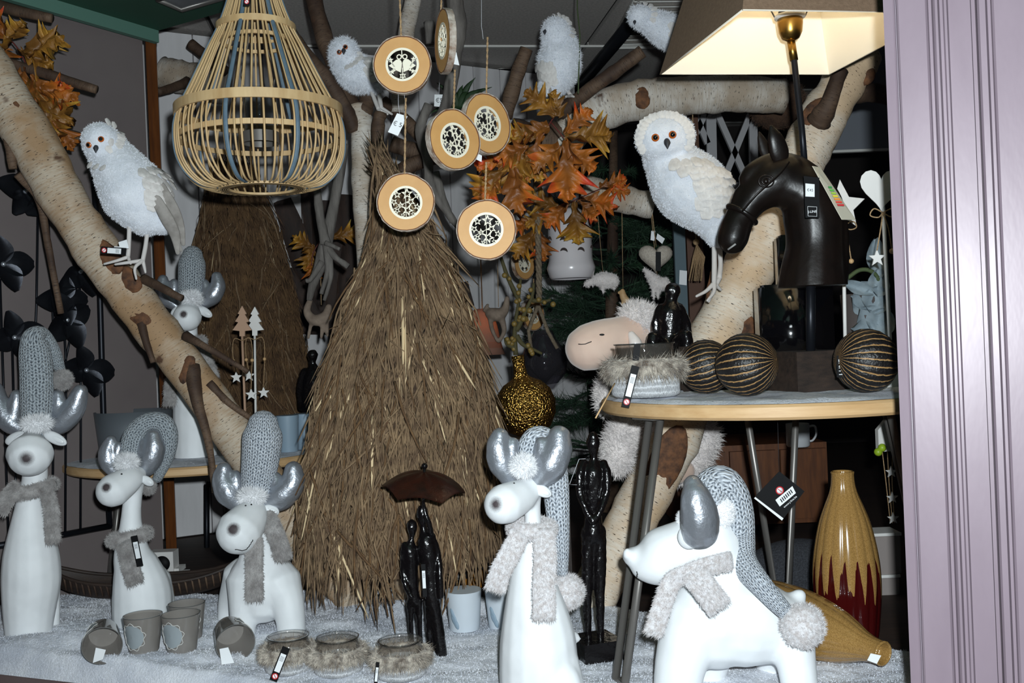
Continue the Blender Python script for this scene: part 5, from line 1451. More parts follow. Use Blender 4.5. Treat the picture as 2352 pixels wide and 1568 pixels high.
# plush sheep hugging the trunk
peach = M('peach_plush', (232, 204, 186), .95, col2=(222, 190, 172), vs=20, sheen=.5)
wool = M('white_wool_plush', (236, 228, 224), .95, col2=(214, 206, 204), vs=40, sheen=.5)
DS = 1.93
b = W(1480, 1100, 1.98)
sh = thing('plush_sheep', 'white plush sheep with peach face hanging behind the table', 'plush toy', b)
m = organic([dots(DS, [(1352, 798, 54, -.05), (1385, 785, 52, -.04), (1425, 772, 46, -.02), (1462, 760, 44, 0)])], (), .004, 8); hs = m.v[:]; m.build('head', peach, sh)
def wooly(name, chain, n, ln=.016, D=DS):
    m = organic([dots(D, chain)], (), .005, 5); src = MB(); src.merge(m); m.fur(int(n * 1.6), ln, .0010, comb=(0, 0, -.3), mix=.25, jit=.55, seed=n % 71, src=src); return m.build(name, wool, sh)
wooly('woolly_cap', [(1462, 732, 36, -.01), (1480, 745, 38), (1482, 770, 30, .02)], 3600, .014)
wooly('body', [(1480, 830, 50, .08), (1475, 900, 72, .08), (1490, 960, 70, .1)], 5200)
wooly('arm', [(1430, 850, 26, .03), (1400, 890, 24, .0), (1392, 930, 20, -.02)], 1800)
wooly('leg', [(1465, 960, 36, .06), (1425, 1010, 34, .03), (1420, 1055, 32, .02)], 2800); wooly('leg', [(1560, 950, 40, .2), (1615, 1000, 38, .2), (1590, 1060, 36, .19), (1570, 1085, 30, .18)], 2800)
m = organic([dots(DS, [(1572, 1082, 28, .16), (1556, 1092, 22, .14)])], (), .004, 5); m.build('foot', peach, sh)
m = organic([dots(DS, [(1450, 768, 9, -.06), (1460, 790, 15, -.065), (1462, 815, 10, -.06)])], (), .0028, 4); m.build('ear', M('satin_white', (236, 226, 220), .3), sh)
m = MB(); m.tube([Vector(min(hs, key=lambda v: (Vector(v) - W(a, b_, 1.80)).length)) + Vector((0, -.0006, 0)) for a, b_ in ((1300, 782), (1320, 781), (1340, 777), (1357, 772))], .0009, 6); m.build('smile', ink, sh)
m = MB(); m.ell(Vector(min(hs, key=lambda v: (Vector(v) - W(1392, 748, 1.82)).length)), (.005, .003, .002)); m.build('eye', ink, sh)

# picks with star and heart
def pick(label, D, outline_px, stick, base, cat='ornament', mat=wood_white, th=.008, yaw=0):
    bb = W(stick[1][0], stick[1][1], D)
    t = thing('wooden_pick', label, cat, Vector((bb.x, bb.y, ZT)))
    pts = [W(x, y, D) for x, y in outline_px]; n = len(pts)
    m = MB(); m.add([*pts, *[p + Vector((.003, th, 0)) for p in pts]], [tuple(range(n)), tuple(range(2 * n - 1, n - 1, -1))] + [(i, n + i, n + (i + 1) % n, (i + 1) % n) for i in range(n)])
    m.build('cutout', mat, t, smooth=False)
    m = MB(); m.tube([W(*stick[0], D + .004), Vector((bb.x, bb.y, ZT + .01))], .0032, 10); m.build('stick', wood_white, t)
    m = MB(); q0 = Vector((bb.x, bb.y, ZT + .012)); m.box(q0, (base, .04, .022)); m.build('base', wood_white, t, smooth=False)
    m = MB(); k0 = W(stick[0][0], stick[0][1] + 18, D - .006)
    for s_ in (-1, 1):
        m.tube(catmull([k0, k0 + Vector((s_ * .016, -.006, .006)), k0 + Vector((s_ * .022, -.004, -.004)), k0 + Vector((s_ * .010, -.006, -.008)), k0], 5), .0011, 6)
        m.tube(catmull([k0, k0 + Vector((s_ * .006, -.004, -.025)), k0 + Vector((s_ * .012, 0, -.06))], 5), .0011, 6)
    m.build('twine_bow', twine, t)
    m = MB(); m.ell(k0 + Vector((.012, 0, -.062)), .0045); m.build('bead', wood_light, t)
    m = MB(); cst = k0 + Vector((-.012, 0, -.072)); st_ = [cst + Vector((x, 0, y)) for x, y in star2d(0, 0, .014)]
    m.add([*st_, *[p + Vector((0, .003, 0)) for p in st_]], [tuple(range(10))[::-1], tuple(range(10, 20))] + [(i, (i + 1) % 10, 10 + (i + 1) % 10, 10 + i) for i in range(10)]); m.build('star_charm', wood_white, t, smooth=False)
    return t
pick('white wooden star on a stick beside the horse lamp', 1.74, [(1929, 412), (1950, 452), (1986, 456), (1960, 482), (1968, 520), (1940, 500), (1908, 515), (1916, 478), (1898, 452), (1918, 450)], ((1936, 500), (1940, 800)), .04)
hp = []
for i in range(28):
    q = 2 * math.pi * i / 28; x = 16 * math.sin(q) ** 3; y = 13 * math.cos(q) - 5 * math.cos(2 * q) - 2 * math.cos(3 * q) - math.cos(4 * q)
    hp.append((2024 + x * 3.05, 430 - y * 3.3))
hk = pick('white wooden heart on a stick partly behind the pilaster', 1.60, hp, ((2028, 470), (2046, 800)), .05)

# snow-grey artificial flowers in a taupe pot
petal_m = M('grey_blue_petal', (150, 162, 168), .7, col2=(120, 134, 142), vs=40); fgreen = M('moss_green_stem', (70, 84, 50), .7)
b = W(2000, 790, 1.88); fl_ = thing('artificial_flowers', 'grey-blue artificial flowers in a taupe pot right of the lamp', 'flowers', Vector((b.x, b.y, ZT)))
m = MB(); m.lathe([(.03, 0), (.034, .06), (.040, .16), (.037, .16), (.03, .01)], 28, Matrix.Translation(Vector((W(1985, 790, 1.88).x, 1.88, ZT)))); m.build('pot', M('taupe_pot', (86, 78, 76), .8), fl_)
for (x, y, ang, L, wd_) in [(2000, 690, -.5, .055, .028), (2010, 700, .3, .05, .026), (1990, 700, -1.0, .045, .024), (2020, 660, .1, .05, .02), (2005, 740, -.7, .05, .028), (2020, 750, .4, .05, .028), (1995, 760, -1.4, .045, .022), (2015, 610, .05, .075, .018), (1985, 665, -1.2, .06, .012), (2010, 720, 1.2, .04, .026)]:
    m = MB(); vs = []
    for i in range(9):
        t0 = i / 8; w_ = wd_ * math.sin(math.pi * (t0 * .9 + .08)) ** .7
        for c_ in (-1, -.5, 0, .5, 1): vs.append((c_ * w_, L * t0 - .3 * L, .012 * (1 - abs(c_)) * -1 + .25 * L * (t0 - .4) ** 2 + .003 * math.sin(c_ * 6 + t0 * 9)))
    fs = [(i * 5 + j_, i * 5 + j_ + 1, (i + 1) * 5 + j_ + 1, (i + 1) * 5 + j_) for i in range(8) for j_ in range(4)]
    m.add(vs, fs); m.add([(a, b_, c_ - .001) for a, b_, c_ in vs], [f[::-1] for f in fs])
    m.xf(Matrix.Translation(W(x, y, 1.84 + R.uniform(-.02, .02))) @ rotm(y=ang) @ Matrix.Rotation(math.pi / 2, 4, 'X') @ rotm(x=R.uniform(-.3, .3))); m.build('petal', petal_m, fl_)
m = MB(); m.tube(catmull([W(1945, 640, 1.84), W(1975, 620, 1.84), W(2005, 625, 1.84), W(2030, 660, 1.85)], 5), .004, 8); m.build('stem', fgreen, fl_)

# folded black tag hanging under the table
b = W(1790, 1085, 1.5)
ft = thing('folded_brand_tag', 'folded black brand card hanging below the round table', 'tag', b)
card(ft, [(1790, 1082), (1848, 1128), (1800, 1190), (1734, 1140)], 1.5, black_card, 'cover', label='black cover')
card(ft, [(1786, 1090), (1842, 1134), (1796, 1195), (1732, 1144)], 1.506, white_paper, 'inner_leaf')
qd = [(1781, 1148), (1820, 1116), (1828, 1132), (1791, 1163)]; stk = card(ft, qd, 1.4985, white_paper, 'barcode_sticker')
for i in range(7):
    f0 = .12 + i * .11; a = (1785 + (1820 - 1785) * f0 + 2, 1150 + (1118 - 1150) * f0)
    card(stk, [a, (a[0] + 2, a[1] - 1.7), (a[0] + 7, a[1] + 6), (a[0] + 5, a[1] + 8)], 1.498, ink, 'bar', th=.0003)
c = W(1815, 1152, 1.4985); text_part('lettering', 'www.j-line.be', .0046, Matrix.Translation(c) @ Matrix.Rotation(math.pi / 2, 4, 'X') @ Matrix.Rotation(.68, 4, 'Z'), white_paper, ft)
c = W(1791, 1126, 1.4985); m = MB(); m.annulus([(x * .0062, y * .0062) for x, y in circ(1, 28)], [(x * .0045, y * .0045) for x, y in circ(1, 28)], .0003, Matrix.Translation(c) @ Matrix.Rotation(math.pi / 2, 4, 'X')); m.build('warning_symbol', red_print, ft)
m = MB(); m.extrude([(x * .0047, y * .0047) for x, y in circ(1, 28)], .0002, Matrix.Translation(c) @ Matrix.Rotation(math.pi / 2, 4, 'X')); m.build('symbol_ground', white_paper, ft)
m = MB(); m.box(c + Vector((0, -.0006, 0)), (.0075, .0004, .001), rotm(y=.7)); m.build('symbol_bar', red_print, ft)
m = MB(); m.tube([W(1790, 1084, 1.5), W(1788, 1030, 1.5), W(1786, 962, 1.5)], .0005, 5); m.build('string', ink, ft)

# ================================================================ black bronze sculptures on the snow
DF = 1.62
b = W(1369, 1510, DF); b.z = .008
pz = .03
fx = sculpture('standing_figure_sculpture', 'tall slim black figure with folded arms on a square base', b,
    [[(1362, 1004, 13), (1362, 1020, 16), (1364, 1046, 8), (1364, 1060, 11), (1363, 1082, 26), (1362, 1130, 24), (1362, 1180, 20), (1362, 1225, 25)],
     [(1340, 1064, 10), (1333, 1085, 10, -.01), (1332, 1130, 9, -.015), (1345, 1170, 8, -.025), (1362, 1198, 8, -.03)], [(1386, 1064, 10), (1394, 1085, 10, -.01), (1393, 1130, 9, -.015), (1380, 1170, 8, -.025), (1364, 1198, 8, -.03)],
     [(1350, 1220, 17), (1349, 1300, 14), (1348, 1360, 12), (1350, 1430, 9), (1352, 1478, 9), (1350, 1487, 11, -.01)], [(1376, 1220, 17), (1378, 1300, 15), (1378, 1360, 12), (1379, 1430, 9), (1380, 1478, 9), (1381, 1487, 11, -.01)]], DF, plinth=((b.x, b.y + .002, .02), (.068, .068, .032), rotm(z=.35)), vox=.0022, sm=3)
m = MB(); qd = [W(*p, DF - .03) for p in ((1345, 1053), (1330, 1054), (1308, 1112), (1325, 1113))]; m.tube(qd, .0005, 5); m.build('tag_edge', white_string, fx)
b = W(1000, 1520, 1.66); b.z = .008
cp = sculpture('couple_sculpture', 'black sculpture of an embracing couple under an umbrella', b,
    [[(970, 1170, 12), (970, 1184, 14), (972, 1206, 7), (974, 1222, 10), (978, 1240, 20), (984, 1275, 21), (987, 1320, 18), (992, 1370, 19), (1002, 1420, 15), (1011, 1480, 14), (1018, 1535, 14)],
     [(946, 1204, 12), (946, 1212, 13), (946, 1234, 6), (943, 1248, 10), (942, 1262, 17), (943, 1300, 17), (947, 1350, 15), (952, 1380, 14)], [(942, 1380, 9), (944, 1440, 6), (947, 1505, 6)], [(962, 1380, 9), (964, 1440, 6.5), (967, 1515, 6.5)], [(985, 1380, 9), (985, 1440, 7), (987, 1524, 7)],
     [(930, 1252, 9), (926, 1290, 8), (930, 1340, 7, -.01), (945, 1370, 6, -.02)], [(990, 1230, 10), (1005, 1270, 8), (1010, 1320, 8, -.01), (1012, 1370, 7, -.01)], [(990, 1225, 7, -.01), (985, 1200, 6, -.02), (975, 1170, 5, -.02), (972, 1150, 4, -.015)]], 1.66, vox=.0020, sm=3, amp=.0008)
m = MB(); m.box(W(1015, 1533, 1.66) + Vector((0, .01, -.002)), (.11, .075, .008), rotm(z=-.5)); m.build('base_plate', black_gloss, cp, smooth=False)
m = MB(); m.tube([W(972, 1165, 1.645), W(975, 1075, 1.645)], .0026, 8); m.build('umbrella_pole', black_gloss, cp)
m = MB(); m.ell(W(975, 1070, 1.645), .0052); m.build('umbrella_finial', black_gloss, cp)
m = MB(); uc = W(975, 1083, 1.645); vs = []; NR_, NA_ = 8, 48
for i in range(NR_ + 1):
    for j_ in range(NA_):
        a = 2 * math.pi * j_ / NA_ + .4; f0 = i / NR_; sc_ = .070 * f0 * (1 - .13 * f0 * abs(math.sin(a * 3)) ** .8)
        vs.append(uc + rotm(y=.12, x=.16) @ Vector((sc_ * math.cos(a), sc_ * math.sin(a), -.030 * f0 ** 1.7 + .007 * f0 * abs(math.sin(a * 3)) )))
fs = [(i * NA_ + j_, i * NA_ + (j_ + 1) % NA_, (i + 1) * NA_ + (j_ + 1) % NA_, (i + 1) * NA_ + j_) for i in range(NR_) for j_ in range(NA_)]
m.add(vs, fs); m.add([p - Vector((0, 0, .0016)) for p in vs], [f[::-1] for f in fs]); m.build('umbrella_canopy', M('rusty_black_metal', (26, 16, 12), .3, col2=(58, 24, 14), vs=30, bump=.4), cp)
small_tag(cp, [(972, 1295), (976, 1370)], 1.625, 10, red=False)

# ================================================================ cups, jars, votives on the snow
lace_m = M('silver_lace', (206, 204, 200), .5)
ice_m = M('frosted_window', (150, 158, 162), .6)
def tumbler(label, px, py, D, r=.0325, h=.062, lie=None, z=None, tagq=None, face=-1.9):
    b = W(px, py, D); b.z = snow_h(b.x, b.y) + (.006 if lie is None else .009)
    t = thing('smoky_glass_cup', label, 'glass cup', b, 'smoky glass cups with lace pattern')
    X = Matrix() if lie is None else lie
    m = MB(); m.lathe([(.001, 0), (r * .74, 0), (r * .77, .003), (r, h), (r * .96, h), (r * .73, .006), (.001, .006)], 40); m.xf(X); m.build('cup', smoke_glass, t, local=True, sharp=50)
    m = MB(); m.lathe([(r * .965, h - .0006), (r * 1.005, h - .0006), (r * 1.005, h + .0008), (r * .965, h + .0008), (r * .965, h - .0006)], 40); m.xf(X); m.build('rim', clear_glass, t, local=True)
    pts = []; 
    for i in range(41):
        q = 2 * math.pi * i / 40; aa = .75 * math.cos(q) * (1 + .1 * math.sin(9 * q)); zz = h * (.5 + .36 * math.sin(q) * (1 + .1 * math.sin(9 * q)))
        rr = r * (.77 + .23 * zz / h) + .0008; pts.append(X @ Vector((rr * math.cos(face + aa), rr * math.sin(face + aa), zz)))
    m = MB(); m.tube(pts, .0007, 5, cap=False); l_ = m.build('lace_outline', lace_m, t, local=True)
    m = MB(); cen = []
    for i in range(41):
        q = 2 * math.pi * i / 40; aa = .7 * math.cos(q); zz = h * (.5 + .33 * math.sin(q)); rr = r * (.77 + .23 * zz / h) + .0004; cen.append(X @ Vector((rr * math.cos(face + aa), rr * math.sin(face + aa), zz)))
    rows = []
    for k_ in (1, .66, .33, .02):
        rows.append([X @ Vector(((r * (.77 + .23 * (.5 + .33 * k_ * math.sin(2 * math.pi * i / 40))) + .0004) * math.cos(face + .7 * k_ * math.cos(2 * math.pi * i / 40)), (r * (.77 + .23 * (.5 + .33 * k_ * math.sin(2 * math.pi * i / 40))) + .0004) * math.sin(face + .7 * k_ * math.cos(2 * math.pi * i / 40)), h * (.5 + .33 * k_ * math.sin(2 * math.pi * i / 40)))) for i in range(40)])
    m.add([p for r_ in rows for p in r_], [(i * 40 + j_, i * 40 + (j_ + 1) % 40, (i + 1) * 40 + (j_ + 1) % 40, (i + 1) * 40 + j_) for i in range(3) for j_ in range(40)]); m.build('frosted_window', ice_m, t, local=True)
    if tagq: card(t, tagq[0], tagq[1], white_paper, 'price_label')
    return t
def lying(yaw, pitch=0): return Matrix.Translation((0, 0, .030)) @ rotm(z=yaw) @ Matrix.Rotation(math.radians(90 + 0), 4, 'X') @ rotm(x=pitch)
tumbler('smoky glass cup lying on its side, leftmost of the cups', 240, 1508, 1.74, lie=lying(.35, .12), tagq=([(220, 1487), (243, 1492), (236, 1514), (213, 1522)], 1.665), face=2.6)
tumbler('upright smoky glass cup next to the lying left one', 332, 1510, 1.72)
tumbler('upright smoky glass cup in front of the rear cup', 419, 1512, 1.71)
tumbler('upright smoky glass cup standing behind the front ones', 433, 1492, 1.80, face=-1.2)
tumbler('smoky glass cup lying on its side beside the fur jars', 528, 1512, 1.72, lie=lying(.45, .12), tagq=([(504, 1490), (524, 1486), (538, 1522), (509, 1526)], 1.645), face=.6)
fur_jar('fur-collared jar with black hang tag, left of three', 664, 1528, 1.62, .036, .056, .004, ([(658, 1486), (628, 1562)], 1.54, 18))
fur_jar('fur-collared glass jar in the middle of the front three', 778, 1540, 1.60, .0365, .056, .004, None)
fur_jar('fur-collared glass jar in front of the couple sculpture', 922, 1555, 1.57, .037, .056, .004, ([(868, 1520), (862, 1580)], 1.51, 8))
frost = M('frosted_white_glass', (206, 214, 222), .5); frost_in = M('silver_mirror_lining', (190, 186, 180), .15, 1.0); blue_g = M('frosted_blue_glass', (140, 160, 176), .5)
def votive(label, px, py, D, r, h, z, mat=frost, motif=True):
    b = W(px, py, D); b.z = z
    t = thing('frosted_votive', label, 'candle holder', b, 'frosted candle holders')
    m = MB(); m.lathe([(.001, 0), (r * .82, 0), (r * .84, .002), (r, h), (r * .97, h)], 40); m.build('glass', mat, t, local=True, sharp=50)
    m = MB(); m.lathe([(r * .97, h - .0003), (r * .80, .004), (.001, .004)], 40); m.build('lining', frost_in, t, local=True)
    if motif:
        m = MB()
        for q, zz, s_ in ((-2.2, .35, 1), (-2.05, .22, .8), (-2.3, .5, .7)):
            rr = r * (.84 + .16 * zz) + .0004; c = Vector((rr * math.cos(q), rr * math.sin(q), h * zz))
            m.ell(c, (.002, .0055 * s_, .012 * s_), rotm(z=q) @ rotm(x=.4))
        m.build('motif', blue_g, t, local=True)
    return t
votive('frosted white candle holder right of the couple sculpture', 1068, 1452, 1.80, .0325, .070, .008)
votive('frosted candle holder half hidden by the centre reindeer', 1158, 1448, 1.80, .0325, .070, .008)
votive('pale blue candle holder on the low table by the grey hat', 664, 1060, 2.30, .026, .083, LZ + .006, blue_g, False)
votive('pale blue candle holder against the twig cone edge', 705, 1056, 2.34, .026, .083, LZ + .006, blue_g, False)

# ================================================================ drip-glazed vases
def glaze(name, zd, amp, red=True):
    t = NT(name); t.set(Roughness=.16); t.b.inputs['Coat Weight'].default_value = .5
    tc = t.n('ShaderNodeTexCoord'); sx = t.n('ShaderNodeSeparateXYZ'); t.l(tc.outputs['UV'], sx.inputs[0])
    gold = t.ramp(t.noise(t.coord('Object'), 900, 2, .7), [(.35, lin((128, 94, 46))), (.65, lin((176, 138, 82)))])
    if red:
        n1 = t.noise(t.coord('UV', (40, 1.5, 1)), 1, 2)
        a = t.n('ShaderNodeMath', operation='MULTIPLY'); a.inputs[1].default_value = 16 * 6.2832; t.l(sx.outputs[0], a.inputs[0])
        s_ = t.n('ShaderNodeMath', operation='COSINE'); t.l(a.outputs[0], s_.inputs[0])
        d1 = t.n('ShaderNodeMath', operation='MULTIPLY_ADD'); d1.inputs[1].default_value = amp; t.l(n1, d1.inputs[0]); d1.inputs[2].default_value = zd - amp * .5
        d2 = t.n('ShaderNodeMath', operation='MULTIPLY_ADD'); d2.inputs[1].default_value = .03; t.l(s_.outputs[0], d2.inputs[0]); t.l(d1.outputs[0], d2.inputs[2])
        g = t.n('ShaderNodeMath', operation='GREATER_THAN'); t.l(sx.outputs[1], g.inputs[0]); t.l(d2.outputs[0], g.inputs[1])
        t.l(t.mix(g.outputs[0], lin((62, 8, 8)), gold), t.b.inputs['Base Color'])
    else: t.l(gold, t.b.inputs['Base Color'])
    return t.m
kv = 1.64 / F
vp = [(56, 1500), (64, 1480), (70, 1430), (74, 1380), (74, 1330), (70, 1290), (63, 1250), (54, 1213), (42, 1180), (32, 1155), (27, 1135), (25, 1112), (26, 1104), (21, 1104), (20, 1130)]
vprof = [(c[0], c[1]) for c in catmull([(r * kv, (1500 - y) * kv, 0) for r, y in vp], 4)]
vmod = lambda q, z: 1 + .035 * (abs(math.sin(8 * q)) ** .7 - .5) * (1 if z < .26 else .6)
m = MB(); b = W(1952, 1500, 1.64); m.lathe([(.001, 0)] + vprof, 128, Matrix.Translation((b.x, b.y, .002)), mod=vmod)
o = m.build('drip_glazed_vase', glaze('gold_red_drip_glaze', .115, .10)); tag(o, 'standing vase with gold glaze dripping over dark red', 'vase', 'drip glazed vases')
b = W(1880, 1525, 1.53)
lv = thing('drip_glazed_vase', 'gold glazed vase lying on its side in the snow', 'vase', Vector((b.x, b.y, .004)), 'drip glazed vases')
ax = (W(2040, 1552, 1.46) - W(1840, 1500, 1.60)); ax.z = -.012; ax.normalize(); mo = W(2030, 1540, 1.47); mo.z = .040
X = Matrix.Translation(mo - ax * .282) @ frame_to(ax)
m = MB(); m.lathe([(.001, 0)] + vprof, 128, X, mod=vmod); m.build('body', glaze('gold_glaze', 0, 0, False), lv)
card(lv, [(2000, 1500), (2024, 1505), (2014, 1524), (1992, 1516)], 1.445, white_paper, 'price_label')

# wooden offcuts and trays near the cone
a_, c_ = W(880, 1478, 1.78), W(985, 1440, 1.78)
m = MB(); m.box(W(935, 1462, 1.80) + Vector((0, 0, -.008)), (.10, .035, .02), rotm(z=.25)); tag(m.build('wood_offcut', wood_light, smooth=False), 'small pale wooden board half sunk in the snow', 'board')
def boat_tray(name, label, px0, px1, y, D, h, wd_, mat, slats=26):
    a, b_ = W(px0, y, D), W(px1, y, D); L = b_.x - a.x; c = (a + b_) / 2
    t = thing(name, label, 'tray', Vector((c.x, c.y, .005)))
    m = MB(); vs = []; NL_ = 30
    for i in range(NL_ + 1):
        f0 = -1 + 2 * i / NL_; ww = wd_ * math.sqrt(max(.03, 1 - f0 ** 2)); lift = .035 * abs(f0) ** 3
        for (k_, zz) in ((-1, h), (-.7, .2 * h), (0, 0), (.7, .2 * h), (1, h)): vs.append((f0 * L / 2, k_ * ww, zz + lift))
    fs = [(i * 5 + j_, i * 5 + j_ + 1, (i + 1) * 5 + j_ + 1, (i + 1) * 5 + j_) for i in range(NL_) for j_ in range(4)]
    m.add(vs, fs); m.add([(x, y_, z - .004) for x, y_, z in vs], [f[::-1] for f in fs]); m.build('hull', mat, t, local=True)
    m = MB()
    for s_ in (0, 4): m.tube([vs[i * 5 + s_] for i in range(NL_ + 1)], .004, 8)
    m.build('rim', wood_dark, t, local=True)
    for i in range(3, NL_ - 2):
        m = MB(); m.tube([Vector(vs[i * 5]) + Vector((0, -.002, 0)), Vector(vs[i * 5 + 1]) + Vector((0, -.003, 0))], .0022, 5); m.build('rib', brown_bark, t, local=True)
    return t
boat_tray('boat_shaped_tray', 'long dark ribbed boat-shaped tray behind the left reindeer', 120, 560, 1362, 2.16, .035, .05, wood_dark)
boat_tray('boat_shaped_tray', 'curved dark wooden tray beside the cone holding a mug and ball', 955, 1300, 1372, 2.0, .04, .07, wood_dark)
ribbed('dim ribbed ball in the wooden tray by the cone', 1048, 1340, 2.0, .036, (.1, -.3, .9), z=.024)
m = MB(); c = W(1108, 1360, 1.99); c.z = .022; m.lathe([(.046, 0), (.044, .018), (.036, .034), (.02, .044), (.001, .047)], 28, Matrix.Translation(c)); o = m.build('felt_dome', M('mustard_felt', (176, 112, 26), .9)); tag(o, 'mustard yellow felt dome in the wooden tray', 'ornament')
def mug(label, px, py, D, r, h, z, mat):
    b = W(px, py, D); b.z = z; t = thing('mug', label, 'mug', b)
    m = MB(); m.lathe([(.001, 0), (r * .9, 0), (r, .004), (r, h), (r * .94, h), (r * .93, .005), (.001, .005)], 32); m.build('cup', mat, t, local=True, sharp=50)
    m = MB(); m.tube(catmull([Vector((r * .95, 0, h * .85)), Vector((r * 1.5, 0, h * .85)), Vector((r * 1.6, 0, h * .5)), Vector((r * 1.3, 0, h * .25)), Vector((r * .95, 0, h * .2))], 5), .003, 8); m.build('handle', mat, t, local=True); return t
white_c = M('white_ceramic', (214, 216, 220), .3)
m = MB(); c = W(1095, 1345, 2.14); m.box((c.x + .02, c.y, .02), (.20, .06, .036)); tag(m.build('wooden_block', wood_dark, smooth=False), 'dark wooden block carrying the white mug', 'block')
mug('white mug behind the wooden tray by the cone', 1095, 1320, 2.14, .026, .045, .039, white_c)
# ================================================================ metal flower panel on the left wall
PW = A0 + wn * .045
def onw(x, y, off=0): return hit(x, y, PW + wn * off, wn)
b = onw(120, 1240)
fp = thing('metal_flower_panel', 'black metal wall panel with four-petalled flowers on wires', 'wall decoration', Vector((b.x, b.y, b.z)))
def bar(name, pts, r):
    m = MB(); m.tube([onw(*p) for p in pts], r, 8); return m.build(name, metal_black, fp)
bar('frame_bar', [(213, 380), (226, 560), (238, 960), (252, 1208)], .007); bar('frame_bar', [(-60, 1262), (100, 1236), (254, 1207)], .007)
for st in ([(88, 420), (84, 700), (60, 1240)], [(0, 640), (20, 1248)], [(28, 780), (36, 1100), (30, 1245)], [(145, 700), (152, 840), (150, 1228)], [(165, 760), (150, 830)], [(183, 640), (186, 900), (185, 1222)], [(110, 480), (125, 800), (120, 1232)]):
    bar('wire', st, .0026)
petm = M('dark_pewter_petal', (46, 48, 54), .38, .7, col2=(30, 31, 36), vs=20, bump=.2, bs=40)
def petal_mesh(L, wd_):
    m = MB(); vs = []; NI, NJ = 8, 8
    for i in range(NI + 1):
        t = i / NI; w_ = wd_ * (math.sin(math.pi * (t ** .8) * .93 + .06)) ** .8
        for j in range(NJ + 1):
            c = -1 + 2 * j / NJ; vs.append((c * w_, t * L, .35 * w_ * c * c + .10 * L * math.sin(t * 2.8) - .1 * L * t))
    fs = [(i * 9 + j, i * 9 + j + 1, (i + 1) * 9 + j + 1, (i + 1) * 9 + j) for i in range(NI) for j in range(NJ)]
    m.add(vs, fs); m.add([(x, y, z - .0012) for x, y, z in vs], [f[::-1] for f in fs]); return m.mesh('petal', petm)
PET = petal_mesh(.066, .026)
wx = wdir * -1     # to the right in the picture
for (x, y, a0) in [(104, 458, .5), (4, 607, .2), (182, 624, .35), (140, 690, 0), (30, 775, .25), (195, 850, .1), (150, 735, .6), (55, 440, 1.2), (100, 400, .3)]:
    c = onw(x, y, .012)
    fb = Matrix(((wx.x, 0, wn.x, c.x), (wx.y, 0, wn.y, c.y), (wx.z, 1, wn.z, c.z), (0, 0, 0, 1)))
    for k_ in range(4):
        inst(PET, 'petal', fp, Matrix.Translation(-fp.location) @ fb @ Matrix.Rotation(a0 + k_ * math.pi / 2 + R.uniform(-.25, .25), 4, 'Z') @ rotm(x=.2) @ Matrix.Scale(R.uniform(.85, 1.1), 4))
    m = MB(); m.ell(c + wn * .006, .0055); m.build('flower_centre', silver, fp)

# chrome spotlight under the soffit
b = onz(440, 12, ZG)
cl = thing('recessed_spotlight', 'square chrome spotlight under the green soffit', 'ceiling lamp', Vector((b.x, b.y, ZG - .03)))
qs = [onz(x, y, ZG - .012) for x, y in ((362, -2), (418, 22), (520, -8), (470, -40))]
m = MB(); m.tube([*qs, qs[0]], .007, 8); m.build('frame', steel, cl)
m = MB(); m.add([*qs, *[p + Vector((0, 0, .008)) for p in qs]], [(3, 2, 1, 0), (4, 5, 6, 7)] + [(i, (i + 1) % 4, 4 + (i + 1) % 4, 4 + i) for i in range(4)]); m.build('glass', M('grey_lamp_glass', (110, 112, 116), .15), cl, smooth=False)

# ceiling: spot, louvre light, dark track
b = onz(1152, 171, ZC - .004)
sp_ = thing('ceiling_spot', 'small round chrome ceiling spot', 'ceiling lamp', b)
m = MB(); m.lathe([(.075, .0), (.078, .004), (.05, .006), (.046, .0), (.075, .0)], 36, Matrix.Translation(b)); m.build('ring', steel, sp_)
m = MB(); m.ell(b + Vector((0, 0, .002)), (.047, .047, .012)); m.build('lens', M('frosted_lens', (170, 176, 180), .1, coat=1), sp_)
qs = [onz(x, y, ZC - .006) for x, y in ((1398, 110), (1610, 106), (1640, -50), (1480, -50))]
lv_ = thing('louvre_light', 'ceiling light panel with white louvre slats', 'ceiling lamp', qs[0])
m = MB(); m.tube([*qs, qs[0]], .006, 6); m.build('frame', rail_mat, lv_)
for i in range(1, 14):
    f0 = i / 14
    a_, b_ = qs[0].lerp(qs[3], f0), qs[1].lerp(qs[2], f0)
    m = MB(); m.box((a_ + b_) / 2, ((b_ - a_).length, .045, .003), rotm(z=math.atan2((b_ - a_).y, (b_ - a_).x)) @ rotm(x=.4)); m.build('slat', rail_mat, lv_, smooth=False)
m = MB(); a_, b_ = onz(1478, 20, ZC - .03), onz(1310, 222, ZC - .03); m.tube([a_, b_], .022, 10); m.tube([b_, b_ + Vector((0, 0, .03))], .01, 8); tag(m.build('ceiling_track', metal_black), 'dark round ceiling track running back beside the louvre light', 'track')

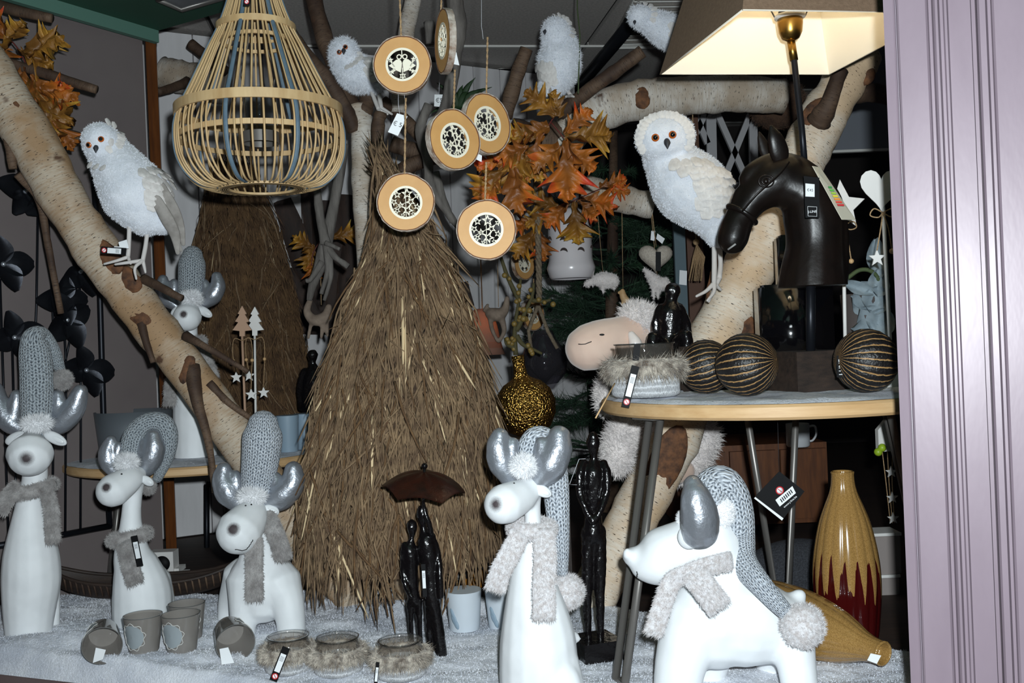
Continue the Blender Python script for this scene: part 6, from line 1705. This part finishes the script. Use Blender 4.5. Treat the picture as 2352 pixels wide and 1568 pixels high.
# ================================================================ things on and by the low left table
zinc = M('ribbed_zinc', (112, 118, 124), .5, .3)
b = W(312, 1060, 2.36); m = MB()
m.lathe([(.055, 0), (.078, .004), (.088, .105), (.085, .105), (.074, .008), (.001, .008)], 96, Matrix.Translation((b.x, b.y, LZ + .006)), mod=lambda q, z: 1 + .012 * math.sin(q * 48))
tag(m.build('zinc_planter', zinc), 'ribbed grey zinc planter on the low left table', 'planter')
def tree_out(cx, cy, s_):
    half = [(0, -40), (10, -22), (6, -20), (16, -4), (9, -2), (22, 16), (6, 18), (6, 30)]
    return [(cx + x * s_, cy + y * s_) for x, y in half] + [(cx - x * s_, cy + y * s_) for x, y in half[::-1][:-1]]
def tree_pick(label, cx, cy, D, s_, mat, stick_to):
    bb = W(*stick_to, D); bb.z = LZ + .006
    t = thing('tree_pick', label, 'ornament', bb)
    pts = [W(x, y, D) for x, y in tree_out(cx, cy, s_)]; n = len(pts)
    m = MB(); m.add([*pts, *[p + Vector((0, .006, 0)) for p in pts]], [tuple(range(n)), tuple(range(2 * n - 1, n - 1, -1))] + [(i, n + i, n + (i + 1) % n, (i + 1) % n) for i in range(n)]); m.build('tree_cutout', mat, t, smooth=False)
    m = MB(); m.tube([W(cx, cy + 25 * s_, D + .003), bb], .0028, 8); m.build('stick', mat, t)
    k0 = W(cx, cy + 40 * s_, D - .004)
    for s2 in (-1, 1):
        m = MB(); m.tube(catmull([k0, k0 + Vector((s2 * .018, 0, .004)), k0 + Vector((s2 * .022, 0, -.03)), k0 + Vector((s2 * .016, -.002, -.09 - .02 * s2))], 5), .0009, 5); m.build('twine', twine, t)
        e = k0 + Vector((s2 * .016, -.002, -.09 - .02 * s2))
        m = MB(); st_ = [e + Vector((x, 0, y)) for x, y in star2d(0, -.012, .014)]; m.add([*st_, *[p + Vector((0, .003, 0)) for p in st_]], [tuple(range(10))[::-1], tuple(range(10, 20))] + [(i, (i + 1) % 10, 10 + (i + 1) % 10, 10 + i) for i in range(10)]); m.build('star_charm', wood_white, t, smooth=False)
        m = MB(); m.ell(k0 + Vector((s2 * .021, -.001, -.045)), .004); m.build('bead', wood_light, t)
    return t
tree_pick('natural wood fir tree pick in front of the dark cone', 556, 742, 2.26, 1.0, M('tan_wood', (186, 150, 124), .7), (566, 1030))
tree_pick('white wooden fir tree pick beside the natural one', 585, 742, 2.30, .95, wood_white, (588, 1035))
amber_g = M('amber_glass', (120, 60, 14), .1, coat=1)
m = MB(); b = W(512, 1045, 2.46); m.lathe([(.001, 0), (.03, 0), (.034, .01), (.030, .06), (.012, .075), (.012, .09), (.001, .09)], 28, Matrix.Translation((b.x, b.y, LZ + .006))); tag(m.build('amber_bottle', amber_g), 'small amber glass bottle behind the sloping trunk', 'bottle')

# white box with a dark round opening, white power strip, black frame
b = W(376, 1290, 2.42); wb = thing('white_speaker_box', 'small white box with a dark round opening near the wooden post', 'speaker', Vector((b.x, b.y, b.z - .028)))
m = MB(); m.box(b, (.06, .04, .055)); m.build('case', wood_white, wb, smooth=False)
m = MB(); m.lathe([(.001, 0), (.019, 0), (.019, .003), (.001, .003)], 28, Matrix.Translation(b + Vector((.004, -.0225, 0))) @ Matrix.Rotation(math.pi / 2, 4, 'X')); m.build('opening', black_card, wb)
m = MB(); m.box(b + Vector((.006, .005, -.038)), (.09, .06, .02)); m.build('foot', wood_white, wb, smooth=False)
m = MB(); m.box(b + Vector((.006, .01, -.048 - (b.z - .06) / 2 + .01)), (.07, .05, max(.01, b.z - .05))); m.build('stand', wood_white, wb, smooth=False)
b0 = [W(475, 1112, 2.85), W(475, 1345, 2.85), W(660, 1345, 2.85), W(660, 1105, 2.85)]
m = MB(); 
for i in range(4): m.tube([b0[i], b0[(i + 1) % 4]], .008, 4)
fr_ = m.build('metal_stand', metal_black); tag(fr_, 'black rectangular metal frame standing under the low table', 'frame')

# ================================================================ behind the cone: fan, wooden reindeer, black bust
fanm = M('dark_dried_palm', (64, 44, 34), .7, col2=(34, 24, 20), vs=12, stretch=(4, 4, 1), bump=.3)
b = W(760, 760, 3.2); fan = thing('dried_palm_fan', 'large dark dried palm fan behind the basket lantern', 'dried leaf', Vector((b.x, b.y, b.z)))
for i in range(17):
    a = -1.35 + 2.7 * i / 16; L = .44 + .03 * math.sin(i * 2.1)
    d_ = Vector((math.sin(a), -.06 * math.cos(i * 3.1), math.cos(a))); sd = Vector((math.cos(a), 0, -math.sin(a)))
    m = MB(); vs = []
    for k_ in range(7):
        t = k_ / 6; w_ = .006 + .040 * math.sin(math.pi * min(1, t * .62 + .05)); p = b + d_ * (L * t)
        vs += [p - sd * w_ + Vector((0, .012, 0)), p + Vector((0, -.012, 0)), p + sd * w_ + Vector((0, .012, 0))]
    fs = [(k_ * 3 + j, k_ * 3 + j + 1, (k_ + 1) * 3 + j + 1, (k_ + 1) * 3 + j) for k_ in range(6) for j in range(2)]
    m.add(vs, fs); m.add([p + Vector((0, .003, 0)) for p in vs], [f[::-1] for f in fs]); m.build('frond', fanm, fan)
m = MB(); m.tube([b, Vector((b.x + .02, b.y, 0))], .01, 8); m.build('stalk', fanm, fan)
drift = M('weathered_wood', (150, 132, 116), .85, col2=(110, 94, 82), vs=40)
def wood_animal(label, D, chains, hang, group=None, mat=drift, name='wooden_reindeer_ornament', fluff=None, cat='ornament'):
    pts = [q for c in chains for q in dots(D, c)]
    lo_ = min(pts, key=lambda p: p[2]); t = thing(name, label, cat, Vector(lo_[:3]), group)
    m = organic([dots(D, c) for c in chains], (), .003, 4); src = MB(); src.merge(m)
    if fluff: m.fur(1500, .006, .0008, mix=.3, jit=.5, seed=4, src=src)
    m.build('body', mat, t)
    m = MB(); m.tube([W(*hang[0], D), W(*hang[1][:2], hang[1][2] if len(hang[1]) > 2 else D)], .0009, 5); m.build('string', twine, t); return t
wood_animal('grey wooden reindeer hanging between the two cones', 2.36, [[(712, 690, 7), (705, 715, 9), (722, 735, 13), (748, 728, 14), (755, 705, 8)], [(715, 740, 5), (708, 775, 4)], [(742, 738, 6), (738, 775, 4)], [(750, 735, 6), (752, 770, 4)]], ((738, 700), (736, 600)))
wood_animal('pale wooden reindeer hanging by the glowing pendant lamp', 2.65, [[(1165, 685, 6), (1160, 710, 10), (1145, 722, 16), (1128, 720, 14)], [(1125, 725, 6), (1130, 755, 5), (1142, 782, 4)], [(1152, 730, 8), (1158, 760, 6), (1146, 785, 4)], [(1120, 700, 4), (1112, 712, 4)]], ((1145, 705), (1142, 560)))
b = W(725, 1060, 2.56); sculpture('bust_sculpture', 'dim black bust sculpture between the two cones', Vector((b.x, b.y, W(725, 960, 2.56).z)), [[(718, 815, 13), (718, 835, 8), (720, 855, 20), (722, 890, 28), (724, 955, 28)], [(700, 855, 11), (690, 890, 9), (692, 935, 8)], [(740, 855, 11), (750, 890, 9), (750, 935, 8)]], 2.56)
a_, c_ = W(694, 1200, 2.58), W(756, 952, 2.58); m = bevbox(a_.x, c_.x, 2.53, 2.60, .0, c_.z, .003); tag(m.build('black_pedestal', black_card, smooth=False), 'tall black pedestal under the dim bust', 'pedestal')

# pendant lamp
DP = 2.72
copper = NT('copper_shade'); copper.set(Roughness=.4, Metallic=.2); copper.b.inputs['Base Color'].default_value = lin((150, 100, 70)); copper.b.inputs['Transmission Weight'].default_value = 0
b = W(1112, 815, DP); pl_ = thing('pendant_lamp', 'small glowing orange pendant lamp right of the cone', 'lamp', b)
tsm = NT('orange_translucent_shade'); bs = tsm.t.nodes; trn = tsm.n('ShaderNodeBsdfTranslucent'); trn.inputs[0].default_value = lin((255, 185, 120)); dfn = tsm.n('ShaderNodeBsdfDiffuse'); dfn.inputs[0].default_value = lin((150, 112, 96))
mxn = tsm.n('ShaderNodeMixShader'); mxn.inputs[0].default_value = .22; tsm.l(dfn.outputs[0], mxn.inputs[1]); tsm.l(trn.outputs[0], mxn.inputs[2]); tsm.l(mxn.outputs[0], bs['Material Output'].inputs['Surface']); bs.remove(tsm.b)
kp = DP / F
m = MB(); m.lathe([(48 * kp, 0), (42 * kp, 20 * kp), (34 * kp, 60 * kp), (26 * kp, 95 * kp), (18 * kp, 106 * kp), (18 * kp - .002, 106 * kp), (25 * kp, 94 * kp), (47 * kp, 0.0)], 40, Matrix.Translation(b)); m.build('shade', tsm.m, pl_)
m = MB(); m.tube([b + Vector((0, 0, 104 * kp)), W(1098, 400, DP), W(1090, 260, DP)], .002, 6); m.build('cord', brown_bark, pl_)
m = MB(); m.ell(b + Vector((0, 0, 62 * kp)), .016); m.build('bulb', t_.m, pl_)
ld2 = bpy.data.lights.new('pendant_light', 'POINT'); ld2.energy = .35; ld2.color = (1, .66, .36); ld2.shadow_soft_size = .018
l2 = bpy.data.objects.new('pendant_light', ld2); COL.objects.link(l2); l2.parent = pl_; l2.location = (0, 0, 62 * kp)

# ================================================================ gold bottle with berry twig, glass vase, lantern
gold_h = NT('hammered_gold'); gold_h.set(Roughness=.26, Metallic=1.0); gold_h.b.inputs['Base Color'].default_value = lin((214, 166, 84)); gold_h.bump(gold_h.noise(gold_h.coord('Object'), 230, 1), 1.0, .007)
DG = 2.16; kg = DG / F
b = W(1218, 998, DG)
ped = MB(); ped.box((b.x, b.y, (b.z - .002) / 2), (.15, .13, b.z - .002)); tag(ped.build('dark_pedestal', wood_dark, smooth=False), 'dark wooden pedestal hidden behind the centre reindeer', 'pedestal')
gb_ = thing('gold_bottle', 'round hammered gold bottle with berry twigs', 'vase', b)
m = MB(); m.lathe([(.001, 0), (26 * kg, 0), (50 * kg, 14 * kg), (66 * kg, 42 * kg), (70 * kg, 72 * kg), (62 * kg, 100 * kg), (44 * kg, 120 * kg), (24 * kg, 130 * kg), (16 * kg, 138 * kg), (14 * kg, 160 * kg), (15 * kg, 184 * kg), (13 * kg, 184 * kg), (11 * kg, 150 * kg)], 64, Matrix.Translation(b) @ rotm(y=-.12)); m.build('bottle', gold_h.m, gb_)
berry = M('olive_berry', (122, 100, 50), .5); tw_g = M('olive_twig', (70, 64, 34), .8)
for pth, bs_ in (([(1185, 815), (1182, 760), (1190, 700), (1196, 640)], 9), ([(1186, 760), (1205, 720), (1222, 680), (1226, 650)], 6), ([(1184, 800), (1165, 790), (1160, 775)], 4), ([(1186, 770), (1200, 790), (1220, 800), (1245, 812)], 6), ([(1192, 690), (1168, 640), (1150, 590), (1143, 560)], 5), ([(1222, 690), (1250, 692), (1265, 688)], 4)):
    c = catmull([W(x, y, DG + .04) for x, y in pth], 6); m = MB(); m.tube(c, [.006 - .003 * i / len(c) for i in range(len(c))], 6, wob=.3); m.build('twig', tw_g, gb_)
    for i in range(bs_):
        p = c[R.randrange(len(c))]; m = MB(); m.ell(Vector(p) + Vector((R.uniform(-.012, .012), R.uniform(-.014, 0), R.uniform(-.01, .01))), R.uniform(.0048, .0068), None, 10, 8); m.build('berry', berry, gb_)
DV = 2.5; kk = DV / F; b = W(1252, 884, DV)
gv = thing('hanging_glass_vase', 'bulbous clear glass vase hung on a thick rope', 'vase', b)
m = MB(); m.lathe([(.001, 0), (30 * kk, 4 * kk), (50 * kk, 28 * kk), (54 * kk, 55 * kk), (44 * kk, 85 * kk), (28 * kk, 108 * kk), (22 * kk, 125 * kk), (22 * kk - .002, 125 * kk), (27 * kk, 106 * kk), (52 * kk, 55 * kk), (.001, .003)], 40, Matrix.Translation(b)); m.build('glass', glassmat('vase_glass', (200, 198, 204), 1.7, .03, .08, (120, 116, 122)), gv)
rope = M('grey_rope', (132, 116, 96), .9, col2=(92, 80, 64), vs=200)
m = MB()
for ph in (0, 2.1, 4.2):
    pts = [W(1232 + 6 * math.sin(i / 30), 430 + i * 5.4, DV - .05).lerp(W(1236, 760, DV), 0) + Vector((math.cos(i * .7 + ph), math.sin(i * .7 + ph), 0)) * .004 for i in range(50)]
    m.tube(pts, .0045, 6)
for s_ in (-1, 1): m.tube([W(1236, 700, DV - .05), W(1236 + s_ * 22, 760, DV - .05), W(1250 + s_ * 30, 800, DV - .05)], .005, 6)
m.tube([W(1232, 435, DV - .05), W(1232, 322, 2.38)], .008, 8); m.build('rope', rope, gv)
DL = 2.55; kl = DL / F; b = W(1313, 640, DL); cer = M('white_glaze', (214, 208, 210), .22, coat=.5)
la = thing('ceramic_lantern', 'white glazed ceramic lantern with crescent slots', 'lantern', b)
m = MB(); m.lathe([(46 * kl, 0), (50 * kl, 4 * kl), (53 * kl, 14 * kl), (56 * kl, 24 * kl), (53 * kl, 34 * kl), (50 * kl, 44 * kl), (50 * kl, 110 * kl), (44 * kl, 138 * kl), (30 * kl, 156 * kl), (14 * kl, 166 * kl), (12 * kl, 160 * kl), (40 * kl, 136 * kl), (46 * kl, 100 * kl), (46 * kl, 6 * kl)], 48, Matrix.Translation(b), cap=False); m.build('shell', cer, la)
for q, zz in [(-1.95, 54), (-1.15, 54), (-1.95, 78), (-1.15, 78), (-2.8, 60), (-.35, 60), (-2.8, 84), (-.35, 84), (-1.6, 108), (-.4, 110)]:
    m = MB(); pts = []
    for i in range(9):
        a = .35 + i / 8 * 2.1; aa = q + .19 * math.cos(a); pts.append(b + Vector((math.cos(aa) * 50.3 * kl, math.sin(aa) * 50.3 * kl, zz * kl + .012 * math.sin(a))))
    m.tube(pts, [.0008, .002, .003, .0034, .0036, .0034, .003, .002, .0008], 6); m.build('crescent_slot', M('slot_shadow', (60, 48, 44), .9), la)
m = MB(); m.tube([b + Vector((0, 0, 164 * kl)), W(1320, 440, DL), W(1330, 330, DL)], .004, 8); m.build('rope', rope, la)

# ================================================================ fir tree with ornaments
DT = 3.0
needle = M('dark_fir_needle', (34, 64, 38), .7, col2=(20, 42, 28), vs=6); b = W(1405, 1300, DT)
fir = thing('fir_tree', 'dark green artificial fir tree in the shadow behind', 'tree', Vector((b.x, b.y, 0)))
m = MB(); m.tube([Vector((b.x, b.y, 0)), W(1410, 300, DT)], [.03, .012], 10); m.build('trunk', brown_bark, fir)
rg = np.random.RandomState(9); nm = MB(); bm_ = MB()
for i in range(120):
    y = rg.uniform(380, 1120); a = rg.uniform(0, 2 * math.pi); c = W(1405 + 10 * rg.randn(), y, DT)
    L = (.10 + .22 * (y - 330) / 700) * rg.uniform(.75, 1.1); d_ = Vector((math.cos(a), math.sin(a) * .8, rg.uniform(-.25, .35))).normalized()
    bm_.tube([c, c + d_ * L], [.004, .002], 4)
    n = 230; tt = rg.rand(n) ** .7
    for t0 in tt:
        p = c + d_ * (L * (.15 + .9 * t0)); nd = (d_ * .9 + Vector(rg.randn(3)) * .55).normalized() * rg.uniform(.03, .055); s2 = nd.cross(Vector(rg.randn(3))).normalized() * .0012
        nm.add([p - s2, p + s2, p + nd], [(0, 1, 2)])
bm_.build('branches', needle, fir)['kind'] = 'stuff'; nm.build('needles', needle, fir)['kind'] = 'stuff'
wood_animal('white fluffy sheep ornament hanging on the fir tree', 2.62, [[(1348, 652, 7), (1365, 645, 10), (1385, 642, 17), (1405, 645, 16)], [(1382, 655, 4), (1386, 672, 3)], [(1408, 655, 4), (1412, 664, 3)]], ((1385, 628), (1368, 438, 2.5)), mat=wool, name='sheep_ornament', fluff=True)
wood_animal('white woolly goat ornament below the knitted heart', 2.62, [[(1490, 628, 8), (1500, 640, 12), (1512, 652, 15), (1525, 650, 13)], [(1500, 660, 5), (1502, 685, 3)], [(1512, 662, 5), (1512, 684, 3)], [(1484, 622, 5), (1480, 618, 4)]], ((1510, 636), (1494, 476, 2.5)), mat=wool, name='goat_ornament', fluff=True)
wood_animal('tan wooden reindeer ornament above the plush sheep head', 2.62, [[(1430, 668, 6), (1432, 682, 9), (1440, 690, 8)], [(1430, 668, 3), (1420, 672, 3)], [(1432, 690, 4), (1428, 700, 3)], [(1444, 692, 4), (1450, 698, 3)]], ((1431, 665), (1428, 458, 2.5)), mat=wood_light)
hp = []
for i in range(30):
    q = 2 * math.pi * i / 30; hp.append((1506 + 16 * math.sin(q) ** 3 * 2.45, 590 - (13 * math.cos(q) - 5 * math.cos(2 * q) - 2 * math.cos(3 * q) - math.cos(4 * q)) * 2.25))
b = W(1506, 625, 2.55); ht = thing('knitted_heart', 'cream knitted heart cushion with black label', 'ornament', b)
m = MB(); c0 = W(1506, 588, 2.55); ring_ = [W(x, y, 2.55) for x, y in hp]; vs = []
for k_, zz in ((1, 0), (.93, -.012), (.75, -.02), (.4, -.026), (.03, -.027)): vs += [c0 + (p - c0) * k_ + Vector((0, zz, 0)) for p in ring_]
fs = [(i * 30 + j, i * 30 + (j + 1) % 30, (i + 1) * 30 + (j + 1) % 30, (i + 1) * 30 + j) for i in range(4) for j in range(30)]
m.add(vs, fs); m.add([Vector(p) - 2 * Vector((0, (Vector(p) - c0).y, 0)) for p in vs], [f[::-1] for f in fs]); m.build('cushion', M('cream_knit', (206, 196, 182), .95, col2=(170, 158, 146), vs=260, bump=.8, bs=300), ht)
card(ht, [(1506, 578), (1518, 578), (1518, 622), (1506, 622)], 2.518, black_card, 'brand_label'); card(ht, [(1496, 530), (1505, 530), (1503, 553), (1494, 551)], 2.54, white_paper, 'price_tag'); card(ht, [(1510, 536), (1527, 548), (1521, 560), (1507, 548)], 2.54, white_paper, 'price_tag')
m = MB(); m.tube([W(1507, 566, 2.55), W(1497, 478, 2.5)], .0012, 5); m.build('string', twine, ht)
b = W(1590, 650, 2.5); ts = thing('jute_tassel', 'hanging jute tassel left of the owl legs', 'tassel', b)
m = MB()
for i in range(16): m.tube([W(1600, 560, 2.5), W(1592 + i * 1.8, 590, 2.5 + R.uniform(-.01, .01)), W(1582 + i * 2 + R.uniform(-3, 3), 645, 2.5 + R.uniform(-.01, .01))], .0011, 4)
m.build('strands', twine, ts); m = MB(); m.ell(W(1599, 556, 2.5), .008); m.tube([W(1599, 556, 2.5), W(1590, 232, 2.41)], .0015, 5); m.build('knot', twine, ts)
a_ = W(1570, 800, 2.7); m = MB(); m.box((a_.x, 2.7, .6), (.03, .02, 1.2)); pst = m.build('blue_grey_post', M('blue_grey_paint', (86, 104, 112), .7), smooth=False); tag(pst, 'narrow blue-grey post with a white tag', 'post')
card(pst, [(1561, 620), (1578, 622), (1577, 655), (1560, 653)], 2.68, white_paper, 'price_tag')
a_ = W(1604, 800, 2.8); m = MB(); m.box((a_.x, 2.8, .6), (.045, .03, 1.2)); tag(m.build('brown_post', M('umber_post', (84, 48, 24), .6), smooth=False), 'orange brown wooden post behind the owl legs', 'post')

# lattice, coir ball, grey panel behind the lamp
DX = 3.1; lat = M('grey_white_lattice', (176, 174, 176), .7)
b = W(1650, 430, DX); lt = thing('wooden_lattice', 'pale wooden lattice behind the large owl', 'lattice', b)
for pts, wd_ in (([(1632, 235), (1636, 430)], .03), ([(1728, 235), (1732, 430)], .025), ([(1590, 235), (1592, 330)], .02), ([(1640, 245), (1722, 430)], .018), ([(1726, 255), (1655, 430)], .018), ([(1625, 250), (1592, 320)], .018), ([(1590, 250), (1625, 330)], .018), ([(1585, 238), (1745, 236)], .03), ([(1585, 432), (1745, 430)], .03)):
    a_, c_ = W(*pts[0], DX), W(*pts[1], DX); m = MB(); d_ = c_ - a_; m.box((a_ + c_) / 2, (d_.length, .015, wd_), rotm(y=-math.atan2(d_.z, d_.x))); m.build('bar', lat, lt, smooth=False)
m = MB(); c = W(1785, 238, 2.6); m.ell(c, (.072, .072, .064), None, 32, 20); src = MB(); src.merge(m); m.fur(2500, .012, .0006, mix=.5, comb=(.6, 0, .3), jit=.6, seed=2, src=src); m.tube([c + Vector((0, 0, .06)), c + Vector((0, 0, .18))], .003, 6)
tag(m.build('coir_ball', M('brown_coir', (92, 66, 48), .95, col2=(66, 46, 34), vs=50, bump=.6)), 'brown coir ball hanging behind the lamp stem', 'ball')
a_, c_ = W(1898, 352, 3.3), W(2075, 98, 3.3); c_.z = ZC + .003; m = MB(); m.box(((a_.x + c_.x) / 2, 3.3, (a_.z + c_.z) / 2), (c_.x - a_.x, .03, c_.z - a_.z)); gp = m.build('grey_panel', M('blue_grey_board', (128, 132, 140), .7), smooth=False); tag(gp, 'blue-grey board with pale lower edge behind the pilaster', 'panel')
m = MB(); m.box(((a_.x + c_.x) / 2, 3.28, a_.z), (c_.x - a_.x, .02, .008)); m.build('edge_strip', rail_mat, gp, smooth=False)

# fern and price card above the slices
fern_m = M('dark_fern', (36, 62, 30), .6)
b = W(1045, 260, 2.65); fe = thing('fern_sprig', 'dark green spiky fern sprig behind the wood slices', 'plant', b)
for (x, y) in ((1000, 245), (985, 262), (1003, 190), (1038, 205), (1063, 195), (1092, 178), (1076, 210), (1110, 205), (1130, 200), (1000, 275)):
    p0_, p1_ = W(1052, 250, 2.65), W(x, y, 2.62); m = MB(); m.tube(catmull([p0_, p0_.lerp(p1_, .5) + Vector((0, 0, .012)), p1_], 4), [.004, .007, .009, .009, .008, .006, .004, .002, .0006], 6, flat=.25, side=(0, 1, 0)); m.build('leaf', fern_m, fe)
tg = card(fe, [(998, 217), (1022, 217), (1018, 246), (997, 244)], 2.3, white_paper, 'price_card', '€5', .6)
m = MB(); m.tube([W(1008, 217, 2.3), W(1012, 120, 2.4), W(1015, -30, 2.5)], .0005, 4); m.build('thread', white_string, fe)
m = MB(); m.tube([W(1328, 215, 2.25), W(1332, 80, 2.3), W(1326, 20, 2.32), W(1326, -40, 2.34)], .0016, 6); tag(m.build('green_wire', fgreen), 'thin green wire hanging beside the upper white owl', 'wire')

# ================================================================ under the right table: cabinet, cushion, boxes, house ornament
a_, c_ = W(1555, 1262, 2.75), W(1885, 1010, 2.75); m = MB(); m.box(((a_.x + c_.x) / 2, 2.85, c_.z / 2), (c_.x - a_.x, .3, c_.z)); cab = thing('wooden_cabinet', 'dark orange-brown wooden cabinet in the shadow under the table', 'cabinet', Vector(((a_.x + c_.x) / 2, 2.85, 0))); m.build('body', wood_brown, cab, smooth=False)
for i in range(3):
    m = MB(); m.box((a_.x + (c_.x - a_.x) * (i + .5) / 3, 2.69, c_.z * .5), ((c_.x - a_.x) / 3 - .012, .016, c_.z - .03)); dr = m.build('door', wood_brown, cab, smooth=False)
mug('dim white mug on the cabinet below the table', 1835, 1060, 2.62, .03, .06, c_.z, white_c)
tweed = M('grey_tweed', (72, 74, 80), .95, col2=(36, 36, 40), vs=300, bump=.6, bs=400)
m = organic((), [(W(1815, 1330, 2.15), (.13, .06, .085), rotm(y=-.2))], .006, 4); tag(m.build('tweed_cushion', tweed), 'dark grey tweed cushion behind the large reindeer', 'cushion')
boxm = M('pale_card_box', (150, 140, 136), .8)
for lab, x0, x1, y0, y1, D in (('pale cardboard box upper behind the table leg', 2012, 2068, 1228, 1320, 2.05), ('pale low box under the upper cardboard box', 2016, 2066, 1324, 1378, 2.05)):
    a_, c_ = W(x0, y1, D), W(x1, y0, D); bb = bevbox(a_.x, c_.x, D, D + .06, a_.z, c_.z, .002); t = thing('cardboard_box', lab, 'box', Vector(((a_.x + c_.x) / 2, D + .03, a_.z))); bb.build('carton', boxm, t, smooth=False)
    m = MB(); m.box(((a_.x + c_.x) / 2, D + .03, c_.z + .002), (c_.x - a_.x + .003, .064, .006)); m.build('lid', wood_white, t, smooth=False)
a_ = W(2040, 1440, 2.05); m = MB(); m.box((a_.x, 2.09, W(2040, 1380, 2.05).z / 2 - .002), (.06, .06, max(.01, W(2040, 1380, 2.05).z - .004))); tag(m.build('dark_plinth', wood_dark, smooth=False), 'dark plinth under the stacked cardboard boxes', 'plinth')
b = W(2035, 1200, 1.95); ho = thing('house_ornament', 'little white house ornament trailing stars behind the table leg', 'ornament', b)
c = W(2035, 1000, 1.95); m = MB(); hw_ = .018; m.add([(c.x + x, c.y + y, c.z + z) for y in (-.008, .008) for x, z in ((-hw_, -.03), (hw_, -.03), (hw_, .012), (0, .032), (-hw_, .012))], [(0, 1, 2, 3, 4), (9, 8, 7, 6, 5)] + [(i, 5 + i, 5 + (i + 1) % 5, (i + 1) % 5) for i in range(5)]); m.build('house', wood_white, ho, smooth=False)
m = MB()
for k_ in range(3): m.tube(catmull([c + Vector((-.01 + k_ * .01, -.004, -.03)), c + Vector((-.006 + k_ * .006, -.006, -.09)), c + Vector((k_ * .004, -.004, -.17))], 5), .001, 5)
m.build('twine', twine, ho)
for zz in (-.07, -.12, -.16): m = MB(); st_ = [c + Vector((x + .004, -.01, y + zz)) for x, y in star2d(0, 0, .012)]; m.add([*st_, *[p + Vector((0, .003, 0)) for p in st_]], [tuple(range(10))[::-1], tuple(range(10, 20))] + [(i, (i + 1) % 10, 10 + (i + 1) % 10, 10 + i) for i in range(10)]); m.build('star_charm', wood_white, ho, smooth=False)
for dx in (-.02, -.012): m = MB(); m.ell(c + Vector((dx, -.01, -.01 + dx)), .008); m.build('green_bead', M('lime_bead', (150, 180, 40), .4), ho)
m = MB(); m.tube([c + Vector((0, 0, .03)), c + Vector((0, 0, .09))], .001, 5); m.build('hanger', twine, ho)
# owl tags
for nm_, quad, d_ in (('owl_figurine.001', [(262, 566), (290, 566), (290, 586), (262, 584)], 1.795), ('owl_figurine.001', [(272, 556), (291, 550), (296, 570), (276, 572)], 1.80)):
    card(bpy.data.objects[nm_], quad, d_, white_paper, 'price_tag')
small_tag(bpy.data.objects['owl_figurine.001'], [(290, 578), (232, 574)], 1.79, 17)
